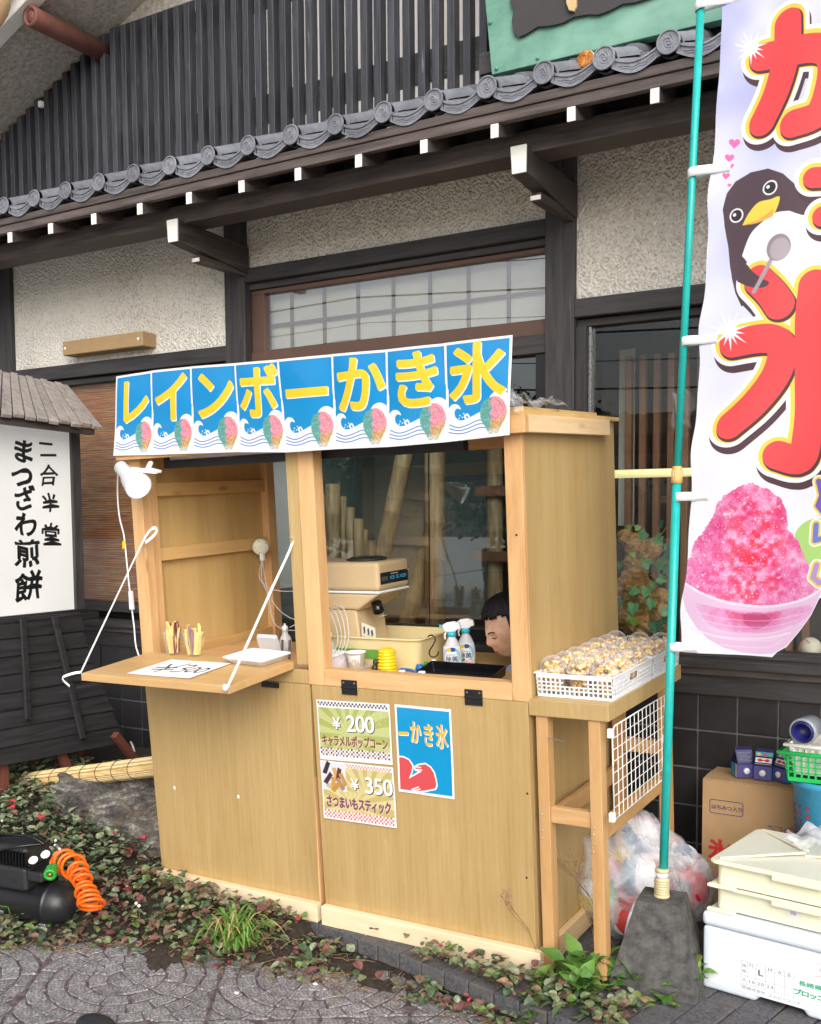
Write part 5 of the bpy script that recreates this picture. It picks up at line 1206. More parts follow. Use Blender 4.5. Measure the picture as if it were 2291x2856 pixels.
def basket(v0, v1, label):
    root = empty('plastic_basket', label, 'basket', KM @ T(.012, v0, TT + .001), 'white popcorn baskets')
    W_, D_, H_, th = .246, v1 - v0, .074, .003
    MB().box(.006, W_ - .006, .006, D_ - .006, 0, .003).build('bottom', M['white'], root)
    def wall(name, P, X, N, L_, hole=True):
        # lattice wall: P origin, X direction, N outward
        b = MB(); nx = int(L_ / .0152); cw = L_ / nx; rows = 4; z0, z1 = .009, .060; rh = (z1 - z0) / rows; sp = .0022
        P, X, N = Vector(P), Vector(X), Vector(N)
        def bx(a0, a1, c0, c1):
            lo = [P + X * a0 + N * 0, P + X * a1, P + X * a1 - N * th, P + X * a0 - N * th]
            tp_ = lambda q, z: q + N * (.006 * z / .074) + Vector((0, 0, z)); b.hexa([tp_(q, c0) for q in lo], [tp_(q, c1) for q in lo])
        bx(0, L_, 0, z0); bx(0, L_, z1, H_)
        hc = L_ / 2; hw = .036
        for k in range(nx + 1):
            x = k * cw; a0, a1 = max(0, x - sp), min(L_, x + sp)
            if hole and abs(x - hc) < hw - .003: bx(a0, a1, z0, z0 + rh * 2)
            else: bx(a0, a1, z0, z1)
        for r in range(1, rows):
            z = z0 + r * rh
            if hole and r >= 3: bx(0, hc - hw, z - sp, z + sp); bx(hc + hw, L_, z - sp, z + sp)
            else: bx(0, L_, z - sp, z + sp)
        b.build('side', M['white'], root)
    wall('front', (0, 0, 0), (1, 0, 0), (0, -1, 0), W_); wall('right', (W_, 0, 0), (0, 1, 0), (1, 0, 0), D_); wall('back', (W_, D_, 0), (-1, 0, 0), (0, 1, 0), W_); wall('left', (0, D_, 0), (0, -1, 0), (-1, 0, 0), D_)
    b = MB(); e = .007; b.tube([(-e, -e, H_), (W_ + e, -e, H_), (W_ + e, D_ + e, H_), (-e, D_ + e, H_)], .003, 6, closed=True); b.build('rim', M['white'], root)
basket(.045, .400, 'white lattice basket at the front edge of the popcorn table'); basket(.418, .690, 'white lattice basket at the wall end of the popcorn table')

# ================================================================ DROP SHELF GOODS
def sweet_cup(px, py, label, seed, rotz):
    p = onshelf(px, py, .0005); r2 = random.Random(seed); root = empty('snack_cup', label, 'snack cup', KM @ T(p) @ RZ(rotz))
    b = MB(); b.smooth = True; b.lathe([(0, .001), (.026, 0), (.0275, .003), (.040, .084), (.0425, .086), (.0425, .089), (.0395, .088), (.0262, .005), (0, .004)][:6], 24, cap=False); b.build('cup', M['dome'], root)
    skin = M.setdefault('yam_skin', plain('purple_potato_skin', srgb(122, 46, 56), .6, .25, 60)); fl = M.setdefault('yam', plain('pale_yellow_potato', srgb(232, 208, 130), .55, .12, 50)); pu = M.setdefault('yam_p', plain('mauve_potato', srgb(158, 118, 140), .55, .2, 50))
    for k in range(21):
        a = 2 * PI * k / 15 * 2.4; q = (.004, .014, .018)[k % 3]; a2 = a + r2.uniform(-.5, .5); L_ = r2.uniform(.085, .125); q2 = q + r2.uniform(.006, .016)
        lo, hi = Vector((q * math.cos(a), q * math.sin(a), .006)), Vector((q2 * math.cos(a2), q2 * math.sin(a2), L_)); w_ = r2.uniform(.010, .014)
        b = MB(); d = hi - lo; mid = lo + d * .5 + Vector((r2.uniform(-.004, .004), r2.uniform(-.004, .004), 0)); b.mi = 0; b.tube([lo, mid, hi], [w_ * .55, w_ * .65, w_ * .5], 4); s_ = len(b.f); b.mi = 1
        if r2.random() < .6: b.bar(lo + Vector((w_ * .42, 0, 0)), hi + Vector((w_ * .4, 0, .001)), w_ * .9, w_ * .25, (math.cos(a), math.sin(a), 0))
        b.build('potato_stick', [pu if k % 6 == 3 else fl, skin], root)
sweet_cup(*z1(757, 1418), 'clear cup of potato sticks with dark red skins, farther from the price paper', 4, .2); sweet_cup(*z1(898, 1430), 'clear cup of pale yellow potato sticks, nearer the foam tray', 9, 1.9)
# foam tray
p = onshelf(*z1(1330, 1470), .0005); tr_ = MB()
def rr(w, d, r, z, n=4):
    out = []
    for cx_, cy_, a0 in ((w - r, -d + r, -PI / 2), (w - r, d - r, 0), (-w + r, d - r, PI / 2), (-w + r, -d + r, PI)):
        for k in range(n + 1): a = a0 + PI / 2 * k / n; out.append((cx_ + r * math.cos(a), cy_ + r * math.sin(a), z))
    return out
def rrloft(b, prof, n=4, capb=True, capt=False):
    rings = [rr(w, d, r, z, n) for w, d, r, z in prof]; m = len(rings[0])
    fs = [(i * m + k, i * m + (k + 1) % m, (i + 1) * m + (k + 1) % m, (i + 1) * m + k) for i in range(len(rings) - 1) for k in range(m)]
    if capb: fs.append(tuple(range(m))[::-1])
    if capt: fs.append(tuple((len(rings) - 1) * m + k for k in range(m)))
    return b._add([q for rg in rings for q in rg], fs)
rrloft(tr_, [(.078, .052, .012, 0), (.10, .072, .016, .022), (.106, .078, .018, .0225), (.106, .078, .018, .0255), (.098, .070, .016, .0245), (.078, .052, .012, .004)], capt=True)
tag(tr_.build('foam_tray', M['foam'], M=KM @ T(p) @ RX(.068) @ RZ(-.12)), 'shallow white foam tray at the near end of the drop shelf', 'tray')
# upright clear lid, bottle, knives behind the shelf
b = MB(); rrloft(b, [(.045, .030, .006, 0), (.05, .037, .008, .014), (.047, .034, .007, .014), (.043, .028, .006, .003)], capt=True); pz = K(*z1(1398, 1380), .20)
tag(b.build('food_box_lid', M['clear_b'], M=KM @ T(pz.x, .20, .854 + .052) @ RX(-1.25) @ RZ(PI / 2 * 0) @ Matrix.Scale(1.0, 4)), 'clear plastic food lid standing on edge behind the foam tray', 'lid')
for k, (x, y) in enumerate((((1515, 1345)), ((1565, 1345)))):
    pk = K(*z1(x, y), .22); b = MB(); b.bar((pk.x, .20, .856), (pk.x - .012, .225, pk.z + .012), .008, .010); tag(b.build('knife_handle', M['black_gloss'], M=KM, bevel=.002), 'black knife handle poking up behind the foam tray, %s of two' % ('farther' if k == 0 else 'nearer the centre post'), 'knife')
def squeeze(px, py, v, label, h=.085, r=.024):
    q = K(px, py, v); root = empty('pump_bottle', label, 'bottle', KM @ T(q.x, v, .855)); b = MB(); b.smooth = True
    b.lathe([(0, 0), (r, .0), (r, h * .6), (r * .8, h * .75), (.012, h * .85), (.011, h)], 20, cap=False); b.build('bottle_body', M['tubing'], root); MB().lathe([(.0125, h), (.0125, h + .018), (.004, h + .022), (.004, h + .03)], 14).build('cap', M['white'], root, smooth=True)
    return q
q1 = squeeze(*z1(1525, 1340), .33, 'clear pump bottle with tubes behind the drop shelf'); q2 = squeeze(*z2(195, 1385), .23, 'clear pump bottle with looping tubes beside the cream tub')
def loops(pts, label, r=.0022):
    b = MB(); b.smooth = True; b.tube(catmull(pts, 8), r, 6); return tag(b.build('clear_tube', M['tubing'], M=KM), label, 'tube')
dk_ = Ku(*z1(1352, 680), -1.575)
dsc = empty('round_air_pump', 'round translucent white pump hung on the stall end post', 'pump', KM @ T(dk_))
b = MB(); b.smooth = True; b.lathe([(.030, -.018), (.036, -.012), (.036, .006), (.031, .012), (.012, .013), (0, .0125)], 28, (0, 0, 0), (.75, -.66, 0)); b.build('pump_body', plain('translucent_white_disc', srgb(226, 226, 206), .35, .04), dsc)
for k in range(5):
    ax_ = Vector((.75, -.66, 0)).normalized(); X = ax_.orthogonal().normalized(); Y = ax_.cross(X); a = 2 * PI * k / 5
    MB().lathe([(.003, 0), (.002, .002), (0, .002)], 8, ax_ * .012 + (X * math.cos(a) + Y * math.sin(a)) * (.026 if k < 4 else 0), ax_).build('screw', M['steel'], dsc)
MB().box(.0, .02, -.012, .004, -.06, -.03).build('nozzle_block', M['white'], dsc, bevel=.003)
for i, (dx, zz, vv) in enumerate(((.35, 1.12, .5), (.42, 1.0, .45), (.28, .96, .42))):
    loops([dk_ + Vector((.01, -.005, -.055)), dk_ + Vector((.03 + i * .02, -.05, -.14 - .03 * i)), (dk_.x + dx * .6, .55, zz - .05), (dk_.x + dx + .35, vv, zz), (q1.x + .03 * i, .36, .95)], 'thin clear tube from the round pump, %s of three' % ('topmost', 'middle', 'lowest')[i])
for i in range(4):
    h = .10 + .02 * i; loops([(q2.x, .23, .965), (q2.x + .01 + .012 * i, .20, .99 + h * .4), (q2.x + .045 + .02 * i, .19, 1.0 + h * .35), (q2.x + .075 + .016 * i, .185, .95), (q2.x + .055 + .012 * i, .17, .875)], 'clear looping tube over the paper box, %s' % ('innermost loop', 'second loop', 'third loop', 'outermost loop')[i], .0018)

# ================================================================ COUNTER GOODS IN THE SERVING WINDOW
CZ = .829
ice_m = empty('ice_slicer', 'beige ice shaving machine standing in the cream tub', 'ice machine', KM @ T(-.715, .27, CZ + .012))
def QI(n_, mb, mat, **k): return mb.build(n_, mat, ice_m, **k)
QI('motor_head', MB().box(-.38, 0, 0, .215, .272, .378), M['beige_mach'], bevel=.016, seg=4)
QI('seam_band', MB().box(-.378, .0, .0005, .2145, .262, .271), M['white'], bevel=.004)
b = MB(); b.hexa([(-.37, .004, .20), (-.10, .004, .20), (-.10, .21, .20), (-.37, .21, .20)], [(-.375, .004, .261), (-.004, .004, .261), (-.004, .21, .261), (-.375, .21, .261)]); QI('head_underside', b, M['beige_mach'], bevel=.01, seg=3)
b = MB(); b.prism([(-.37, .012, .0), (-.02, .012, .0), (-.035, .012, .02), (-.10, .012, .06), (-.115, .012, .2), (-.37, .012, .2)], (0, .19, 0)); QI('column', b, M['beige_mach'], bevel=.008, seg=3)
QI('hopper_lid', MB().lathe([(.075, 0), (.078, .006), (.06, .012), (0, .013)], 26, (-.12, .11, .378)), M['black_pl'], smooth=True)
b = MB(); b.smooth = True; b.lathe([(.020, -.01), (.021, .03), (.017, .032), (.015, .02)], 18, (-.045, .05, .215), (.45, -.35, -.8)); QI('ice_chute', b, M['black_gloss'])
QI('side_vent', MB().box(-.335, -.285, -.002, .004, .205, .24), M['ivory_joint'], bevel=.003)
QI('toggle', MB().tube([(.004, .19, .335), (.018, .185, .337)], .0028, 8), M['steel'], smooth=True)
c = CV(400, 130, (34, 38, 48)); c.text('ICE', 140, 66, 52, (70, 190, 230), adv=.48, bold=1.2); c.text('SLICER', 235, 66, 52, (70, 190, 230), adv=.48, bold=1.2); c.stroke([(150, 24), (250, 24)], 9, (190, 194, 200))
for k in range(4): c.stroke([(20, 50 + k * 12), (105, 50 + k * 12)], 4, (150, 140, 110))
pquad('name_plate', c.mat('name_plate_print', .35), (.0012, .012, .338), (.0012, .205, .338), (.0012, .205, .295), (.0012, .012, .295), ice_m)
c = CV(300, 200, (222, 218, 206))
for k in range(9): c.stroke([(20, 110 + k * 9), (280 - 40 * (k % 3), 110 + k * 9)], 3, (90, 86, 84))
for x in (60, 150, 230): c.poly([(x - 26, 40), (x + 10, 22), (x + 24, 60), (x - 6, 92)], (70, 68, 66)); c.stroke([(x - 20, 84), (x + 26, 76)], 6, (70, 68, 66))
pquad('instruction_label', c.mat('instruction_print', .5), (-.09, .0095, .155), (-.03, .0095, .135), (-.03, .0095, .06), (-.095, .0095, .065), ice_m)
# cream tub with green tape
tub = empty('cream_tub', 'deep cream plastic tub with green tape round its front', 'tub', KM @ T(-.79, .40, CZ))
b = MB(); b.smooth = False; rrloft(b, [(.222, .128, .03, 0), (.242, .145, .035, .108), (.250, .153, .038, .110), (.250, .153, .038, .116), (.238, .141, .033, .116), (.218, .124, .028, .006)], 5, capt=True); b.build('tub_body', M['cream'], tub, bevel=.002)
b = MB(); b.grid(lambda u, v: (-.225 + .32 * u, -.1295 - .0166 * (.30 + .36 * v) / .97 - .0015, .034 + .036 * v), 4, 2); b.build('green_tape', plain('green_tape', srgb(106, 166, 70), .4, .06), tub)
# spray bottles
def spray(u, v, label):
    root = empty('spray_bottle', label, 'spray bottle', KM @ T(u, v, CZ) @ RZ(.35), 'spray bottles')
    b = MB(); b.smooth = True; n = 22
    for z, rx, ry in (): pass
    prof = [(.0, .030, .020), (.004, .033, .023), (.03, .034, .024), (.06, .034, .024), (.085, .028, .021), (.105, .018, .016), (.115, .013, .013), (.12, .013, .013)]
    vs = [(rx * math.cos(2 * PI * k / n), ry * math.sin(2 * PI * k / n), z) for z, rx, ry in prof for k in range(n)]
    b._add(vs, [(i * n + k, i * n + (k + 1) % n, (i + 1) * n + (k + 1) % n, (i + 1) * n + k) for i in range(len(prof) - 1) for k in range(n)] + [tuple(range(n))[::-1]]); b.build('bottle_body', M['clear_b'], root)
    MB().lathe([(.016, .118), (.016, .132), (.012, .134)], 16).build('collar', M['cyan_pl'], root, smooth=True)
    b = MB(); b.prism([(-.030, -.010, .146), (-.022, -.010, .134), (.012, -.010, .134), (.022, -.010, .142), (.034, -.010, .144), (.030, -.010, .165), (.010, -.010, .172), (-.018, -.010, .168), (-.034, -.010, .158)], (0, .02, 0)); b.build('spray_head', M['white'], root, bevel=.004, seg=3)
    MB().box(-.044, -.0345, -.006, .006, .147, .160).build('nozzle', M['cyan_pl'], root, bevel=.002); b = MB(); b.tube(catmull([(-.018, 0, .134), (-.026, 0, .122), (-.024, 0, .106)], 5), .0035, 6); b.build('trigger', M['white'], root, smooth=True)
    c = CV(300, 360, (232, 238, 244)); c.ell(150, 170, 140, 150, (150, 210, 232)); c.ell(140, 185, 108, 116, (240, 244, 248)); c.ell(170, 55, 42, 36, (40, 70, 150)); c.ell(110, 62, 36, 30, (240, 200, 50))
    c.text('除菌', 105, 210, 92, (60, 70, 110), bold=2); c.stroke([(60, 140), (240, 140)], 7, (120, 150, 180)); c.stroke([(60, 154), (200, 154)], 5, (140, 164, 190)); c.poly([(40, 280), (150, 260), (130, 300), (60, 310)], (70, 120, 90)); c.ell(215, 310, 70, 26, (240, 130, 150)); c.ell(215, 310, 56, 16, (250, 230, 232))
    b = MB(); b.grid(lambda u_, v_: (.0348 * math.cos(PI * (1.15 + .7 * u_)), .0248 * math.sin(PI * (1.15 + .7 * u_)), .006 + .078 * v_), 10, 2); b.build('label', c.mat('spray_print', .4), root, smooth=True)
spray(-.462, .350, 'white sanitiser spray bottle with aqua nozzle, the nearer of two'); spray(-.452, .435, 'white sanitiser spray bottle with aqua nozzle, tucked behind the other')
# s hook with towel end
p = K(*z2(905, 1295), .245); b = MB(); b.smooth = True
b.tube(catmull([K(*z2(x, y), .24) for x, y in ((875, 1298), (895, 1288), (918, 1300), (925, 1325), (905, 1365), (885, 1400), (890, 1430), (915, 1440), (940, 1425), (948, 1402))], 5), .0024, 7); tag(b.build('s_hook', M['black_gloss'], M=KM), 'black S-hook hanging on the tub rim', 'hook')
b = MB(); q = K(*z2(912, 1470), .235); b.hexa([(q.x - .012, .232, CZ), (q.x + .016, .232, CZ), (q.x + .016, .248, CZ), (q.x - .012, .248, CZ)], [(q.x - .009, .236, CZ + .05), (q.x + .008, .236, CZ + .05), (q.x + .008, .244, CZ + .05), (q.x - .009, .244, CZ + .05)]); tag(b.build('paper_twist', M['white_soft'], M=KM, bevel=.003), 'twist of white paper under the black S-hook', 'paper')
# yellow bellows pump
q = Kw(*z2(597, 1552), CZ); b = MB(); b.smooth = True; prof = [(.0, 0), (.034, 0), (.034, .004)]
for k in range(6): z = .005 + k * .0118; prof += [(.028, z), (.0365 - .0008 * k, z + .005), (.0365 - .0008 * k, z + .0068), (.028, z + .0115)]
prof += [(.03, .078), (.03, .084), (.024, .088), (.016, .091), (0, .092)]
b.lathe(prof, 26, cap=False); tag(b.build('bellows_pump', M['yellow_pl'], M=KM @ T(q.x, q.y, CZ)), 'bright yellow ribbed bellows pump on the counter', 'pump')
# paper cup
q = Kw(*z2(385, 1535), CZ); cupr = empty('paper_cup', 'white paper cup printed with a red ice character', 'cup', KM @ T(q.x, q.y, CZ)); b = MB(); b.smooth = True
b.lathe([(0, .004), (.024, .004), (.0245, 0), (.026, 0), (.0345, .068), (.037, .0685), (.037, .072), (.0335, .0715), (.0245, .008), (0, .007)], 26, cap=False); b.build('cup_body', M['paper'], cupr)
c = CV(420, 260, (242, 240, 234)); c.stroke([(70, 80), (110, 60), (165, 80), (170, 130), (140, 160), (80, 140), (70, 80)], 5, (150, 180, 200)); c.char('氷', 118, 108, 72, (214, 40, 44), bold=2.5); c.ell(150, 215, 34, 30, (70, 130, 200)); c.ell(150, 222, 24, 20, (244, 240, 236)); c.rect(120, 184, 180, 198, (210, 44, 48))
for k in range(5): c.stroke([(250 + k * 34, 70 + 14 * (k % 2)), (256 + k * 34, 130)], 8, ((210, 60, 60), (60, 120, 190), (90, 150, 90))[k % 3])
b = MB(); b.grid(lambda u_, v_: ((.0267 + .0072 * v_) * math.cos(PI * (1.08 + .75 * u_)), (.0267 + .0072 * v_) * math.sin(PI * (1.08 + .75 * u_)), .008 + .054 * v_), 12, 2); b.build('print', c.mat('cup_print', .6), cupr, smooth=True)
# paper box at the post
p = K(*z2(175, 1535), .16); b = MB(); b.hexa([(p.x - .1, .12, CZ), (p.x + .075, .12, CZ), (p.x + .07, .22, CZ), (p.x - .1, .22, CZ)], [(p.x - .1, .12, CZ + .058), (p.x + .045, .12, CZ + .052), (p.x + .062, .22, CZ + .062), (p.x - .1, .22, CZ + .066)]); bx = b.build('paper_box', plain('dusky_white_box', srgb(206, 196, 200), .7, .1, 8), M=KM, bevel=.002); tag(bx, 'white paper box behind the centre post on the counter', 'box')
b = MB(); b.quad((p.x - .095, .118, CZ + .0605), (p.x + .05, .115, CZ + .055), (p.x + .068, .222, CZ + .066), (p.x - .095, .222, CZ + .07)); b.build('box_flap', M['paper'], bx).modifiers.new('s', 'SOLIDIFY').thickness = .001
for k, (x, y, r_) in enumerate(((695, 1548, .013), (832, 1555, .013))):
    q = K(*z2(x, y - 14), .085); b = MB(); b.smooth = True; b.lathe([(r_, 0), (r_, .014), (r_ - .002, .016), (0, .0162)], 18); jar = b.build('jar_cap', M['white'], M=KM @ T(q.x, .085, q.z - .014)); tag(jar, 'round white jar cap on the sill, %s' % ('beside the yellow bellows', 'beside the black tray')[k], 'jar')
    MB().lathe([(r_ - .001, -.034), (r_ - .001, 0)], 16).build('jar_body', M['clear_b'], jar, smooth=True)
# black tray, torch, hose coupling, blue hose, fork
b = MB(); rrloft(b, [(.142, .05, .008, 0), (.148, .055, .01, .032), (.143, .05, .008, .032), (.138, .046, .007, .006)], capt=True); tag(b.build('black_tray', M['black_gloss'], M=KM @ T(-.318, .155, CZ + .012) @ RX(.18)), 'shiny black tray in front of the seated woman', 'tray')
q = Kw(*z2(505, 1545), CZ); b = MB(); b.smooth = True; b.lathe([(.0, 0), (.012, 0), (.0125, .02), (.009, .024), (.009, .03), (.012, .034), (.012, .044), (.008, .048), (0, .048)], 14); tag(b.build('small_torch', plain('olive_torch', srgb(64, 66, 44), .4), M=KM @ T(q.x, q.y, CZ + .001) @ RY(.25)), 'small dark olive torch beside the yellow bellows', 'torch')
q = Kw(*z2(850, 1515), CZ + .02); root = empty('hose_coupling', 'blue and green hose coupling on the counter', 'coupling', KM @ T(q.x, q.y, CZ + .018)); b = MB(); b.smooth = True; b.lathe([(.008, -.03), (.015, -.028), (.016, -.01), (.013, -.006)], 16, (0, 0, 0), (1, 0, 0)); b.build('nut', M['blue_pl'], root); b = MB(); b.smooth = True; b.lathe([(.011, -.006), (.011, .014), (.014, .016), (.014, .022), (.009, .026), (.009, .045)], 16, (0, 0, 0), (1, 0, 0)); b.build('body', plain('sea_green_fitting', srgb(30, 150, 120), .35), root); MB().box(.0, .012, -.005, .005, .012, .026).build('lever', M['green_pl'], root, bevel=.002)
a, d = Kw(*z2(690, 1525), CZ + .01), Kw(*z2(810, 1560), CZ + .01); b = MB(); b.smooth = True; b.tube(catmull([a, a * .5 + d * .5 + Vector((0, .01, .004)), d], 6), .006, 8); tag(b.build('blue_hose', M['blue_pl'], M=KM), 'short blue hose lying by the jar caps', 'hose')
b = MB(); q = Kw(*z2(450, 1530), CZ + .02)
for k in range(5): b.tube([q + Vector((-.05, .0, -.01)), q + Vector((.02, .004 * k - .008, .012 + .004 * k))], .0013, 5)
tag(b.build('wire_fork', M['steel'], M=KM), 'thin steel fork lying by the paper cup', 'fork')
# ================================================================ SEATED WOMAN
t = NT('skin'); v = t.tex(); n = t.noise(v, 30, 4); t.col(t.ramp(n, [(.3, srgb(196, 150, 124)), (.7, srgb(222, 180, 154))])).rough(.55).set(Subsurface_Weight=.12); M['skin'] = t.m
t = NT('black_hair'); v = t.tex(); n = t.noise(t.map(v, (70, 70, 8)), 3, 4); t.col(t.ramp(n, [(.3, srgb(8, 7, 8)), (.7, srgb(24, 21, 22))])).rough(.6).bump(n, .3, .003).set(Specular_IOR_Level=.25); M['hair'] = t.m
t = NT('blue_striped_cotton'); v = t.tex(); w_ = t.wave(t.map(v, (1, .45, .1)), 26, .6, 1, 'X'); t.col(t.ramp(w_, [(.35, srgb(92, 112, 142)), (.6, srgb(214, 218, 226))])).rough(.85).bump(t.noise(v, 25, 3), .2, .01); M['shirt'] = t.m
def skin_mesh(joints, edges, sub=2):
    me = bpy.data.meshes.new('s'); me.from_pydata([j[0] for j in joints], edges, []); o = bpy.data.objects.new('s', me); COL.objects.link(o)
    o.modifiers.new('k', 'SKIN'); lay = me.skin_vertices[0].data
    for i, j in enumerate(joints): r_ = j[1] if isinstance(j[1], tuple) else (j[1], j[1]); lay[i].radius = r_
    lay[0].use_root = True; s_ = o.modifiers.new('q', 'SUBSURF'); s_.levels = sub
    bpy.context.view_layer.update(); dg = bpy.context.evaluated_depsgraph_get(); m2 = bpy.data.meshes.new_from_object(o.evaluated_get(dg))
    vs = [tuple(x.co) for x in m2.vertices]; fs = [list(p.vertices) for p in m2.polygons]
    bpy.data.objects.remove(o); bpy.data.meshes.remove(me); bpy.data.meshes.remove(m2); return vs, fs
HC = Vector((-.272, .43, .978))
J = [((-.17, .50, .35), (.11, .14)), ((-.19, .49, .52), (.10, .13)), ((-.215, .47, .70), (.095, .14)), ((-.235, .455, .80), (.07, .10)), ((-.25, .445, .86), (.045, .048)), ((-.268, .44, .905), (.042, .045)),
     ((-.225, .30, .77), .055), ((-.23, .22, .60), .046), ((-.36, .20, .56), .036), ((-.40, .22, .56), .026), ((-.14, .62, .765), .055), ((-.16, .66, .60), .045), ((-.32, .60, .56), .036), ((-.38, .56, .56), .026),
     ((-.18, .42, .33), .075), ((-.40, .40, .36), .07), ((-.42, .40, .02), .045), ((-.18, .58, .33), .075), ((-.40, .60, .36), .07), ((-.42, .60, .02), .045), ((-.52, .40, -.01), .032), ((-.52, .60, -.01), .032)]
Ed = [(0, 1), (1, 2), (2, 3), (3, 4), (4, 5), (3, 6), (6, 7), (7, 8), (8, 9), (3, 10), (10, 11), (11, 12), (12, 13), (0, 14), (14, 15), (15, 16), (0, 17), (17, 18), (18, 19), (16, 20), (19, 21)]
bv, bf = skin_mesh(J, Ed)
fwd = Vector((-.54, -.78, -.33)).normalized(); lft = Vector((0, 0, 1)).cross(fwd).normalized(); up_ = fwd.cross(lft).normalized()
def head_pt(d):      # d in head axes: x forward, y left, z up (unit)
    r = Vector((d.x * .092, d.y * .072, d.z * .112))
    fx = max(0, d.x)
    if d.x > 0: r.x *= .93
    if d.z < -.2: r.y *= 1 - .28 * (-.2 - d.z); r.x += .012 * fx * (-d.z)
    ny = math.exp(-(d.y / .13) ** 2)
    r.x += fx ** 2 * (.022 * ny * math.exp(-((d.z + .22) / .13) ** 2) + .011 * ny * math.exp(-((d.z + .05) / .16) ** 2) + .008 * math.exp(-((d.z - .12) / .08) ** 2) * math.exp(-(d.y / .5) ** 2)
                    + .009 * math.exp(-((d.z + .50) / .07) ** 2) * math.exp(-(d.y / .25) ** 2) + .007 * math.exp(-((d.z + .60) / .06) ** 2) * math.exp(-(d.y / .2) ** 2) + .010 * math.exp(-((d.z + .84) / .12) ** 2) * math.exp(-(d.y / .22) ** 2)
                    - .008 * math.exp(-((d.z + .02) / .08) ** 2) * math.exp(-((abs(d.y) - .32) / .14) ** 2)
                    + .006 * math.exp(-((d.z + .28) / .12) ** 2) * math.exp(-((abs(d.y) - .42) / .14) ** 2))
    return r
b = MB(); b.v = list(bv); b.f = [list(f) for f in bf]; b.m = [0] * len(bf); b.sm = [True] * len(bf); b.smooth = True
nn, mm = 48, 36; vs = []
for i in range(mm + 1):
    tt = PI * i / mm
    for k in range(nn):
        a = 2 * PI * k / nn; d = Vector((math.sin(tt) * math.cos(a), math.sin(tt) * math.sin(a), math.cos(tt))); r = head_pt(d); vs.append(HC + fwd * r.x + lft * r.y + up_ * r.z)
b._add(vs, [(i * nn + k, (i + 1) * nn + k, (i + 1) * nn + (k + 1) % nn, i * nn + (k + 1) % nn) for i in range(mm) for k in range(nn)])
for sgn in (1, -1):
    e = HC + lft * (.076 * sgn) - up_ * .01 - fwd * .008; b.ell(e, (.012, .018, .030), 10, 8)
woman = b.build('person', M['skin'], M=KM, smooth=True); tag(woman, 'woman with black hair and striped shirt seated inside the stall, looking down', 'person')
rm = woman.modifiers.new('r', 'REMESH'); rm.mode = 'VOXEL'; rm.voxel_size = .0042; rm.use_smooth_shade = True; sm_ = woman.modifiers.new('sm', 'SMOOTH'); sm_.factor = .5; sm_.iterations = 2
bpy.context.view_layer.update(); me2 = bpy.data.meshes.new_from_object(woman.evaluated_get(bpy.context.evaluated_depsgraph_get())); woman.modifiers.clear()
bm_ = bmesh.new(); bm_.from_mesh(me2); bm_.verts.ensure_lookup_table(); seen = [False] * len(bm_.verts); isl = []
for v0_ in bm_.verts:
    if seen[v0_.index]: continue
    stack, cur = [v0_], []; seen[v0_.index] = True
    while stack:
        q = stack.pop(); cur.append(q)
        for e_ in q.link_edges:
            o2 = e_.other_vert(q)
            if not seen[o2.index]: seen[o2.index] = True; stack.append(o2)
    isl.append(cur)
isl.sort(key=len); bmesh.ops.delete(bm_, geom=[q for g_ in isl[:-1] for q in g_], context='VERTS'); bm_.to_mesh(me2); bm_.free(); me2.name = 'person'; woman.data = me2; me2.polygons.foreach_set('use_smooth', [True] * len(me2.polygons))
hb = MB(); hb.smooth = True; vs = []; keep = {}
for i in range(mm + 1):
    tt = PI * i / mm
    for k in range(nn):
        a = 2 * PI * k / nn; d = Vector((math.sin(tt) * math.cos(a), math.sin(tt) * math.sin(a), math.cos(tt)))
        r = Vector((d.x * .105, d.y * .087, d.z * .122)); 
        if d.z < -.1: r.z = r.z * 1.0; r.y *= 1.04; r.x *= 1.02
        r *= 1 + .022 * math.sin(a * 17 + i * .3) + .012 * math.sin(a * 31); vs.append(HC + fwd * (r.x - .004) + lft * r.y + up_ * (r.z + .004))
        edge = .50 + .05 * math.sin(a * 9)
        keep[(i, k)] = not (d.x > .42 and d.z < edge) and not (d.x > .10 and d.z < -.62) and d.z > -.88
fs = [(i * nn + k, (i + 1) * nn + k, (i + 1) * nn + (k + 1) % nn, i * nn + (k + 1) % nn) for i in range(mm) for k in range(nn) if keep[(i, k)] and keep[(min(mm, i + 1), k)]]
hb._add(vs, fs); ho = hb.build('hair', M['hair'], woman); so_ = ho.modifiers.new('s', 'SOLIDIFY'); so_.thickness = .012; so_.offset = -1
for sgn in (1, -1):
    def fp(y, z, off=.0015):
        x = math.sqrt(max(.01, 1 - y * y - z * z)); r = head_pt(Vector((x, y, z))); return HC + fwd * (r.x + off) + lft * r.y + up_ * r.z
    MB().tube([fp(sgn * (.20 + .24 * q / 5), -.055 - .03 * math.sin(PI * q / 5)) for q in range(6)], .0018, 5).build('eyelid', M['hair'], woman)
    MB().tube([fp(sgn * (.16 + .34 * q / 5), .125 + .03 * math.sin(PI * q / 5)) for q in range(6)], .002, 5).build('eyebrow', M['hair'], woman)
MB().tube([fp(-.2 + .4 * q / 6, -.555, .002) for q in range(7)], .0022, 5).build('mouth', plain('lip', srgb(150, 84, 78), .5), woman)
SJ = [(j[0], tuple(x * 1.10 + .008 for x in (j[1] if isinstance(j[1], tuple) else (j[1], j[1])))) for j in J[:4]] + [((-.225, .30, .775), (.066, .066)), ((-.225, .25, .67), (.062, .062)), ((-.14, .62, .765), (.066, .066)), ((-.15, .64, .67), (.062, .062)), ((-.24, .447, .838), (.066, .066))]
sv, sf = skin_mesh(SJ, [(0, 1), (1, 2), (2, 3), (3, 4), (4, 5), (3, 6), (6, 7), (3, 8)])
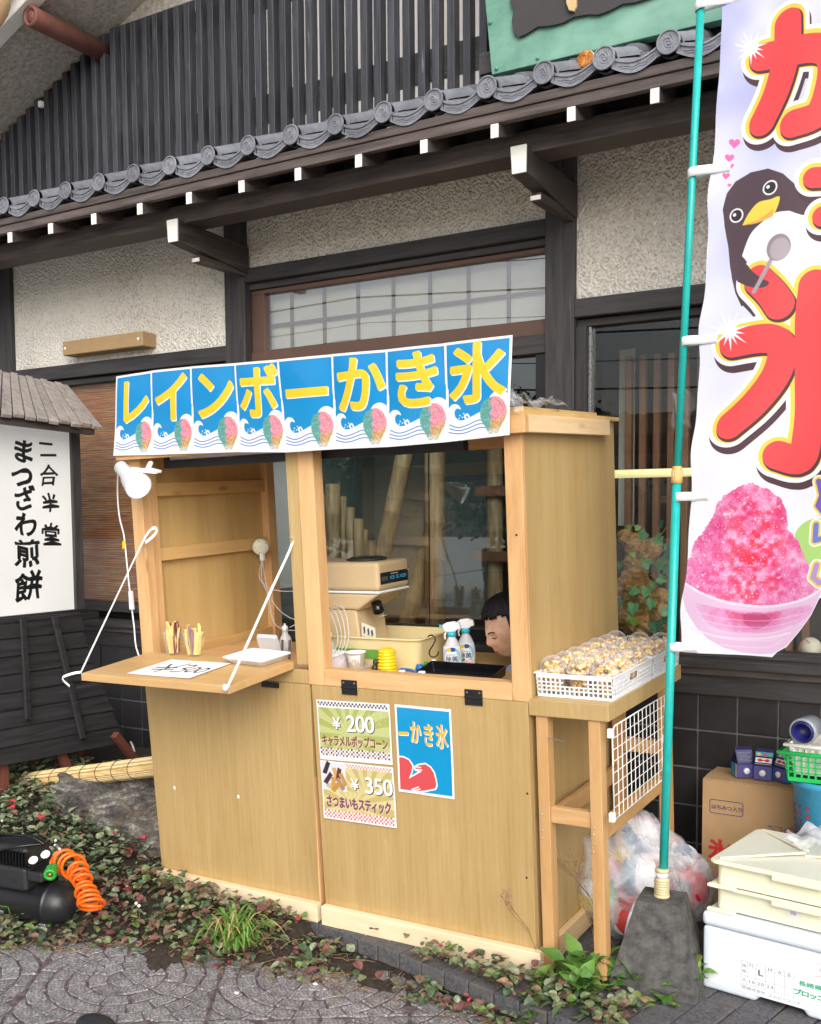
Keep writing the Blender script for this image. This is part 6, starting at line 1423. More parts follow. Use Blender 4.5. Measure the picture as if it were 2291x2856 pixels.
b = MB(); b._add(sv, sf); b.build('shirt', M['shirt'], woman, smooth=True)

# ================================================================ FOAM BOX AND CREAM TRAYS
SB = T(-.842, 3.112, 0) @ RZ(math.radians(-8))
c = CV(1100, 560, (240, 243, 248)); G = (150, 152, 158); X0, Y0, cw, ch2 = 246, 240, [44, 64, 67, 67, 67, 67], 240
xs = [X0]
for q in cw: xs.append(xs[-1] + q)
for x in xs: c.stroke([(x, Y0), (x, Y0 + 236)], 2.5, G)
for y, x0_, x1_ in ((Y0, X0, xs[-1]), (Y0 + 44, xs[1], xs[2]), (Y0 + 44, xs[3], xs[-1]), (Y0 + 150, X0, xs[-1]), (Y0 + 236, X0, xs[-1])): c.stroke([(x0_, y), (x1_, y)], 2.5, G)
dg = (96, 98, 106); c.char('規', X0 + 22, Y0 + 48, 32, dg); c.char('格', X0 + 22, Y0 + 104, 32, dg); c.char('玉', X0 + 22, Y0 + 192, 32, dg); c.text('2L', X0 + 64, Y0 + 22, 36, dg, adv=.6)
c.char('L', X0 + 142, Y0 + 78, 84, (70, 72, 80), bold=1.5)
for ch, k in (('M', 3), ('A', 4), ('B', 5)): c.char(ch, xs[k] + 33, Y0 + 22, 42, dg)
for st, k in (('16', 1), ('20', 2), ('24', 3)): c.text(st, xs[k] + 20, Y0 + 194, 46, dg, adv=.58)
c.char('宮', X0 + 22, Y0 + 268, 30, dg); c.stroke([(X0 + 22 + 20 * math.cos(a), Y0 + 268 + 20 * math.sin(a)) for a in [q * PI / 8 for q in range(17)]], 2, dg)
c.text('株式会社', X0 + 60, Y0 + 272, 34, dg); c.text('エムピーフーズ', X0 + 214, Y0 + 280, 32, dg); GR = (34, 164, 118); c.text('長崎県産', X0 + 432, Y0 + 70, 54, GR, bold=1.5); c.text('ブロッコリー', X0 + 400, Y0 + 165, 62, GR, bold=2.2, adv=.86)
c.stroke([(770, 60), (830, 90), (790, 130), (840, 170), (770, 200)], 5, (240, 140, 160), smooth=True)
FM = c.mat('foam_box_print', .75, k=.92)
fb = empty('foam_box', 'white styrofoam produce box with printed grade table under the cream trays', 'box', SB)
WB, DB, HB = .50, .40, .195
b = MB(); b.prism([(0, 0, .0), (.165, 0, .0), (.178, 0, .018), (.305, 0, .018), (.318, 0, 0), (WB, 0, 0), (WB, 0, HB), (0, 0, HB)], (0, DB, 0)); b.build('box_body', M['foam'], fb, bevel=.012, seg=3)
b = MB(); b.box(-.003, WB + .003, -.003, DB + .003, HB + .002, HB + .045); b.build('box_lid', M['foam'], fb, bevel=.014, seg=3)
pquad('printed_label', FM, (.02, -.0012, HB - .006), (WB - .02, -.0012, HB - .006), (WB - .02, -.0012, .022), (.02, -.0012, .022), fb)
ptop = HB + .048
def cream_tray(z, label, first):
    root = empty('plastic_tray', label, 'tray', SB @ T(.265, .215, z), 'stacked cream trays')
    b = MB(); rrloft(b, [(.236, .186, .02, .004), (.236, .186, .02, .070), (.256, .206, .03, .072), (.256, .206, .03, .079), (.244, .194, .026, .080), (.232, .182, .018, .074), (.228, .178, .016, .010)], 5, capt=True); b.build('tray_body', M['cream_pale'], root, bevel=.0015)
    for sx_, sy in ((-1, -1), (1, -1)):
        b = MB(); b.box(min(sx_ * .256, sx_ * .17), max(sx_ * .256, sx_ * .17), -.209, -.190, -.002, .008); b.build('stacking_foot', M['cream_pale'], root, bevel=.003)
    b = MB(); b.box(-.06, .09, -.2085, -.19, .058, .072); b.build('grip', M['cream_pale'], root, bevel=.003)
    return root
ct1 = cream_tray(ptop, 'cream plastic tray with price sticker resting on the foam box', True); ct2 = cream_tray(ptop + .0755, 'upper cream plastic tray with polythene lying on its lid', False)
c = CV(120, 80, (240, 240, 242))
for k in range(9): c.stroke([(34 + k * 6, 34), (34 + k * 6, 60)], 3, (120, 120, 126))
c.stroke([(20, 18), (70, 18)], 4, (150, 150, 156)); pquad('price_sticker', c.mat('sticker_print', .4), (-.02, -.1885, .062), (.02, -.1885, .060), (.02, -.1885, .030), (-.02, -.1885, .032), ct1)
b = MB(); rrloft(b, [(.246, .196, .026, .0805), (.246, .196, .026, .0825)], 5, capt=True); b.build('lid', film('milky_lid', srgb(246, 245, 230), .75, .3), ct2)
for a, d in (((-.23, -.18), (-.03, .0)), ((.23, -.18), (.05, .0)), ((-.23, .18), (-.03, .02)), ((-.03, .0), (.05, .0)), ((.23, .18), (.05, .02))): MB().bar((a[0], a[1], .0845), (d[0], d[1], .094), .012, .006).build('lid_rib', M['cream_pale'], ct2, bevel=.002)
b = MB(); b.smooth = True
b.grid(lambda u, v: (-.10 + .42 * u + .02 * math.sin(9 * v), -.02 + .22 * v + .02 * math.sin(8 * u), .100 + .016 * math.sin(11 * u + 5 * v) * math.sin(13 * v - 4 * u) + .012 * math.sin(31 * u + 17 * v) + .012), 40, 26, False)
tag(b.build('polythene_sheet', M['poly_bag'], M=SB @ T(.265, .215, ptop + .083)), 'crumpled clear polythene sheet on the upper cream tray', 'plastic sheet')

# ================================================================ CARDBOARD BOX, CARTONS, BASKETS
c = CV(900, 900, (188, 154, 112)); nz = vnoise(900, 900, 60, 2); c.put(nz, (176, 142, 100), al=.5); pp = (96, 84, 122)
zz6 = lambda x, y: (((x - 430) / 1060) * 900 * .76 + 0, (y - 880) / 900 * 900 * .92)
def rbox(x0, y0, x1, y1, r, w, cc):
    P = []
    for cx_, cy_, a0 in ((x1 - r, y0 + r, -PI / 2), (x1 - r, y1 - r, 0), (x0 + r, y1 - r, PI / 2), (x0 + r, y0 + r, PI)):
        for k in range(6): a = a0 + PI / 2 * k / 5; P.append((cx_ + r * math.cos(a), cy_ + r * math.sin(a)))
    c.stroke(P + P[:1], w, cc)
rbox(48, 130, 262, 226, 16, 6, (84, 66, 104)); c.text('はちみつ入り', 74, 180, 36, (84, 66, 104), adv=.95, bold=1.3)
c.char('氷', 120, 490, 165, (206, 52, 44), bold=6, wob=.02)
c.poly([(430, 285), (510, 275), (512, 330)], pp, 0.0); c.stroke([(420, 262), (505, 262), (500, 310), (420, 262)], 5, pp); c.ell(530, 330, 52, 40, (206, 48, 56)); c.stroke([(470 + 42 * math.cos(a) + 90, 300 + 42 * math.sin(a)) for a in [q * PI / 8 for q in range(17)]], 5, pp); c.ell(640, 262, 30, 28, (206, 48, 56)); c.stroke([(640 + 30 * math.cos(a), 262 + 28 * math.sin(a)) for a in [q * PI / 8 for q in range(17)]], 5, (84, 60, 90)); c.stroke([(560, 340), (680, 360), (672, 300), (600, 350)], 5, pp); c.stroke([(480, 360), (520, 310), (600, 330)], 5, pp)
c.stroke([(235, 430), (262, 408), (290, 424), (320, 440), (270, 470), (240, 460), (235, 430)], 6, (96, 78, 74)); c.stroke([(250, 440), (268, 428), (276, 448)], 5, (96, 78, 74))
CM = c.mat('cardboard_print', .85)
cb = empty('cardboard_box', 'brown cardboard carton with red ice character standing by the tiled wall', 'box', T(-1.02, 3.74, .02))
b = MB(); b.box(0, .50, 0, .20, 0, .465); b.build('box_body', M['card'], cb, bevel=.003)
b = MB(); b.hexa([(.002, .002, .466), (.5, .002, .466), (.5, .1, .466), (.002, .1, .466)], [(.002, .002, .470), (.5, .002, .470), (.5, .098, .474), (.002, .098, .474)]); b.build('top_flap', M['card'], cb)
b = MB(); b.hexa([(.002, .103, .466), (.5, .103, .466), (.5, .2, .466), (.002, .2, .466)], [(.002, .104, .472), (.5, .104, .472), (.5, .2, .470), (.002, .2, .470)]); b.build('top_flap', M['card'], cb)
pquad('printed_face', CM, (.002, -.0012, .463), (.498, -.0012, .463), (.498, -.0012, .0), (.002, -.0012, .0), cb)
navy = plain('navy_carton', srgb(44, 44, 96), .35, .08); viol = plain('violet_carton', srgb(92, 88, 150), .35, .06)
def carton_prints(k, red):
    a = CV(200, 160, (40, 40, 90))
    if red:
        a.rect(0, 0, 200, 50, (70, 170, 210)); a.ell(40, 30, 26, 20, (240, 200, 90)); a.ell(110, 36, 22, 18, (220, 90, 110)); a.ell(170, 30, 24, 20, (120, 190, 90)); a.rect(8, 70, 192, 128, (244, 240, 238)); a.poly([(20, 100), (60, 80), (100, 98), (140, 80), (180, 100), (140, 118), (100, 104), (60, 120)], (216, 40, 44)); a.stroke([(10, 145), (190, 145)], 5, (236, 236, 240))
    else:
        for q in range(7): a.stroke([(24, 30 + q * 17), (176 - 20 * (q % 3), 30 + q * 17)], 4, (130, 130, 170))
    d = CV(160, 160, (28, 140, 190)); d.rect(0, 0, 52, 160, (236, 236, 240))
    for q in range(9): d.stroke([(8, 14 + q * 16), (44, 14 + q * 16)], 4, (120, 120, 130))
    for q in range(6):
        for w3 in range(3): d.stroke([(92 + 9 * ((q + w3) % 2), 10 + q * 24 + w3 * 6), (118, 12 + q * 24 + w3 * 6)], 3, (200, 226, 240))
    return a.mat('carton_top_print_%d' % k, .3), d.mat('carton_side_print_%d' % k, .3)
for k, (px, py, rz, lab, red) in enumerate(((2068, 2178, .62, 'navy syrup carton showing its back text, the one farthest from the green basket', False), (2130, 2182, .0, 'navy syrup carton with red label, middle one on the cardboard box', True), (2190, 2190, -.62, 'navy syrup carton half behind the green basket', True))):
    p = atY(px, py, 3.80); tm_, sm2 = carton_prints(k, red); root = empty('syrup_carton', lab, 'carton', T(p.x, 3.82, .496) @ RZ(rz), 'navy syrup cartons on the cardboard box'); w_ = .031
    b = MB(); b.box(-w_, w_, -w_, w_, 0, .052); b.build('carton_body', navy, root, bevel=.001, seg=1)
    b = MB(); b.prism([(-w_, -w_, .0525), (-w_, -.004, .097), (-w_, .004, .097), (-w_, w_, .0525)], (2 * w_, 0, 0)); b.build('gable_top', navy, root); MB().box(-w_, w_, -.002, .002, .097, .108).build('top_seam', navy, root)
    pquad('top_print', tm_, (-w_, -.0052, .0972), (w_, -.0052, .0972), (w_, -w_ - .0005, .0545), (-w_, -w_ - .0005, .0545), root)
    pquad('front_face', viol, (-w_, -w_ - .001, .050), (w_, -w_ - .001, .050), (w_, -w_ - .001, .002), (-w_, -w_ - .001, .002), root)
    sgn = -1 if rz > 0 else 1
    pquad('side_print', sm2, (sgn * (w_ + .001), -sgn * -w_, .050), (sgn * (w_ + .001), -sgn * w_, .050), (sgn * (w_ + .001), -sgn * w_, .002), (sgn * (w_ + .001), -sgn * -w_, .002), root)
    MB().lathe([(.011, 0), (.0115, .008), (.009, .011), (0, .0112)], 18, (0, -w_ - .001, .027), (0, -1, 0)).build('screw_cap', M['white'], root, smooth=True)
# blue bin, green basket with ivory basket and jar
bin_ = empty('blue_bin', 'translucent blue plastic bin with red printing under the green basket', 'bin', T(-.555, 3.62, .0)); b = MB(); b.smooth = True; b.lathe([(0, 0), (.10, 0), (.125, .55), (.135, .556), (.137, .575), (.128, .577), (.121, .552), (.097, .006), (0, .006)], 32, cap=False); b.build('bin_body', M['blue_tub'], bin_)
b = MB()
for k in range(4):
    for j in range(7):
        a = PI * (1.02 + .1 * k); z = .48 - j * .025; r = .1005 + .025 * z / .55 + .0015; b._add([(r * math.cos(a + q) , r * math.sin(a + q), z + w) for q, w in ((0, 0), (.13, 0), (.13, .012), (0, .012))], [(0, 1, 2, 3)])
b.build('red_print', plain('dull_red_print', srgb(150, 60, 80), .5), bin_)
def slot_basket(name, M_, W_, D_, H_, mat, label, flare=.02):
    root = empty(name, label, 'basket', M_); b = MB(); nx = 14
    for (ox, oy, dx, dy, L_, nxx) in ((0, 0, 1, 0, W_, nx), (0, D_, 0, -1, D_, 10)):
        P, X = Vector((ox, oy, 0)), Vector((dx, dy, 0)); N = Vector((dy, -dx, 0)) if dx else Vector((-1, 0, 0))
        def q(a, z): return P + X * a + N * (flare * z / H_) + Vector((0, 0, z))
        def bx(a0, a1, z0, z1): b.hexa([q(a0, z0), q(a1, z0), q(a1, z0) - N * .003, q(a0, z0) - N * .003], [q(a0, z1), q(a1, z1), q(a1, z1) - N * .003, q(a0, z1) - N * .003])
        zs = [H_ * f for f in (.0, .14, .30, .34, .50, .54, .70, .74, .88)]
        bx(0, L_, zs[0], zs[1]); bx(0, L_, zs[2], zs[3]); bx(0, L_, zs[4], zs[5]); bx(0, L_, zs[6], zs[7]); bx(0, L_, zs[8], H_)
        for k in range(nxx + 1): a = L_ * k / nxx; bx(max(0, a - .003), min(L_, a + .003), zs[1], zs[8])
    b.box(0, W_, 0, D_, 0, .004); b.box(W_ - .003, W_, 0, D_, 0, H_); b.box(0, W_, D_ - .003, D_, 0, H_); b.build('basket_body', mat, root)
    e = flare + .008; b = MB(); b.tube([(-e, -e, H_), (W_ + e, -e, H_), (W_ + e, D_ + e, H_), (-e, D_ + e, H_)], .006, 8, closed=True); b.build('rim', mat, root, smooth=True); return root
slot_basket('green_basket', T(-.675, 3.50, .579), .30, .22, .098, M['green_bas'], 'bright green slotted basket on the blue bin')
slot_basket('ivory_basket', T(-.660, 3.512, .600), .28, .19, .100, M['white_paint'], 'ivory slotted basket nested inside the green one', .018)
jc = atY(2242, 2040, 3.56); root = empty('navy_jar', 'grey jar with open navy mouth lying in the ivory basket', 'jar', T(jc.x, 3.56, jc.z)); b = MB(); b.smooth = True; b.lathe([(.038, -.01), (.043, -.012), (.045, .0), (.043, .006), (.038, .07), (.0, .07)], 24, (0, 0, 0), (.2, 1, .12), False); b.build('jar_body', plain('grey_jar', srgb(150, 158, 166), .35), root); b = MB(); b.smooth = True; b.lathe([(.030, -.014), (.033, -.016), (.036, -.012), (.036, .004)], 24, (0, 0, 0), (.2, 1, .12), False); b.lathe([(.030, -.014), (.026, .03), (0, .03)], 24, (0, 0, 0), (.2, 1, .12), False); b.build('mouth', plain('navy_mouth', srgb(40, 40, 112), .35), root)
b = MB(); b.box(0, .09, 0, .05, 0, .115); pk = b.build('pink_packet', plain('pale_pink_packet', srgb(206, 176, 184), .4, .12, 6), M=T(-.588, 3.60, .607) @ RZ(-.1), bevel=.003); tag(pk, 'pale pink packet standing behind the navy jar', 'packet'); MB().box(-.0015, .0915, -.0015, .0, .085, .112).build('white_header', M['white'], pk)

# ================================================================ BAGS OF PLAY BALLS
cols = [(200, 74, 72), (216, 194, 96), (110, 160, 196), (118, 170, 118), (214, 140, 178), (226, 226, 230)]
def ball_mat(k):
    t = NT('ball_vinyl_%d' % k); v = t.tex('Generated'); sp = t.n.new('ShaderNodeSeparateXYZ'); t.l.new(v, sp.inputs[0])
    a = t.math('ARCTAN2', t.math('SUBTRACT', sp.outputs[0], .5), t.math('SUBTRACT', sp.outputs[1], .5)); f = t.rng(a, -PI, PI, 0, 1)
    r = t.n.new('ShaderNodeValToRGB'); r.color_ramp.interpolation = 'CONSTANT'; e = r.color_ramp.elements; n_ = 6
    while len(e) < n_: e.new(.5)
    for i in range(n_): e[i].position = i / n_; e[i].color = srgb(*(cols[(i + k) % 6] if (i % 2 == 0 or k % 2) else (240, 240, 242)))
    t.l.new(f, r.inputs[0]); t.col(r.outputs[0]).rough(.25); return t.m
bmats = [ball_mat(k) for k in range(5)]; redm = plain('red_vinyl_ball', srgb(214, 48, 56), .25, .06)
BL = [((1790, 2330, 3.62), .075, 2, 'blue and yellow play ball at the top of the big bag'), ((1730, 2420, 3.55), .075, 1, 'striped play ball against the table in the big bag'), ((1790, 2440, 3.42), .075, 0, 'play ball at the middle of the big bag'), ((1700, 2530, 3.42), .075, 3, 'play ball low in the big bag, behind the table leg'),
      ((1765, 2560, 3.32), .075, 4, 'red and blue play ball at the bottom of the big bag'), ((1850, 2380, 3.65), .075, 4, 'play ball behind the pole in the big bag'), ((1915, 2478, 3.48), .078, -1, 'red play ball in the bag beside the cream trays'), ((1905, 2400, 3.60), .06, 2, 'play ball with green patches above the red one')]
for (px, py, Y), r_, k, lab in BL:
    p = atY(px, py, Y); b = MB(); b.smooth = True; b.ell((0, 0, 0), (r_, r_, r_), 24, 16); e = Euler((rnd.uniform(0, 3), rnd.uniform(0, 3), rnd.uniform(0, 3))).to_matrix().to_4x4()
    o = b.build('play_ball', redm if k < 0 else bmats[k], M=T(p.x, p.y, max(p.z, r_ + .012)) @ e); tag(o, lab, 'ball', 'play balls in plastic bags')
    if k < 0:
        v_ = MB(); v_.smooth = True
        d_ = e.to_3x3().inverted() @ Vector((.1, -1, .35)); v_.lathe([(.03, r_ * .935), (.02, r_ * .975), (0, r_ * 1.003)], 20, (0, 0, 0), d_); v_.build('brown_spot', plain('brown_spot', srgb(84, 52, 46), .3), o)
def bag(c0, r, seed, label, knot):
    r2 = random.Random(seed); ph = [r2.uniform(0, 6) for _ in range(8)]; b = MB(); b.smooth = True
    def fn(d): return 1 + .07 * math.sin(d.x * 5 + ph[0]) * math.sin(d.z * 4 + ph[1]) + .05 * math.sin(d.y * 9 + d.z * 6 + ph[2]) + .03 * math.sin(d.x * 17 + d.z * 13 + ph[3]) + .02 * math.sin(d.y * 29 + d.x * 21 + ph[4])
    b.ell(c0, r, 56, 40, fn)
    b.v = [(x, y, max(z, .008 + .003 * math.sin(x * 40))) for x, y, z in b.v]
    o = b.build('plastic_bag', M['poly_bag']); tag(o, label, 'bag', 'plastic bags of balls')
    kb = MB(); kb.smooth = True; kp = Vector(knot)
    for k in range(7):
        a = 2 * PI * k / 7; kb.tube(catmull([kp + Vector((.06 * math.cos(a), .03 * math.sin(a), -.05 + .04 * math.sin(a * 2))), kp + Vector((.012 * math.cos(a), .008 * math.sin(a), -.008)), kp + Vector((.03 * math.cos(a + 1), .02 * math.sin(a + 1), .035))], 4), [.007] * 8 + [.002], 5)
    kb.build('knot', M['poly'], o)
p = atY(1765, 2450, 3.48); bag(p, (.20, .24, .23), 3, 'big clear plastic bag full of play balls beside the table leg', atY(1862, 2385, 3.42))
p = atY(1912, 2475, 3.50); bag(p, (.10, .12, .13), 5, 'smaller clear plastic bag round the red ball beside the trays', atY(1866, 2375, 3.40))
b = MB(); b.smooth = True; pb = atY(1648, 2515, 3.36); b.lathe([(0, -.09), (.045, -.085), (.05, -.02), (.05, .03), (.03, .06), (.012, .07), (.012, .085), (0, .085)], 22, (pb.x, pb.y, .12), (.35, -.3, 1)); bo = b.build('wrapped_bottle', M['clear_b']); tag(bo, 'cloudy wrapped bottle with yellow label leaning under the table', 'bottle')
b = MB(); b.smooth = True; b.lathe([(.0512, -.03), (.0512, .032)], 22, (pb.x, pb.y, .12), (.35, -.3, 1), False); b.build('yellow_label', plain('lemon_label', srgb(226, 206, 50), .4, .2, 40), bo)
# crumpled film scraps on the roof corner and behind the pole
def scrap(c0, su, sv, h, label, M_=None, seed=0):
    r2 = random.Random(seed); q = [r2.uniform(0, 6) for _ in range(6)]; b = MB(); b.smooth = True
    b.grid(lambda u, v: Vector(c0) + Vector(su) * (u - .5 + .05 * math.sin(9 * v + q[0])) + Vector(sv) * (v - .5 + .06 * math.sin(8 * u + q[1])) + Vector(h) * (math.sin(6 * u + q[2]) * math.sin(7 * v + q[3]) + .5 * math.sin(17 * u + 9 * v + q[4])), 26, 20, False)
    tag(b.build('film_scrap', M['poly'], M=M_), label, 'plastic film')
scrap((.01, .10, 1.735), (.10, .05, -.01), (-.02, .30, .0), (0, 0, .016), 'crumpled clear film lying over the stall roof corner', KM, 1)
scrap((.0, -.035, 1.735), (.05, .02, -.03), (-.03, .06, .05), (0, .012, .008), 'torn film stretched from the last blue sheet to the roof', KM, 2)
p = atY(1905, 1140, 3.16); scrap(p, (.06, .0, .0), (0, .01, .11), (.0, .014, 0), 'torn clear film hanging behind the teal pole', None, 3)

# ================================================================ SIGN LANTERN AT THE LEFT
LX = -4.10
sl = empty('sign_lantern', 'roofed wooden sign lantern with white lettered panel and flared black skirt', 'sign lantern')
YN, YFr = 2.72, 3.545; zt, zb = 1.905, 1.0
c = CV(1000, 1100, (236, 236, 234)); nz = vnoise(1000, 1100, 180, 6); c.put(nz, (216, 216, 212), al=.5)
def lc_(px, py): p = atX(px, py, LX); return ((p.y - YN) / (YFr - YN) * 1000, (zt - p.z) / (zt - zb) * 1100)
z8 = lambda x, y: (x / 1.797, 1000 + y / 1.797)
for ch, x, y, s_, r_ in (('ま', 118, 462, 128, -.05), ('つ', 113, 592, 128, .06), ('ざ', 122, 702, 122, -.06), ('わ', 135, 832, 126, .04), ('煎', 138, 975, 140, .0), ('餅', 145, 1140, 152, -.03)):
    X, Y = lc_(*z8(x, y)); k = 1100 / ((zt - zb) * 0 + .905) * .001; s2 = abs(lc_(*z8(x, y + s_))[1] - Y); c.char(ch, X, Y, s2, (22, 22, 24), bold=4.6, rot=r_, sx=1.14, wob=.055)
for ch, x, y, s_, r_ in (('二', 236, 452, 96, -.06), ('合', 242, 586, 104, .0), ('半', 250, 726, 100, -.04), ('堂', 258, 882, 110, .03)):
    X, Y = lc_(*z8(x, y)); s2 = abs(lc_(*z8(x, y + s_))[1] - Y); c.char(ch, X, Y, s2, (22, 22, 24), bold=2.6, rot=r_, sx=1.12, wob=.055)
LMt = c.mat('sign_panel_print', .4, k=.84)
tn = LMt.node_tree.nodes; pr_ = tn['Principled BSDF']; LMt.node_tree.links.new([q for q in tn if q.type == 'TEX_IMAGE'][0].outputs[0], pr_.inputs['Emission Color']); pr_.inputs['Emission Strength'].default_value = .22     # faint emission added to brighten the panel
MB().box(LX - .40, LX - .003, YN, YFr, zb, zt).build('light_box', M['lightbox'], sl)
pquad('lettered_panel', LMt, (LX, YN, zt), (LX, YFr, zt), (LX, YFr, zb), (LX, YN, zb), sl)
for y0 in (YFr + .001, YN - .06):
    for x0 in (LX - .045, LX - .42): MB().box(x0, x0 + .06, y0, y0 + .055, zb - .02, zt + .03).build('corner_post', M['bt_z'], sl, bevel=.003)
MB().box(LX - .02, LX + .02, YN, YFr + .001, zt, zt + .045).build('top_rail', M['bt_y'], sl, bevel=.003)
MB().box(LX - .42, LX + .045, YN - .06, YFr + .12, zb - .055, zb - .021).build('ledge', M['clap'], sl, bevel=.004)
MB().box(LX - .42, LX + .02, YN - .05, YFr + .08, zb - .02, zb).build('bottom_rail', M['clap'], sl, bevel=.003)
# plank roof
E0, E1 = atX(0, 1161, -3.93), atX(283, 1197, -3.93); R0, R1 = atX(5, 1045, -4.28), atX(189, 1083, -4.28)
M['grey_plank'] = wood('silvered_plank', srgb(104, 98, 94), srgb(146, 138, 132), srgb(178, 170, 162), 'x', .9, .8, .4, .2, 1.6)
npk = 9
for k in range(-8, npk):
    f0, f1 = k / npk + .006, (k + 1) / npk - .006; a, b_, c2, d_ = R0.lerp(R1, f0), R0.lerp(R1, f1), E0.lerp(E1, f0), E0.lerp(E1, f1); j = rnd.uniform(-.008, .008); ex = (c2 - a).normalized() * rnd.uniform(0, .02); lift = Vector((0, 0, .006 * (k % 2)))
    b = MB(); b.hexa([c2 + ex + lift, d_ + ex + lift, b_ + lift, a + lift], [x + lift + Vector((.006, 0, .016)) for x in (c2 + ex, d_ + ex, b_, a)]); b.build('roof_plank', M['grey_plank'], sl, bevel=.002, seg=1)
for k in range(-8, npk):
    f0, f1 = k / npk, (k + 1) / npk; a, b_ = R0.lerp(R1, f0), R0.lerp(R1, f1); mx = Vector((-.35, 0, -.16)); b = MB(); b.hexa([a + mx, b_ + mx, b_, a], [x + Vector((0, 0, .016)) for x in (a + mx, b_ + mx, b_, a)]); b.build('roof_plank', M['grey_plank'], sl)
MB().bar(E0 + (E0 - E1) * .9 + Vector((-.03, 0, -.014)), E1 + Vector((-.03, -.03, -.014)), .03, .03).build('eave_batten', M['bt_y'], sl)
# flared skirt
nr = 8; rows = []
for i in range(nr + 1):
    f = i / nr; X = -4.055 + .245 * f ** 1.15; yl = 1305 + (2030 - 1305) * f; xr_, yr_ = 408 + (628 - 408) * f ** 1.3, 1272 + (1912 - 1272) * f
    A_, B_ = atX(*z8(0, yl), X), atX(*z8(xr_, yr_), X); A_ = A_ + (A_ - B_) * 1.0; rows.append((A_, B_))
for i in range(nr):
    (A_, B_), (C_, D_) = rows[i], rows[i + 1]; o1 = Vector((.012, 0, 0)); ov = Vector((.004, 0, -.012)); j = Vector((0, rnd.uniform(-.012, .012), 0)); b = MB()
    b.hexa([C_ + ov, D_ + ov + j, D_ + ov + j - o1 * 1.5, C_ + ov - o1 * 1.5], [A_ - o1, B_ + j - o1, B_ + j - o1 * 1.8, A_ - o1 * 1.8]); b.build('skirt_board', M['clap'], sl, bevel=.002, seg=1)
for (x0_, y0_), (x1_, y1_) in (((115, 1310), (142, 1812)), ((272, 1296), (416, 1908))):
    def sp_(x, y):
        f = max(0, min(1, (y - 1290) / 690)); return atX(*z8(x, y), -4.04 + .245 * f ** 1.15 + .012)
    MB().bar(sp_(x0_, y0_), sp_(x1_, y1_), .03, .014, (1, 0, 0)).build('skirt_batten', M['clap'], sl, bevel=.002)
fr = MB(); fr.hexa([rows[-1][0] + Vector((-.3, 0, 0)), rows[-1][1] + Vector((-.3, 0, 0)), rows[-1][1] + Vector((-.02, 0, .0)), rows[-1][0] + Vector((-.02, 0, 0))], [rows[0][0] + Vector((-.3, 0, 0)), rows[0][1] + Vector((-.3, 0, 0)), rows[0][1] + Vector((-.03, 0, 0)), rows[0][0] + Vector((-.03, 0, 0))]); fr.build('skirt_core', M['clap'], sl)
rl_ = plain('red_oxide_leg', srgb(112, 60, 48), .8, .2)
for px0, py0, px1, py1, X in ((170, 2100, 190, 2150, -3.85), (232, 2085, 236, 2140, -4.02), (335, 2068, 372, 2115, -3.80), (8, 2150, 12, 2230, -3.86), (-60, 2170, -60, 2260, -3.9)):
    a, b_ = atX(px0, py0, X), atX(px1, py1, X); d_ = b_ - a; MB().bar(a - d_ * .4, a + d_ * max(1.0, (a.z - bed_z(a.x, a.y) + .02) / max(.02, -d_.z)), .035, .035).build('leg', rl_, sl, bevel=.002)
# thin white cable by the wall
b = MB(); b.smooth = True; b.tube(catmull([atY(365, 2070, 3.9), atY(372, 2085, 3.85), atY(378, 2120, 3.85)], 5), .006, 7); tag(b.build('white_cable', M['white_soft']), 'short white cable curving by the tiled plinth', 'cable')

# ================================================================ REED ROLL, ROCK
A_, B_ = atY(72, 2183, 3.10), atY(415, 2140, 3.10); B2 = B_ + (B_ - A_) * .22; ax_ = (B2 - A_); Lr = ax_.length; ax_.normalize()
roll = empty('reed_roll', 'rolled straw reed screen tied with black cord lying on the rock', 'reed screen'); X = ax_.orthogonal().normalized(); Y = ax_.cross(X)
b = MB()
for k in range(150):
    if k < 64: rr_, a = .041, 2 * PI * k / 64
    else: rr_, a = .041 * math.sqrt(rnd.uniform(0, .85)), rnd.uniform(0, 2 * PI)
    o = (X * math.cos(a) + Y * math.sin(a)); s0 = rnd.uniform(-.008, .012)
    b.mi = rnd.choice((0, 0, 1, 2)); b.tube([A_ + ax_ * s0 + o * (rr_ * 1.04), A_ + ax_ * .3 + o * rr_ * rnd.uniform(.96, 1.04), A_ + ax_ * .6 + o * rr_ * rnd.uniform(.97, 1.03), A_ + ax_ * Lr + o * rr_], .0022, 4)
o = b.build('reeds', [M['straw'], plain('tan_reed', srgb(186, 146, 88), .65), plain('pale_reed', srgb(246, 230, 184), .6)], roll); o['kind'] = 'stuff'
for s_ in (.05, .12, .22, .32, .42, .52, .62, .72):
    c0 = A_ + ax_ * (s_ * Lr / .78 * .8); MB().tube([c0 + (X * math.cos(q) + Y * math.sin(q)) * .0445 + ax_ * .004 * math.sin(q * 2) for q in [2 * PI * k / 20 for k in range(20)]], .0014, 5, closed=True).build('binding_cord', M['ink'], roll)
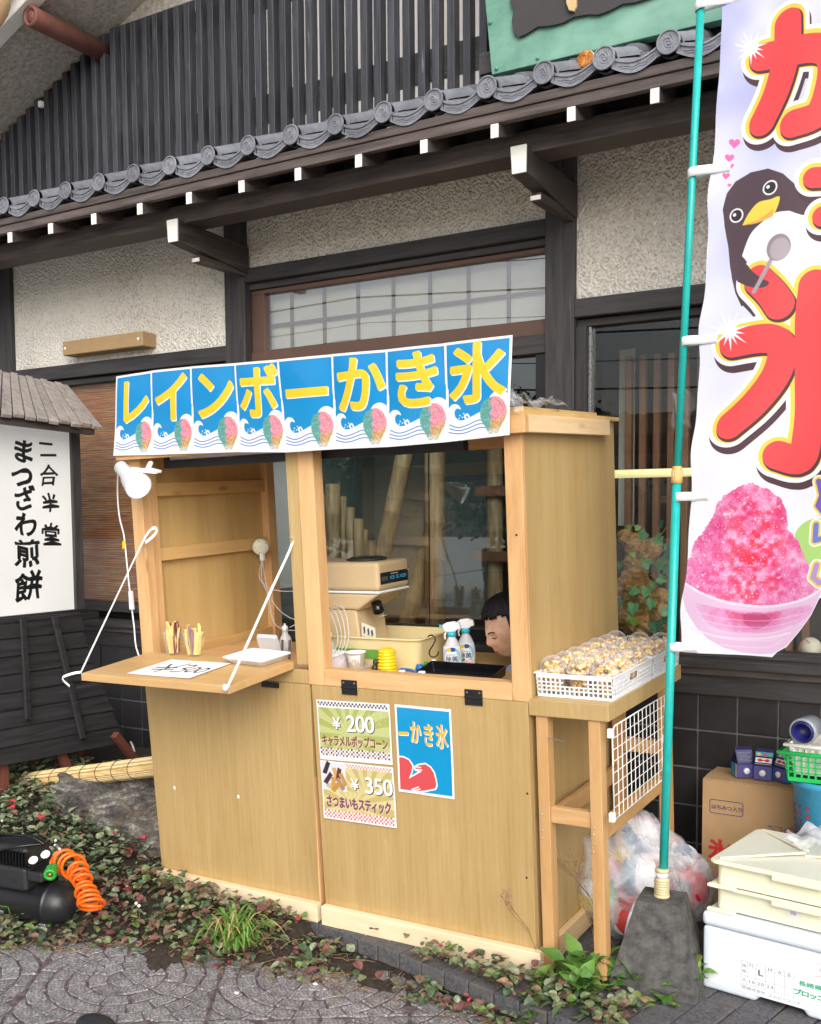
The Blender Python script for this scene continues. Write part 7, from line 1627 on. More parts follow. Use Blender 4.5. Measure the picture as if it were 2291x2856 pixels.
def rock(name, c0, r, seed, label, det=1.0):
    bm_ = bmesh.new(); bmesh.ops.create_icosphere(bm_, subdivisions=6, radius=1); r2 = np.random.RandomState(seed); K_ = r2.randn(26, 3); K_ /= np.linalg.norm(K_, axis=1)[:, None]; of = r2.uniform(.62, .98, 26)
    ph = r2.uniform(0, 6, 12)
    for v in bm_.verts:
        d = np.array(v.co); d = d / np.linalg.norm(d); q = 1.0
        dots = K_ @ d; m_ = dots > .2
        if m_.any(): q = min(1.05, float((of[m_] / dots[m_]).min()))
        x, y, z = d * 3; q += det * (.035 * math.sin(4 * x + ph[0] + 2 * math.sin(3 * z)) * math.sin(5 * y + ph[1]) + .02 * math.sin(11 * x + ph[2]) * math.sin(13 * z + ph[3] + 3 * y) + .012 * math.sin(27 * y + 9 * x + ph[4]) * math.sin(23 * z + 5 * x) + .006 * math.sin(61 * x + 40 * y) * math.sin(53 * z + 31 * y))
        v.co = Vector((d[0] * r[0], d[1] * r[1], d[2] * r[2])) * q
    me = bpy.data.meshes.new(name); bm_.to_mesh(me); bm_.free(); me.polygons.foreach_set('use_smooth', [True] * len(me.polygons)); me.materials.append(M['rock']); o = link(name, me, None, T(c0) @ RZ(.25)); return tag(o, label, 'rock')
t = NT('lichened_rock'); v = t.tex(); n = t.noise(t.map(v, (1, 1, 2.2), (.3, .5, .2)), 9, 10, .72, .9); n2 = t.noise(t.map(v, (1, 1, 1)), 4.5, 5, .6, .6); n3 = t.noise(v, 70, 6, .75)
cc = t.ramp(t.math('ADD', t.math('MULTIPLY', n, .68), t.math('MULTIPLY', n3, .32)), [(.36, srgb(40, 37, 37)), (.46, srgb(84, 79, 76)), (.54, srgb(122, 116, 108)), (.60, srgb(176, 176, 168)), (.66, srgb(214, 217, 210))])
cc = t.mix(t.rng(n2, .55, .66, 0, .65), cc, srgb(110, 82, 48)); t.col(cc).rough(.8).bump(t.math('ADD', n, n3), .8, .03); M['rock'] = t.m
rc = atY(300, 2275, 3.22); rock('garden_rock', (-3.30, 3.22, .12), (.60, .28, .31), 11, 'large grey weathered rock under the reed roll, beside the stall')
# ================================================================ AIR COMPRESSOR
cmpr = empty('air_compressor', 'black portable air compressor with green knob at the pavement edge', 'compressor')
CC = atY(158, 2519, 2.50); cdir = Vector((-.97, -.20, .02)).normalized(); r_ = .076
b = MB(); b.smooth = True; b.lathe([(0, .078), (.022, .075), (.045, .064), (.062, .046), (.072, .022), (.0755, .0), (r_, -.008), (.0785, -.010), (.0785, -.016), (r_, -.018), (r_, -.36), (.07, -.39), (.04, -.42), (0, -.43)], 36, CC, -cdir, False); b.build('tank', M['tank'], cmpr)
tz = Vector((0, 0, 1)); cs = cdir.cross(tz).normalized()      # sideways (towards the viewer)
if cs.y > 0: cs = -cs
def cpt(a, s_, h): return CC + cdir * a + cs * s_ + tz * h
def cbox(a0, a1, s0, s1, h0, h1, name, mat, top=1.0, **k):
    b = MB(); am, sm3 = (a0 + a1) / 2, (s0 + s1) / 2; f = lambda q, m_: m_ + (q - m_) * top
    b.hexa([cpt(a0, s0, h0), cpt(a1, s0, h0), cpt(a1, s1, h0), cpt(a0, s1, h0)], [cpt(f(a0, am), f(s0, sm3), h1), cpt(f(a1, am), f(s0, sm3), h1), cpt(f(a1, am), f(s1, sm3), h1), cpt(f(a0, am), f(s1, sm3), h1)]); return b.build(name, mat, cmpr, **k)
cbox(.06, .40, -.075, .085, .060, .145, 'motor_housing', M['black_pl'], .97, bevel=.012, seg=3); cbox(.05, .36, -.07, .075, .146, .215, 'motor_cover', M['black_pl'], .80, bevel=.014, seg=3)
for k in range(9): cbox(.062 + k * .014, .068 + k * .014, .058, .082, .152, .20, 'cooling_fin', M['black_gloss'], .95)
cbox(.0, .10, -.05, .075, .098, .135, 'gauge_panel', M['black_pl'], .96, bevel=.008, seg=3)
for gp in (atY(94, 2402, 2.40), atY(128, 2386, 2.42)):
    b = MB(); b.smooth = True; b.lathe([(.021, -.004), (.021, .006), (.018, .008), (.017, .0055), (0, .0055)], 22, gp, (.28, -.55, .8), False); b.build('gauge', M['black_gloss'], cmpr); b = MB(); b.lathe([(.0165, .0062), (0, .0062)], 22, gp, (.28, -.55, .8), False); b.build('gauge_dial', M['paper'], cmpr)
kp = atY(143, 2432, 2.385); kd = Vector((.55, -.75, -.25)).normalized(); b = MB(); b.smooth = True; b.lathe([(0, -.03), (.016, -.03), (.018, -.026), (.0205, .014), (.022, .018), (.022, .022), (.012, .023), (.011, .018), (0, .018)], 22, kp, kd, False); b.build('green_knob', M['green_pl'], cmpr); MB().lathe([(.008, .0125), (.0085, .022), (.005, .024)], 14, kp, kd).build('brass_socket', M['brass'], cmpr, smooth=True)
for k in range(14):
    Xk = kd.orthogonal().normalized(); Yk = kd.cross(Xk); q = Xk * math.cos(2 * PI * k / 14) + Yk * math.sin(2 * PI * k / 14); MB().bar(kp + q * .0185 - kd * .022, kp + q * .0205 + kd * .012, .0025, .002).build('knob_rib', M['green_pl'], cmpr)
vp = atY(75, 2445, 2.44); b = MB(); b.smooth = True; b.tube([vp + Vector((-.02, 0, -.006)), vp, vp + Vector((.022, 0, .008))], [.004, .007, .005], 10); b.build('relief_valve', M['brass'], cmpr); MB().tube([vp + Vector((-.028 + .007 * math.cos(q), 0, -.014 + .010 * math.sin(q))) for q in [2 * PI * k / 12 for k in range(12)]], .0012, 5, closed=True).build('pull_ring', M['brass'], cmpr)
cbox(.01, .04, .02, .055, -.115, -.062, 'foot', M['steel'], 1.0, bevel=.003); cbox(.28, .31, .02, .055, -.115, -.062, 'foot', M['black_pl'], 1.0, bevel=.003)
c = CV(240, 120, (26, 28, 30)); c.stroke([(4, 4), (236, 4), (236, 116), (4, 116), (4, 4)], 6, (120, 190, 50)); c.ell(90, 74, 24, 22, (190, 192, 196)); c.ell(150, 80, 26, 20, (160, 162, 168)); c.stroke([(20, 24), (200, 24)], 10, (70, 74, 76)); PM = c.mat('tank_label_print', .4)
def tank_pt(a, ang, off=.0012): return CC + cdir * a + (cs * math.cos(ang) + tz * math.sin(ang)) * (r_ + off)
b = MB(); b.grid(lambda u, v: tank_pt(.26 - .11 * u, -.62 + .52 * v), 6, 6); b.build('tank_label', PM, cmpr, smooth=True)
c = CV(200, 240, (34, 36, 38)); c.poly([(0, 0), (150, 20), (200, 60), (0, 40)], (150, 196, 40))
for k in range(7): c.stroke([(14, 90 + k * 20), (170 - 24 * (k % 3), 92 + k * 20)], 7, (170, 172, 176))
pquad('side_label', c.mat('housing_label_print', .4), cpt(.30, .0868, .140), cpt(.20, .0868, .140), cpt(.20, .0868, .066), cpt(.30, .0868, .066), cmpr)
b = MB(); b.smooth = True
for k in range(3): b.tube(catmull([cpt(.34, .05 - .02 * k, .20), cpt(.22, .02 + .02 * k, .232 + .008 * k), cpt(.08, .0 + .02 * k, .238 + .006 * k), cpt(.02, .03, .225)], 6), .0045, 7)
b.tube(catmull([cpt(.03, .03, .226), cpt(.10, .08, .222), cpt(.20, .10, .19), cpt(.27, .105, .13), cpt(.285, .10, .06), cpt(.27, .09, .03)], 7), .0045, 7); b.build('power_cable', M['black_gloss'], cmpr)
# orange coil hose
hx = catmull([atY(172, 2402, 2.47), atY(190, 2408, 2.47), atY(212, 2424, 2.46), atY(226, 2448, 2.45), atY(236, 2475, 2.44), atY(246, 2500, 2.43), atY(254, 2522, 2.42), atY(255, 2528, 2.42)], 30); pts = []; N = len(hx); turns = 12.5
for i, p in enumerate(hx):
    f = i / (N - 1); d = (hx[min(i + 1, N - 1)] - hx[max(i - 1, 0)]).normalized(); d = (d * .5 + Vector((.30, -.5, -.62 * f + .1))).normalized(); X = d.orthogonal().normalized(); X = (Vector((0, 0, 1)) - d * d.z).normalized(); Y = d.cross(X); a = f * turns * 2 * PI; R_ = .036 + .006 * math.sin(f * 9) + .004 * math.sin(f * 31); pts.append(p + X * math.cos(a) * R_ + Y * math.sin(a) * R_)
b = MB(); b.smooth = True; b.tube(pts, .0058, 8); hose = b.build('coil_hose', M['orange']); tag(hose, 'bright orange coiled air hose spilling beside the compressor', 'hose')
MB().lathe([(.007, 0), (.008, .012), (.006, .03)], 10, pts[0], (-.4, 0, .3)).build('hose_end', M['steel'], hose, smooth=True)
# ================================================================ SHOP WINDOW DISPLAY
def bamboo(p0_, p1_, r, label, seed=0, seam=False, group='bamboo in the shop window'):
    p0_, p1_ = Vector(p0_), Vector(p1_); d = p1_ - p0_; Lb = d.length; d.normalize(); prof = []; step = .21; z = .0; r2 = random.Random(seed); nodes = []
    zz = r2.uniform(.05, .18)
    pr = [(r, 0)]
    while zz < Lb - .02: pr += [(r, zz - .006), (r * 1.05, zz - .002), (r * .965, zz), (r * 1.05, zz + .003), (r, zz + .008)]; nodes.append(zz); zz += step * r2.uniform(.9, 1.15)
    pr += [(r, Lb), (r * .8, Lb), (r * .78, Lb - .03), (0, Lb - .03)]
    b = MB(); b.smooth = True; b.lathe(pr, 20, p0_, d, False); o = b.build('bamboo_pole', M['bamboo']); tag(o, label, 'bamboo', group)
    if seam: MB().bar(p0_ + Vector((-.004, -r - .001, 0)), p1_ + Vector((-.004, -r - .001, 0)), .006, .004, (0, 1, 0)).build('split', M['ink'], o)
    return o
z5 = lambda x, y: (800 + x / 2.47, 900 + y / 2.47)
YB = 4.5
for k, (x0_, x1_, yt) in enumerate(((212, 252, 1265), (232, 276, 1190), (276, 362, 1112), (370, 410, 1195), (412, 463, 1272), (468, 523, 1350), (524, 556, 1425), (560, 620, 1500))):
    Yb = YB + (.04 if k in (1, 3, 6) else 0); a, d = atY(*z5(x0_, yt), Yb), atY(*z5(x1_, yt), Yb); lab = ('shortest-rising', 'second', 'tallest', 'fourth', 'fifth', 'sixth', 'seventh', 'lowest')[k]
    bamboo(((a.x + d.x) / 2, Yb, .86), ((a.x + d.x) / 2, Yb, a.z), (d.x - a.x) / 2, 'upright cut bamboo tube, %s in the stepped row behind the ice machine' % lab, k)
a, d = atY(*z5(815, 880), 4.42), atY(*z5(690, 1480), 4.42); bamboo(d + (d - a) * .35, a + (a - d) * .3, .042, 'thick pale bamboo leaning across the shop window', 21)
a, d = atY(*z5(1020, 900), 4.5), atY(*z5(1020, 1700), 4.5); bamboo((a.x, 4.5, .86), (a.x, 4.5, 2.45), .052, 'thick upright split bamboo in the middle of the shop window', 22, True)
a, d = atY(*z2(860, 770), 4.62), atY(*z2(740, 1180), 4.62); bamboo(d + (d - a) * .2, a + (a - d) * .5, .045, 'bamboo leaning behind the split bamboo, low in the window', 23)
for k in range(5): bamboo((-2.38 + k * .12, 4.78, .86), (-2.38 + k * .12, 4.78, 1.9 + .05 * (k % 2)), .042, 'dim brown bamboo of the fence behind the seated woman, number %s from the split bamboo' % ('one', 'two', 'three', 'four', 'five')[k], 30 + k)
for z in (1.22, 1.55): shop_r = MB().box(-2.45, -1.8, 4.70, 4.73, z, z + .05); shop_r.build('fence_rail', M['lattice'], shop)
# gnarled root ornament
t = NT('polished_root'); v = t.tex(); n = t.noise(v, 26, 6, .7, 1.5); t.col(t.ramp(n, [(.3, srgb(100, 66, 34)), (.5, srgb(182, 136, 80)), (.7, srgb(222, 184, 124))])).rough(.5).bump(n, 1, .02); M['root'] = t.m
z9 = lambda x, y: (1700 + x / 4.687, 1440 + y / 4.687)
ro = MB(); ro.smooth = True
def rblob(x, y, r, Y=4.27, sq=1.0):
    p = atY(*z9(x, y), Y); q = [rnd.uniform(0, 6) for _ in range(4)]; ro.ell(p, (r, r * .8, r * sq), 26, 18, lambda d: 1 + .10 * math.sin(d.x * 6 + q[0]) * math.sin(d.z * 7 + q[1]) + .07 * math.sin(d.y * 13 + d.z * 11 + q[2]) + .04 * math.sin(d.x * 23 + d.z * 19 + q[3]))
for x, y, r, s_ in ((210, 260, .040, .8), (300, 330, .045, .9), (380, 440, .055, 1), (560, 430, .045, .9), (480, 500, .05, .8), (330, 600, .05, 1), (350, 720, .052, 1.1), (330, 850, .062, 1), (280, 960, .075, .8), (420, 1000, .075, .9), (560, 1080, .07, .8), (180, 1120, .06, 1), (200, 1280, .05, 1.2), (330, 1180, .06, 1), (600, 1220, .06, 1), (700, 1050, .05, .7), (500, 1300, .06, 1), (420, 1420, .08, .8), (650, 1380, .06, 1)): rblob(x, y, r, 4.27, s_)
rt = ro.build('root_ornament', M['root']); tag(rt, 'gnarled brown tree root ornament in the display window', 'root'); rmod = rt.modifiers.new('r', 'REMESH'); rmod.mode = 'VOXEL'; rmod.voxel_size = .006; rmod.use_smooth_shade = True
M['ivy'] = plain('ivy_leaf', srgb(98, 150, 100), .5, .25, 30); M['ivy_d'] = plain('ivy_leaf_dark', srgb(60, 100, 72), .5, .25, 30); M['ivy_l'] = plain('spring_leaf', srgb(118, 156, 70), .5, .2, 30); M['vine'] = plain('vine_stem', srgb(134, 110, 72), .7)
iv = MB(); P_ = [(0, 0), (.35, -.12), (.5, .15), (.34, .35), (.55, .55), (.26, .62), (0, 1.05), (-.26, .62), (-.55, .55), (-.34, .35), (-.5, .15), (-.35, -.12)]
iv._add([(x, y, .10 * abs(x) - .12 * y * y) for x, y in P_] + [(0, .45, -.03)], [(i, (i + 1) % 12, 12) for i in range(12)]); ivm = {}
for k_ in ('ivy', 'ivy_d', 'ivy_l'): m_ = iv.mesh('leaf'); m_.materials.append(M[k_]); ivm[k_] = m_
vine = empty('ivy_trail', 'trailing green ivy climbing over the root ornament', 'plant')
for pts in (((760, 120), (620, 300), (430, 290), (440, 600), (460, 820), (490, 1050), (560, 1200), (640, 1330)), ((430, 1040), (380, 1000), (300, 950), (180, 960), (150, 1020)), ((470, 800), (560, 780), (640, 900), (560, 1000))):
    MB().tube(catmull([atY(*z9(x, y), 4.17) for x, y in pts], 6), .0022, 5).build('stem', M['vine'], vine, smooth=True)
for x, y, s_, a, k_ in ((480, 210, .05, 2.3, 'ivy'), (610, 260, .06, 3.9, 'ivy'), (530, 640, .055, 1.0, 'ivy'), (620, 670, .055, 5.2, 'ivy'), (640, 800, .05, 4.2, 'ivy'), (500, 930, .055, 2.9, 'ivy'), (570, 860, .035, 3.3, 'ivy'), (370, 950, .045, 2.2, 'ivy'), (350, 1010, .05, .9, 'ivy'), (320, 1140, .06, 3.1, 'ivy'), (180, 1100, .04, 1.8, 'ivy_d'), (560, 1090, .05, 3.0, 'ivy'), (700, 1250, .05, 4.8, 'ivy'), (600, 1380, .075, 3.4, 'ivy_d'), (700, 1330, .06, 4.4, 'ivy_d'), (540, 1240, .025, 2.0, 'ivy_l'), (320, 1340, .04, 3.2, 'ivy_l'), (280, 1310, .03, 2.5, 'ivy_l'), (290, 150, .03, 1.2, 'ivy_l'), (340, 155, .03, 5.0, 'ivy_l'), (340, 500, .03, 1.4, 'ivy_l'), (135, 600, .035, 3.1, 'ivy_d'), (700, 100, .04, 1.4, 'ivy_d'), (780, 380, .05, 3.0, 'ivy_d'), (700, 520, .07, 4.0, 'ivy_d'), (760, 640, .06, 3.4, 'ivy_d')):
    p = atY(*z9(x, y), 4.15 + rnd.uniform(-.02, .05)); link('leaf', ivm[k_], vine, T(p) @ RY(-a) @ RX(PI / 2 + rnd.uniform(-.5, .5)) @ Matrix.Scale(s_ * .9, 4))
# baseball, moss, yellow bar
pb_ = atY(2262, 1778, 4.22); b = MB(); b.smooth = True; b.ell((0, 0, 0), (.042, .042, .042), 26, 18); bb_ = b.build('baseball', plain('worn_white_leather', srgb(206, 196, 180), .6, .1), M=T(pb_.x, 4.22, .93)); tag(bb_, 'worn baseball with red stitching in the display window', 'baseball')
b = MB(); b.smooth = True; b.tube([(.0425 * math.sin(.55) * math.cos(q) - .014, -.0425 * math.cos(.55 + .1 * math.sin(q)), .0425 * math.sin(.55) * 1.6 * math.sin(q)) for q in [2 * PI * k / 24 for k in range(24)]], .0012, 5, closed=True); b.build('stitching', plain('red_thread', srgb(190, 60, 56), .6), bb_)
ya, yb = atY(1700, 1322, 4.10), atY(2300, 1322, 4.10); b = MB(); b.smooth = True; b.tube([(-1.62, 4.13, ya.z), (-.75, 4.13, ya.z)], .017, 12); t = NT('lit_yellow_tube'); t.col(srgb(250, 244, 190)); t.p.inputs['Emission Color'].default_value = srgb(250, 240, 170); t.p.inputs['Emission Strength'].default_value = .55; tag(b.build('tube_lamp', t.m), 'pale yellow lit tube lamp across the display window behind the pole', 'lamp')

# ================================================================ GROUND COVER AND WEEDS
LC = [('olive_leaf', (108, 118, 80)), ('dark_green_leaf', (74, 94, 66)), ('grey_green_leaf', (130, 138, 110)), ('maroon_leaf', (112, 72, 68)), ('crimson_leaf', (186, 62, 80)), ('fresh_leaf', (104, 132, 66)), ('tan_leaf', (142, 116, 86)), ('brown_leaf', (116, 92, 76))]
LM = []
for nm, c_ in LC:
    t = NT(nm); v = t.tex(); n = t.noise(v, 60, 4); t.col(t.ramp(n, [(.3, srgb(*[x * .72 for x in c_])), (.7, srgb(*[min(255, x * 1.22) for x in c_]))])).rough(.6).set(Subsurface_Weight=.0); LM.append(t.m)
LP = [(0, 0), (.30, .18), (.40, .45), (.26, .78), (0, 1.0), (-.26, .78), (-.40, .45), (-.30, .18)]
gc = MB(); r2 = random.Random(5)
def leaf_at(p, s_, yaw, pitch, roll, mi, b=None):
    b = b or gc; R_ = Euler((pitch, roll, yaw), 'XYZ').to_matrix(); p = Vector(p)
    vs = [p + R_ @ Vector((x * s_, y * s_, s_ * (.16 * abs(x) * 2 - .22 * y * y))) for x, y in LP] + [p + R_ @ Vector((0, .5 * s_, -.055 * s_))]
    b.mi = mi; b._add(vs, [(8, 0, 1, 2), (8, 2, 3, 4), (8, 4, 5, 6), (8, 6, 7, 0)])
def kfront(x): return 2.93 - .01 * (x + 1.3)
def cover(x, y):
    e = edge_y(x); d = y - e
    if x < -4.6 or x > -.95: return 0
    if d < -.06 + .05 * fnoise(x * 3, y * 3): return 0
    if x > -2.99 and y > kfront(x) - .035: return 0
    if x <= -2.99 and y > 3.45: return 0
    if -2.4 > x: return 1.0
    if x < -2.0: return .85 if fnoise(x * 2.2 + 1, y * 2) > -.45 else .15
    if x < -1.70: return .08
    if x < -1.2: return 1.0 if d > -.06 + .04 * math.sin(x * 15) else .4
    return .75 if y < 2.98 else 0
N = 0; tries = 0
while N < 9500 and tries < 90000:
    tries += 1; x, y = r2.uniform(-4.6, -.95), r2.uniform(2.0, 3.45); pr_ = cover(x, y)
    if r2.random() > pr_ * (.45 + .8 * max(0, .5 + .6 * fnoise(x * 4.1, y * 4.3))): continue
    z = bed_z(x, y); z = max(z, .002) if (x > -2.42 and y > 2.89 - .2126 * (x + 1.97)) else z; dk2 = max(0, 1 - abs(y - kfront(x)) / .18) if -2.95 < x < -1.25 else 0
    hmax = .032 + .012 * dk2 + (.03 if x < -2.6 else 0) + .03 * max(0, fnoise(x * 2.7, y * 2.7)); z += r2.uniform(0, hmax) + .008
    in_rock = ((x + 3.28) / .60) ** 2 + ((y - 3.24) / .28) ** 2 < .8
    if in_rock and r2.random() < .85: continue
    red = .5 + .5 * fnoise(x * 1.5 + 3, y * 1.4); q = r2.random()
    if x < -3.1: mi = 1 if q < .28 else 2 if q < .6 else 0 if q < .85 else 7 if q < .985 else 4
    else: mi = (3 if q < .15 * red * 2 else 7 if q < .34 else 1 if q < .55 else 0 if q < .78 else 2 if q < .9 else 5 if q < .972 else 4 if q < .980 else 6)
    s_ = (.014 + .030 * r2.random() ** 1.4) * (1.15 if x < -3.1 else 1); leaf_at((x, y, z), s_, r2.uniform(0, 6.28), r2.uniform(-.35, .75), r2.uniform(-.5, .5), mi); N += 1
gco = gc.build('ground_cover', LM, smooth=False); tag(gco, 'creeping olive and maroon ground cover along the pavement edge', 'ground cover', kind='stuff')
# stems and litter
lt = MB()
for k in range(260):
    x = r2.uniform(-4.2, -1.0); y = edge_y(x) + r2.uniform(-.10, .14)
    if -2.99 < x < -1.3 and y > kfront(x) - .04: continue
    lt.mi = 0; a = r2.uniform(0, 6.28); L_ = r2.uniform(.03, .10); z = (bed_z(x, y) if y > edge_y(x) else PAVZ) + .008; lt.tube([(x, y, z), (x + L_ * .5 * math.cos(a), y + L_ * .5 * math.sin(a), z + r2.uniform(0, .02)), (x + L_ * math.cos(a + .3), y + L_ * math.sin(a + .3), z + r2.uniform(-.003, .01))], .0011, 4)
for k in range(130):
    x = r2.uniform(-3.3, -1.2); y = edge_y(x) - abs(r2.gauss(0, .05)) - .01; leaf_at((x, y, PAVZ + .006), r2.uniform(.008, .022), r2.uniform(0, 6.28), r2.uniform(-.2, .3), r2.uniform(-.3, .3), 1 if r2.random() < .6 else 2, lt)
tag(lt.build('leaf_litter', [M['vine'], LM[7], LM[6]]), 'dry twigs and leaf crumbs along the pavement edge', 'litter', kind='stuff')
# tiny white clover-like flower heads
for k, (px, py) in enumerate(((154, 2358), (413, 2385), (380, 2520), (388, 2527), (155, 2345), (6, 2290))):
    p = atZ(px, py, .05) if px > 300 else atY(px, py, 2.75); b = MB(); b.smooth = True; b.ell(p, (.006, .006, .006), 10, 7, lambda d: 1 + .15 * math.sin(d.x * 12) * math.sin(d.z * 11)); f_ = b.build('flower_head', M['white_soft']); tag(f_, 'tiny round white flower head in the ground cover, %s' % ('above the orange hose', 'close to the stall foot', 'right of the hose end', 'beside its twin', 'upper one above the hose', 'at the picture edge')[k], 'flower')
    MB().tube([p, p - Vector((0, 0, .05))], .0008, 4).build('stalk', LM[5], f_)
# broad leaved weeds
weed_m = [plain('weed_leaf_a', srgb(80, 122, 50), .5, .22, 40), plain('weed_leaf_b', srgb(104, 142, 62), .5, .2, 40), plain('weed_leaf_c', srgb(122, 136, 70), .55, .2, 40)]
wl_ = MB(); n_ = 9; W_ = [0, .13, .21, .26, .27, .25, .20, .13, .06, 0]; vs = []
for i in range(n_ + 1):
    f = i / n_; z = .20 * math.sin(f * 1.6) - .30 * f * f; e_ = .012 * (i % 2)
    vs += [(-W_[i] - (e_ if 0 < i < n_ else 0), f, z + W_[i] * .35), (0, f, z), (W_[i] + (e_ if 0 < i < n_ else 0), f, z + W_[i] * .35)]
wl_._add(vs, [q for i in range(n_) for q in ((i * 3, i * 3 + 1, i * 3 + 4, i * 3 + 3), (i * 3 + 1, i * 3 + 2, i * 3 + 5, i * 3 + 4))]); wlm = []
for m_ in weed_m: me = wl_.mesh('leaf'); me.polygons.foreach_set('use_smooth', [True] * len(me.polygons)); me.materials.append(m_); wlm.append(me)
def weed(px, py, z, n, h, ls, label, k=0, stems=2):
    p = atZ(px, py, z); n += 2; ls *= 1.2; root = empty('broadleaf_weed', label, 'weed', T(p), 'broad leaved weeds')
    for s_ in range(stems):
        a = r2.uniform(0, 6.28); tip = Vector((.5 * h * math.cos(a) * (s_ > 0), .5 * h * math.sin(a) * (s_ > 0), h * r2.uniform(.7, 1))); st_ = catmull([(0, 0, -.02), tip * .5 + Vector((.01, .0, .01)), tip], 5); MB().tube(st_, .0024, 5).build('stem', weed_m[1], root, smooth=True)
        for q in range(n):
            f = .15 + .85 * q / max(1, n - 1); b0 = st_[min(len(st_) - 1, int(f * (len(st_) - 1)))]; yaw = q * 2.4 + r2.uniform(-.4, .4) + s_
            link('leaf', wlm[(k + (r2.random() < .35)) % 3], root, T(b0) @ RZ(yaw) @ RX(r2.uniform(.05, .75) + .35 * f) @ RY(r2.uniform(-.3, .3)) @ Matrix.Scale(ls * r2.uniform(.65, 1.1), 4))
for (px, py, z, n, h, ls, lab, k, st) in ((1575, 2770, -.02, 5, .10, .085, 'broad leaved weed at the stall corner by the table leg', 0, 2), (1530, 2815, -.06, 5, .05, .06, 'low weed with small leaves below the stall corner', 1, 3), (1690, 2770, -.03, 5, .15, .07, 'tall leafy weed in front of the table leg', 0, 2), (1735, 2800, -.05, 5, .10, .075, 'leafy weed in front of the concrete block', 0, 3),
        (1900, 2800, -.04, 6, .10, .06, 'bushy weed between the concrete block and the foam box', 0, 4), (1850, 2840, -.06, 5, .05, .055, 'yellowish weed at the lower picture edge by the foam box', 2, 4), (1620, 2840, -.06, 6, .06, .06, 'light green weed at the lower picture edge', 1, 4), (1780, 2850, -.06, 5, .05, .055, 'small weed at the lower picture edge under the block', 2, 3), (1620, 2790, 0, 6, .06, .07, 'leafy weed spreading over the bricks by the table leg', 0, 4), (1500, 2780, -.02, 5, .05, .06, 'light weed under the stall skirting corner', 1, 3), (1945, 2760, 0, 3, .09, .055, 'thin upright weed touching the foam box', 1, 1), (1480, 2850, -.06, 5, .04, .05, 'creeping weed below the stall skirting', 2, 4), (20, 2265, .15, 3, .08, .09, 'bright leaf sprig at the picture edge above the compressor', 1, 1)):
    weed(px, py, z, n, h, ls, lab, k, st)
# grass tuft
p = atZ(655, 2650, -.06); b = MB(); gm = [plain('grass_blade', srgb(96, 136, 56), .5, .2, 20), plain('grass_blade_dry', srgb(170, 156, 92), .6, .2, 20)]
for k in range(95):
    a = r2.uniform(0, 6.28); L_ = r2.uniform(.07, .17); w_ = r2.uniform(.003, .009); h = r2.uniform(.03, .10); q0 = Vector((r2.gauss(0, .03), r2.gauss(0, .02), 0)); d = Vector((math.cos(a), math.sin(a), 0)); sd_ = Vector((-d.y, d.x, 0)); b.mi = 1 if r2.random() < .2 else 0; prev = None
    for i in range(7):
        f = i / 6; c0 = q0 + d * (L_ * f) + Vector((0, 0, h * math.sin(f * 2.6) * 1.2 + .02)); ww = w_ * (1 - f) ** .6
        cur = (c0 - sd_ * ww, c0 + sd_ * ww)
        if prev: b._add([prev[0], prev[1], cur[1], cur[0]], [(0, 1, 2, 3)])
        prev = cur
tag(b.build('grass_tuft', gm, M=T(p)), 'long bladed green grass tuft in front of the stall skirting', 'grass tuft')
# dried branching stalks
def stalk(px, py, z, h, lean, label, seed):
    r3 = random.Random(seed); p = atZ(px, py, z); b = MB(); sb = MB()
    def br(p_, d, L_, r, dep):
        e = p_ + d * L_; m_ = p_ + d * L_ * .5 + Vector((r3.uniform(-.006, .006), r3.uniform(-.006, .006), 0)); b.tube([p_, m_, e], [r, r * .9, r * .7], 4)
        if dep == 0: sb.ell(e, (.0028, .0028, .0028), 6, 4); return
        for k in range(2 if dep > 1 else 3):
            d2 = (d + Vector((r3.uniform(-.9, .9), r3.uniform(-.5, .5), r3.uniform(-.2, .5)))).normalized(); br(p_ + d * L_ * r3.uniform(.55, 1), d2, L_ * r3.uniform(.45, .7), r * .65, dep - 1)
    br(p, Vector(lean).normalized(), h, .0016, 4)
    o = b.build('dried_stalk', M['vine']); tag(o, label, 'dried stalk'); sb.build('seed_heads', plain('seed_head', srgb(150, 110, 92), .7), o)['kind'] = 'stuff'
stalk(1508, 2720, 0, .16, (-.25, -.1, 1), 'dried branching stalk in front of the stall corner', 2); stalk(1680, 2735, 0, .24, (-.25, .1, 1), 'dried flower stalk rising past the table leg', 3); stalk(1735, 2690, 0, .28, (-.55, .0, 1), 'long dried stalk leaning in front of the table', 6)
# pebble and scrap on the pavement
for k, (px, py, r_) in enumerate(((410, 2630, .012), (660, 2770, .009), (1010, 2675, .015), (880, 2745, .009))):
    p = atZ(px, py, PAVZ + .004); b = MB(); b.smooth = True; b.ell(p, (r_, r_ * .7, r_ * .45), 10, 7, lambda d: 1 + .15 * math.sin(d.x * 5 + d.y * 7 + k)); tag(b.build('pebble', M['white_paint'] if k else M['concrete']), ('grey chip at the dark soil patch', 'small white pebble on the fan paving', 'pale shell-like chip by the brick edge', 'white speck of stone near the brick edge')[k], 'pebble')
# dark shoe-like object at the lower picture edge
p = atZ(290, 2850, PAVZ); b = MB(); b.smooth = True; b.ell((0, 0, .0), (.075, .045, .03), 20, 12); b.v = [(x, y, max(z, 0)) for x, y, z in b.v]; tag(b.build('black_object', M['black_pl'], M=T(p.x, p.y - .03, PAVZ)), 'rounded black object cut off at the bottom edge', 'object')

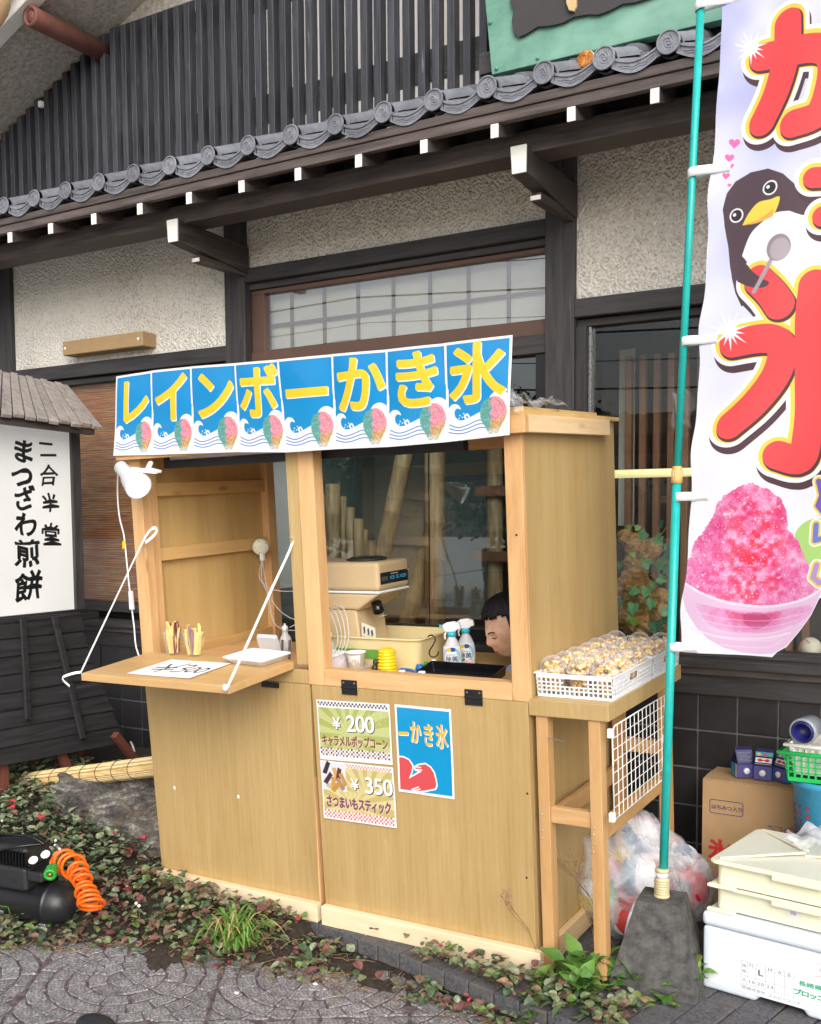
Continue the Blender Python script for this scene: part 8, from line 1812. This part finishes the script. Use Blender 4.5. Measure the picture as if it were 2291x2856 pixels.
# ================================================================ ACROSS THE STREET (seen only mirrored in the glass)
lf = MB(); lf._add([(0, 0, 0), (.06, .05, .02), (0, .12, 0), (-.06, .05, .02)], [(0, 1, 2, 3)])
tree_leaf = plain('street_tree_leaf', srgb(58, 84, 44), .6, .3, 3); bark = plain('bark', srgb(82, 70, 60), .9, .25, 12)
for k, (x, y, h, cr) in enumerate(((-12.5, -8.5, 3.6, 2.0), (-8.4, -10.5, 4.0, 2.1))):
    root = empty('street_tree', 'leafy street tree opposite the shop, mirrored in its glass, %s' % ('the lower one', 'the taller one')[k], 'tree', T(x, y, -.1), 'street trees opposite')
    b = MB(); b.smooth = True; b.tube([(0, 0, 0), (.05, .02, h * .3), (0, .05, h * .6), (.1, 0, h * .85)], [.16, .13, .09, .04], 9)
    for q in range(5): a = q * 1.3; b.tube([(0, .03, h * (.4 + .08 * q)), (cr * .4 * math.cos(a), cr * .4 * math.sin(a), h * (.55 + .07 * q)), (cr * .7 * math.cos(a), cr * .7 * math.sin(a), h * (.65 + .06 * q))], [.06, .04, .015], 6)
    b.build('trunk', bark, root); cb_ = MB()
    for q in range(4200):
        while True:
            d = Vector((r2.uniform(-1, 1), r2.uniform(-1, 1), r2.uniform(-1, 1)))
            if .25 < d.length < 1: break
        n_ = 1 + .25 * fnoise(d.x * 3 + k, d.z * 3); c0 = Vector((d.x * cr * n_, d.y * cr * n_, h * .60 + d.z * h * .38 * n_)); R_ = Euler((r2.uniform(0, 6), r2.uniform(0, 6), r2.uniform(0, 6))).to_matrix(); s_ = r2.uniform(.7, 1.5)
        cb_._add([c0 + R_ @ (Vector(v_) * s_) for v_ in lf.v], [(0, 1, 2, 3)])
    cb_.build('crown', tree_leaf, root)
for k in range(7):
    z = 3.5 + .34 * k; y = -5.5 + .25 * (k % 3); b = MB(); b.tube([(-30 + 60 * q / 20, y, z - .5 * math.sin(PI * ((q * 3 / 20) % 1))) for q in range(21)], .007 if k % 2 else .014, 5); tag(b.build('overhead_cable', M['ink']), 'overhead cable across the street, %s from the bottom, mirrored in the transom' % ('first', 'second', 'third', 'fourth', 'fifth', 'sixth', 'seventh')[k], 'cable')
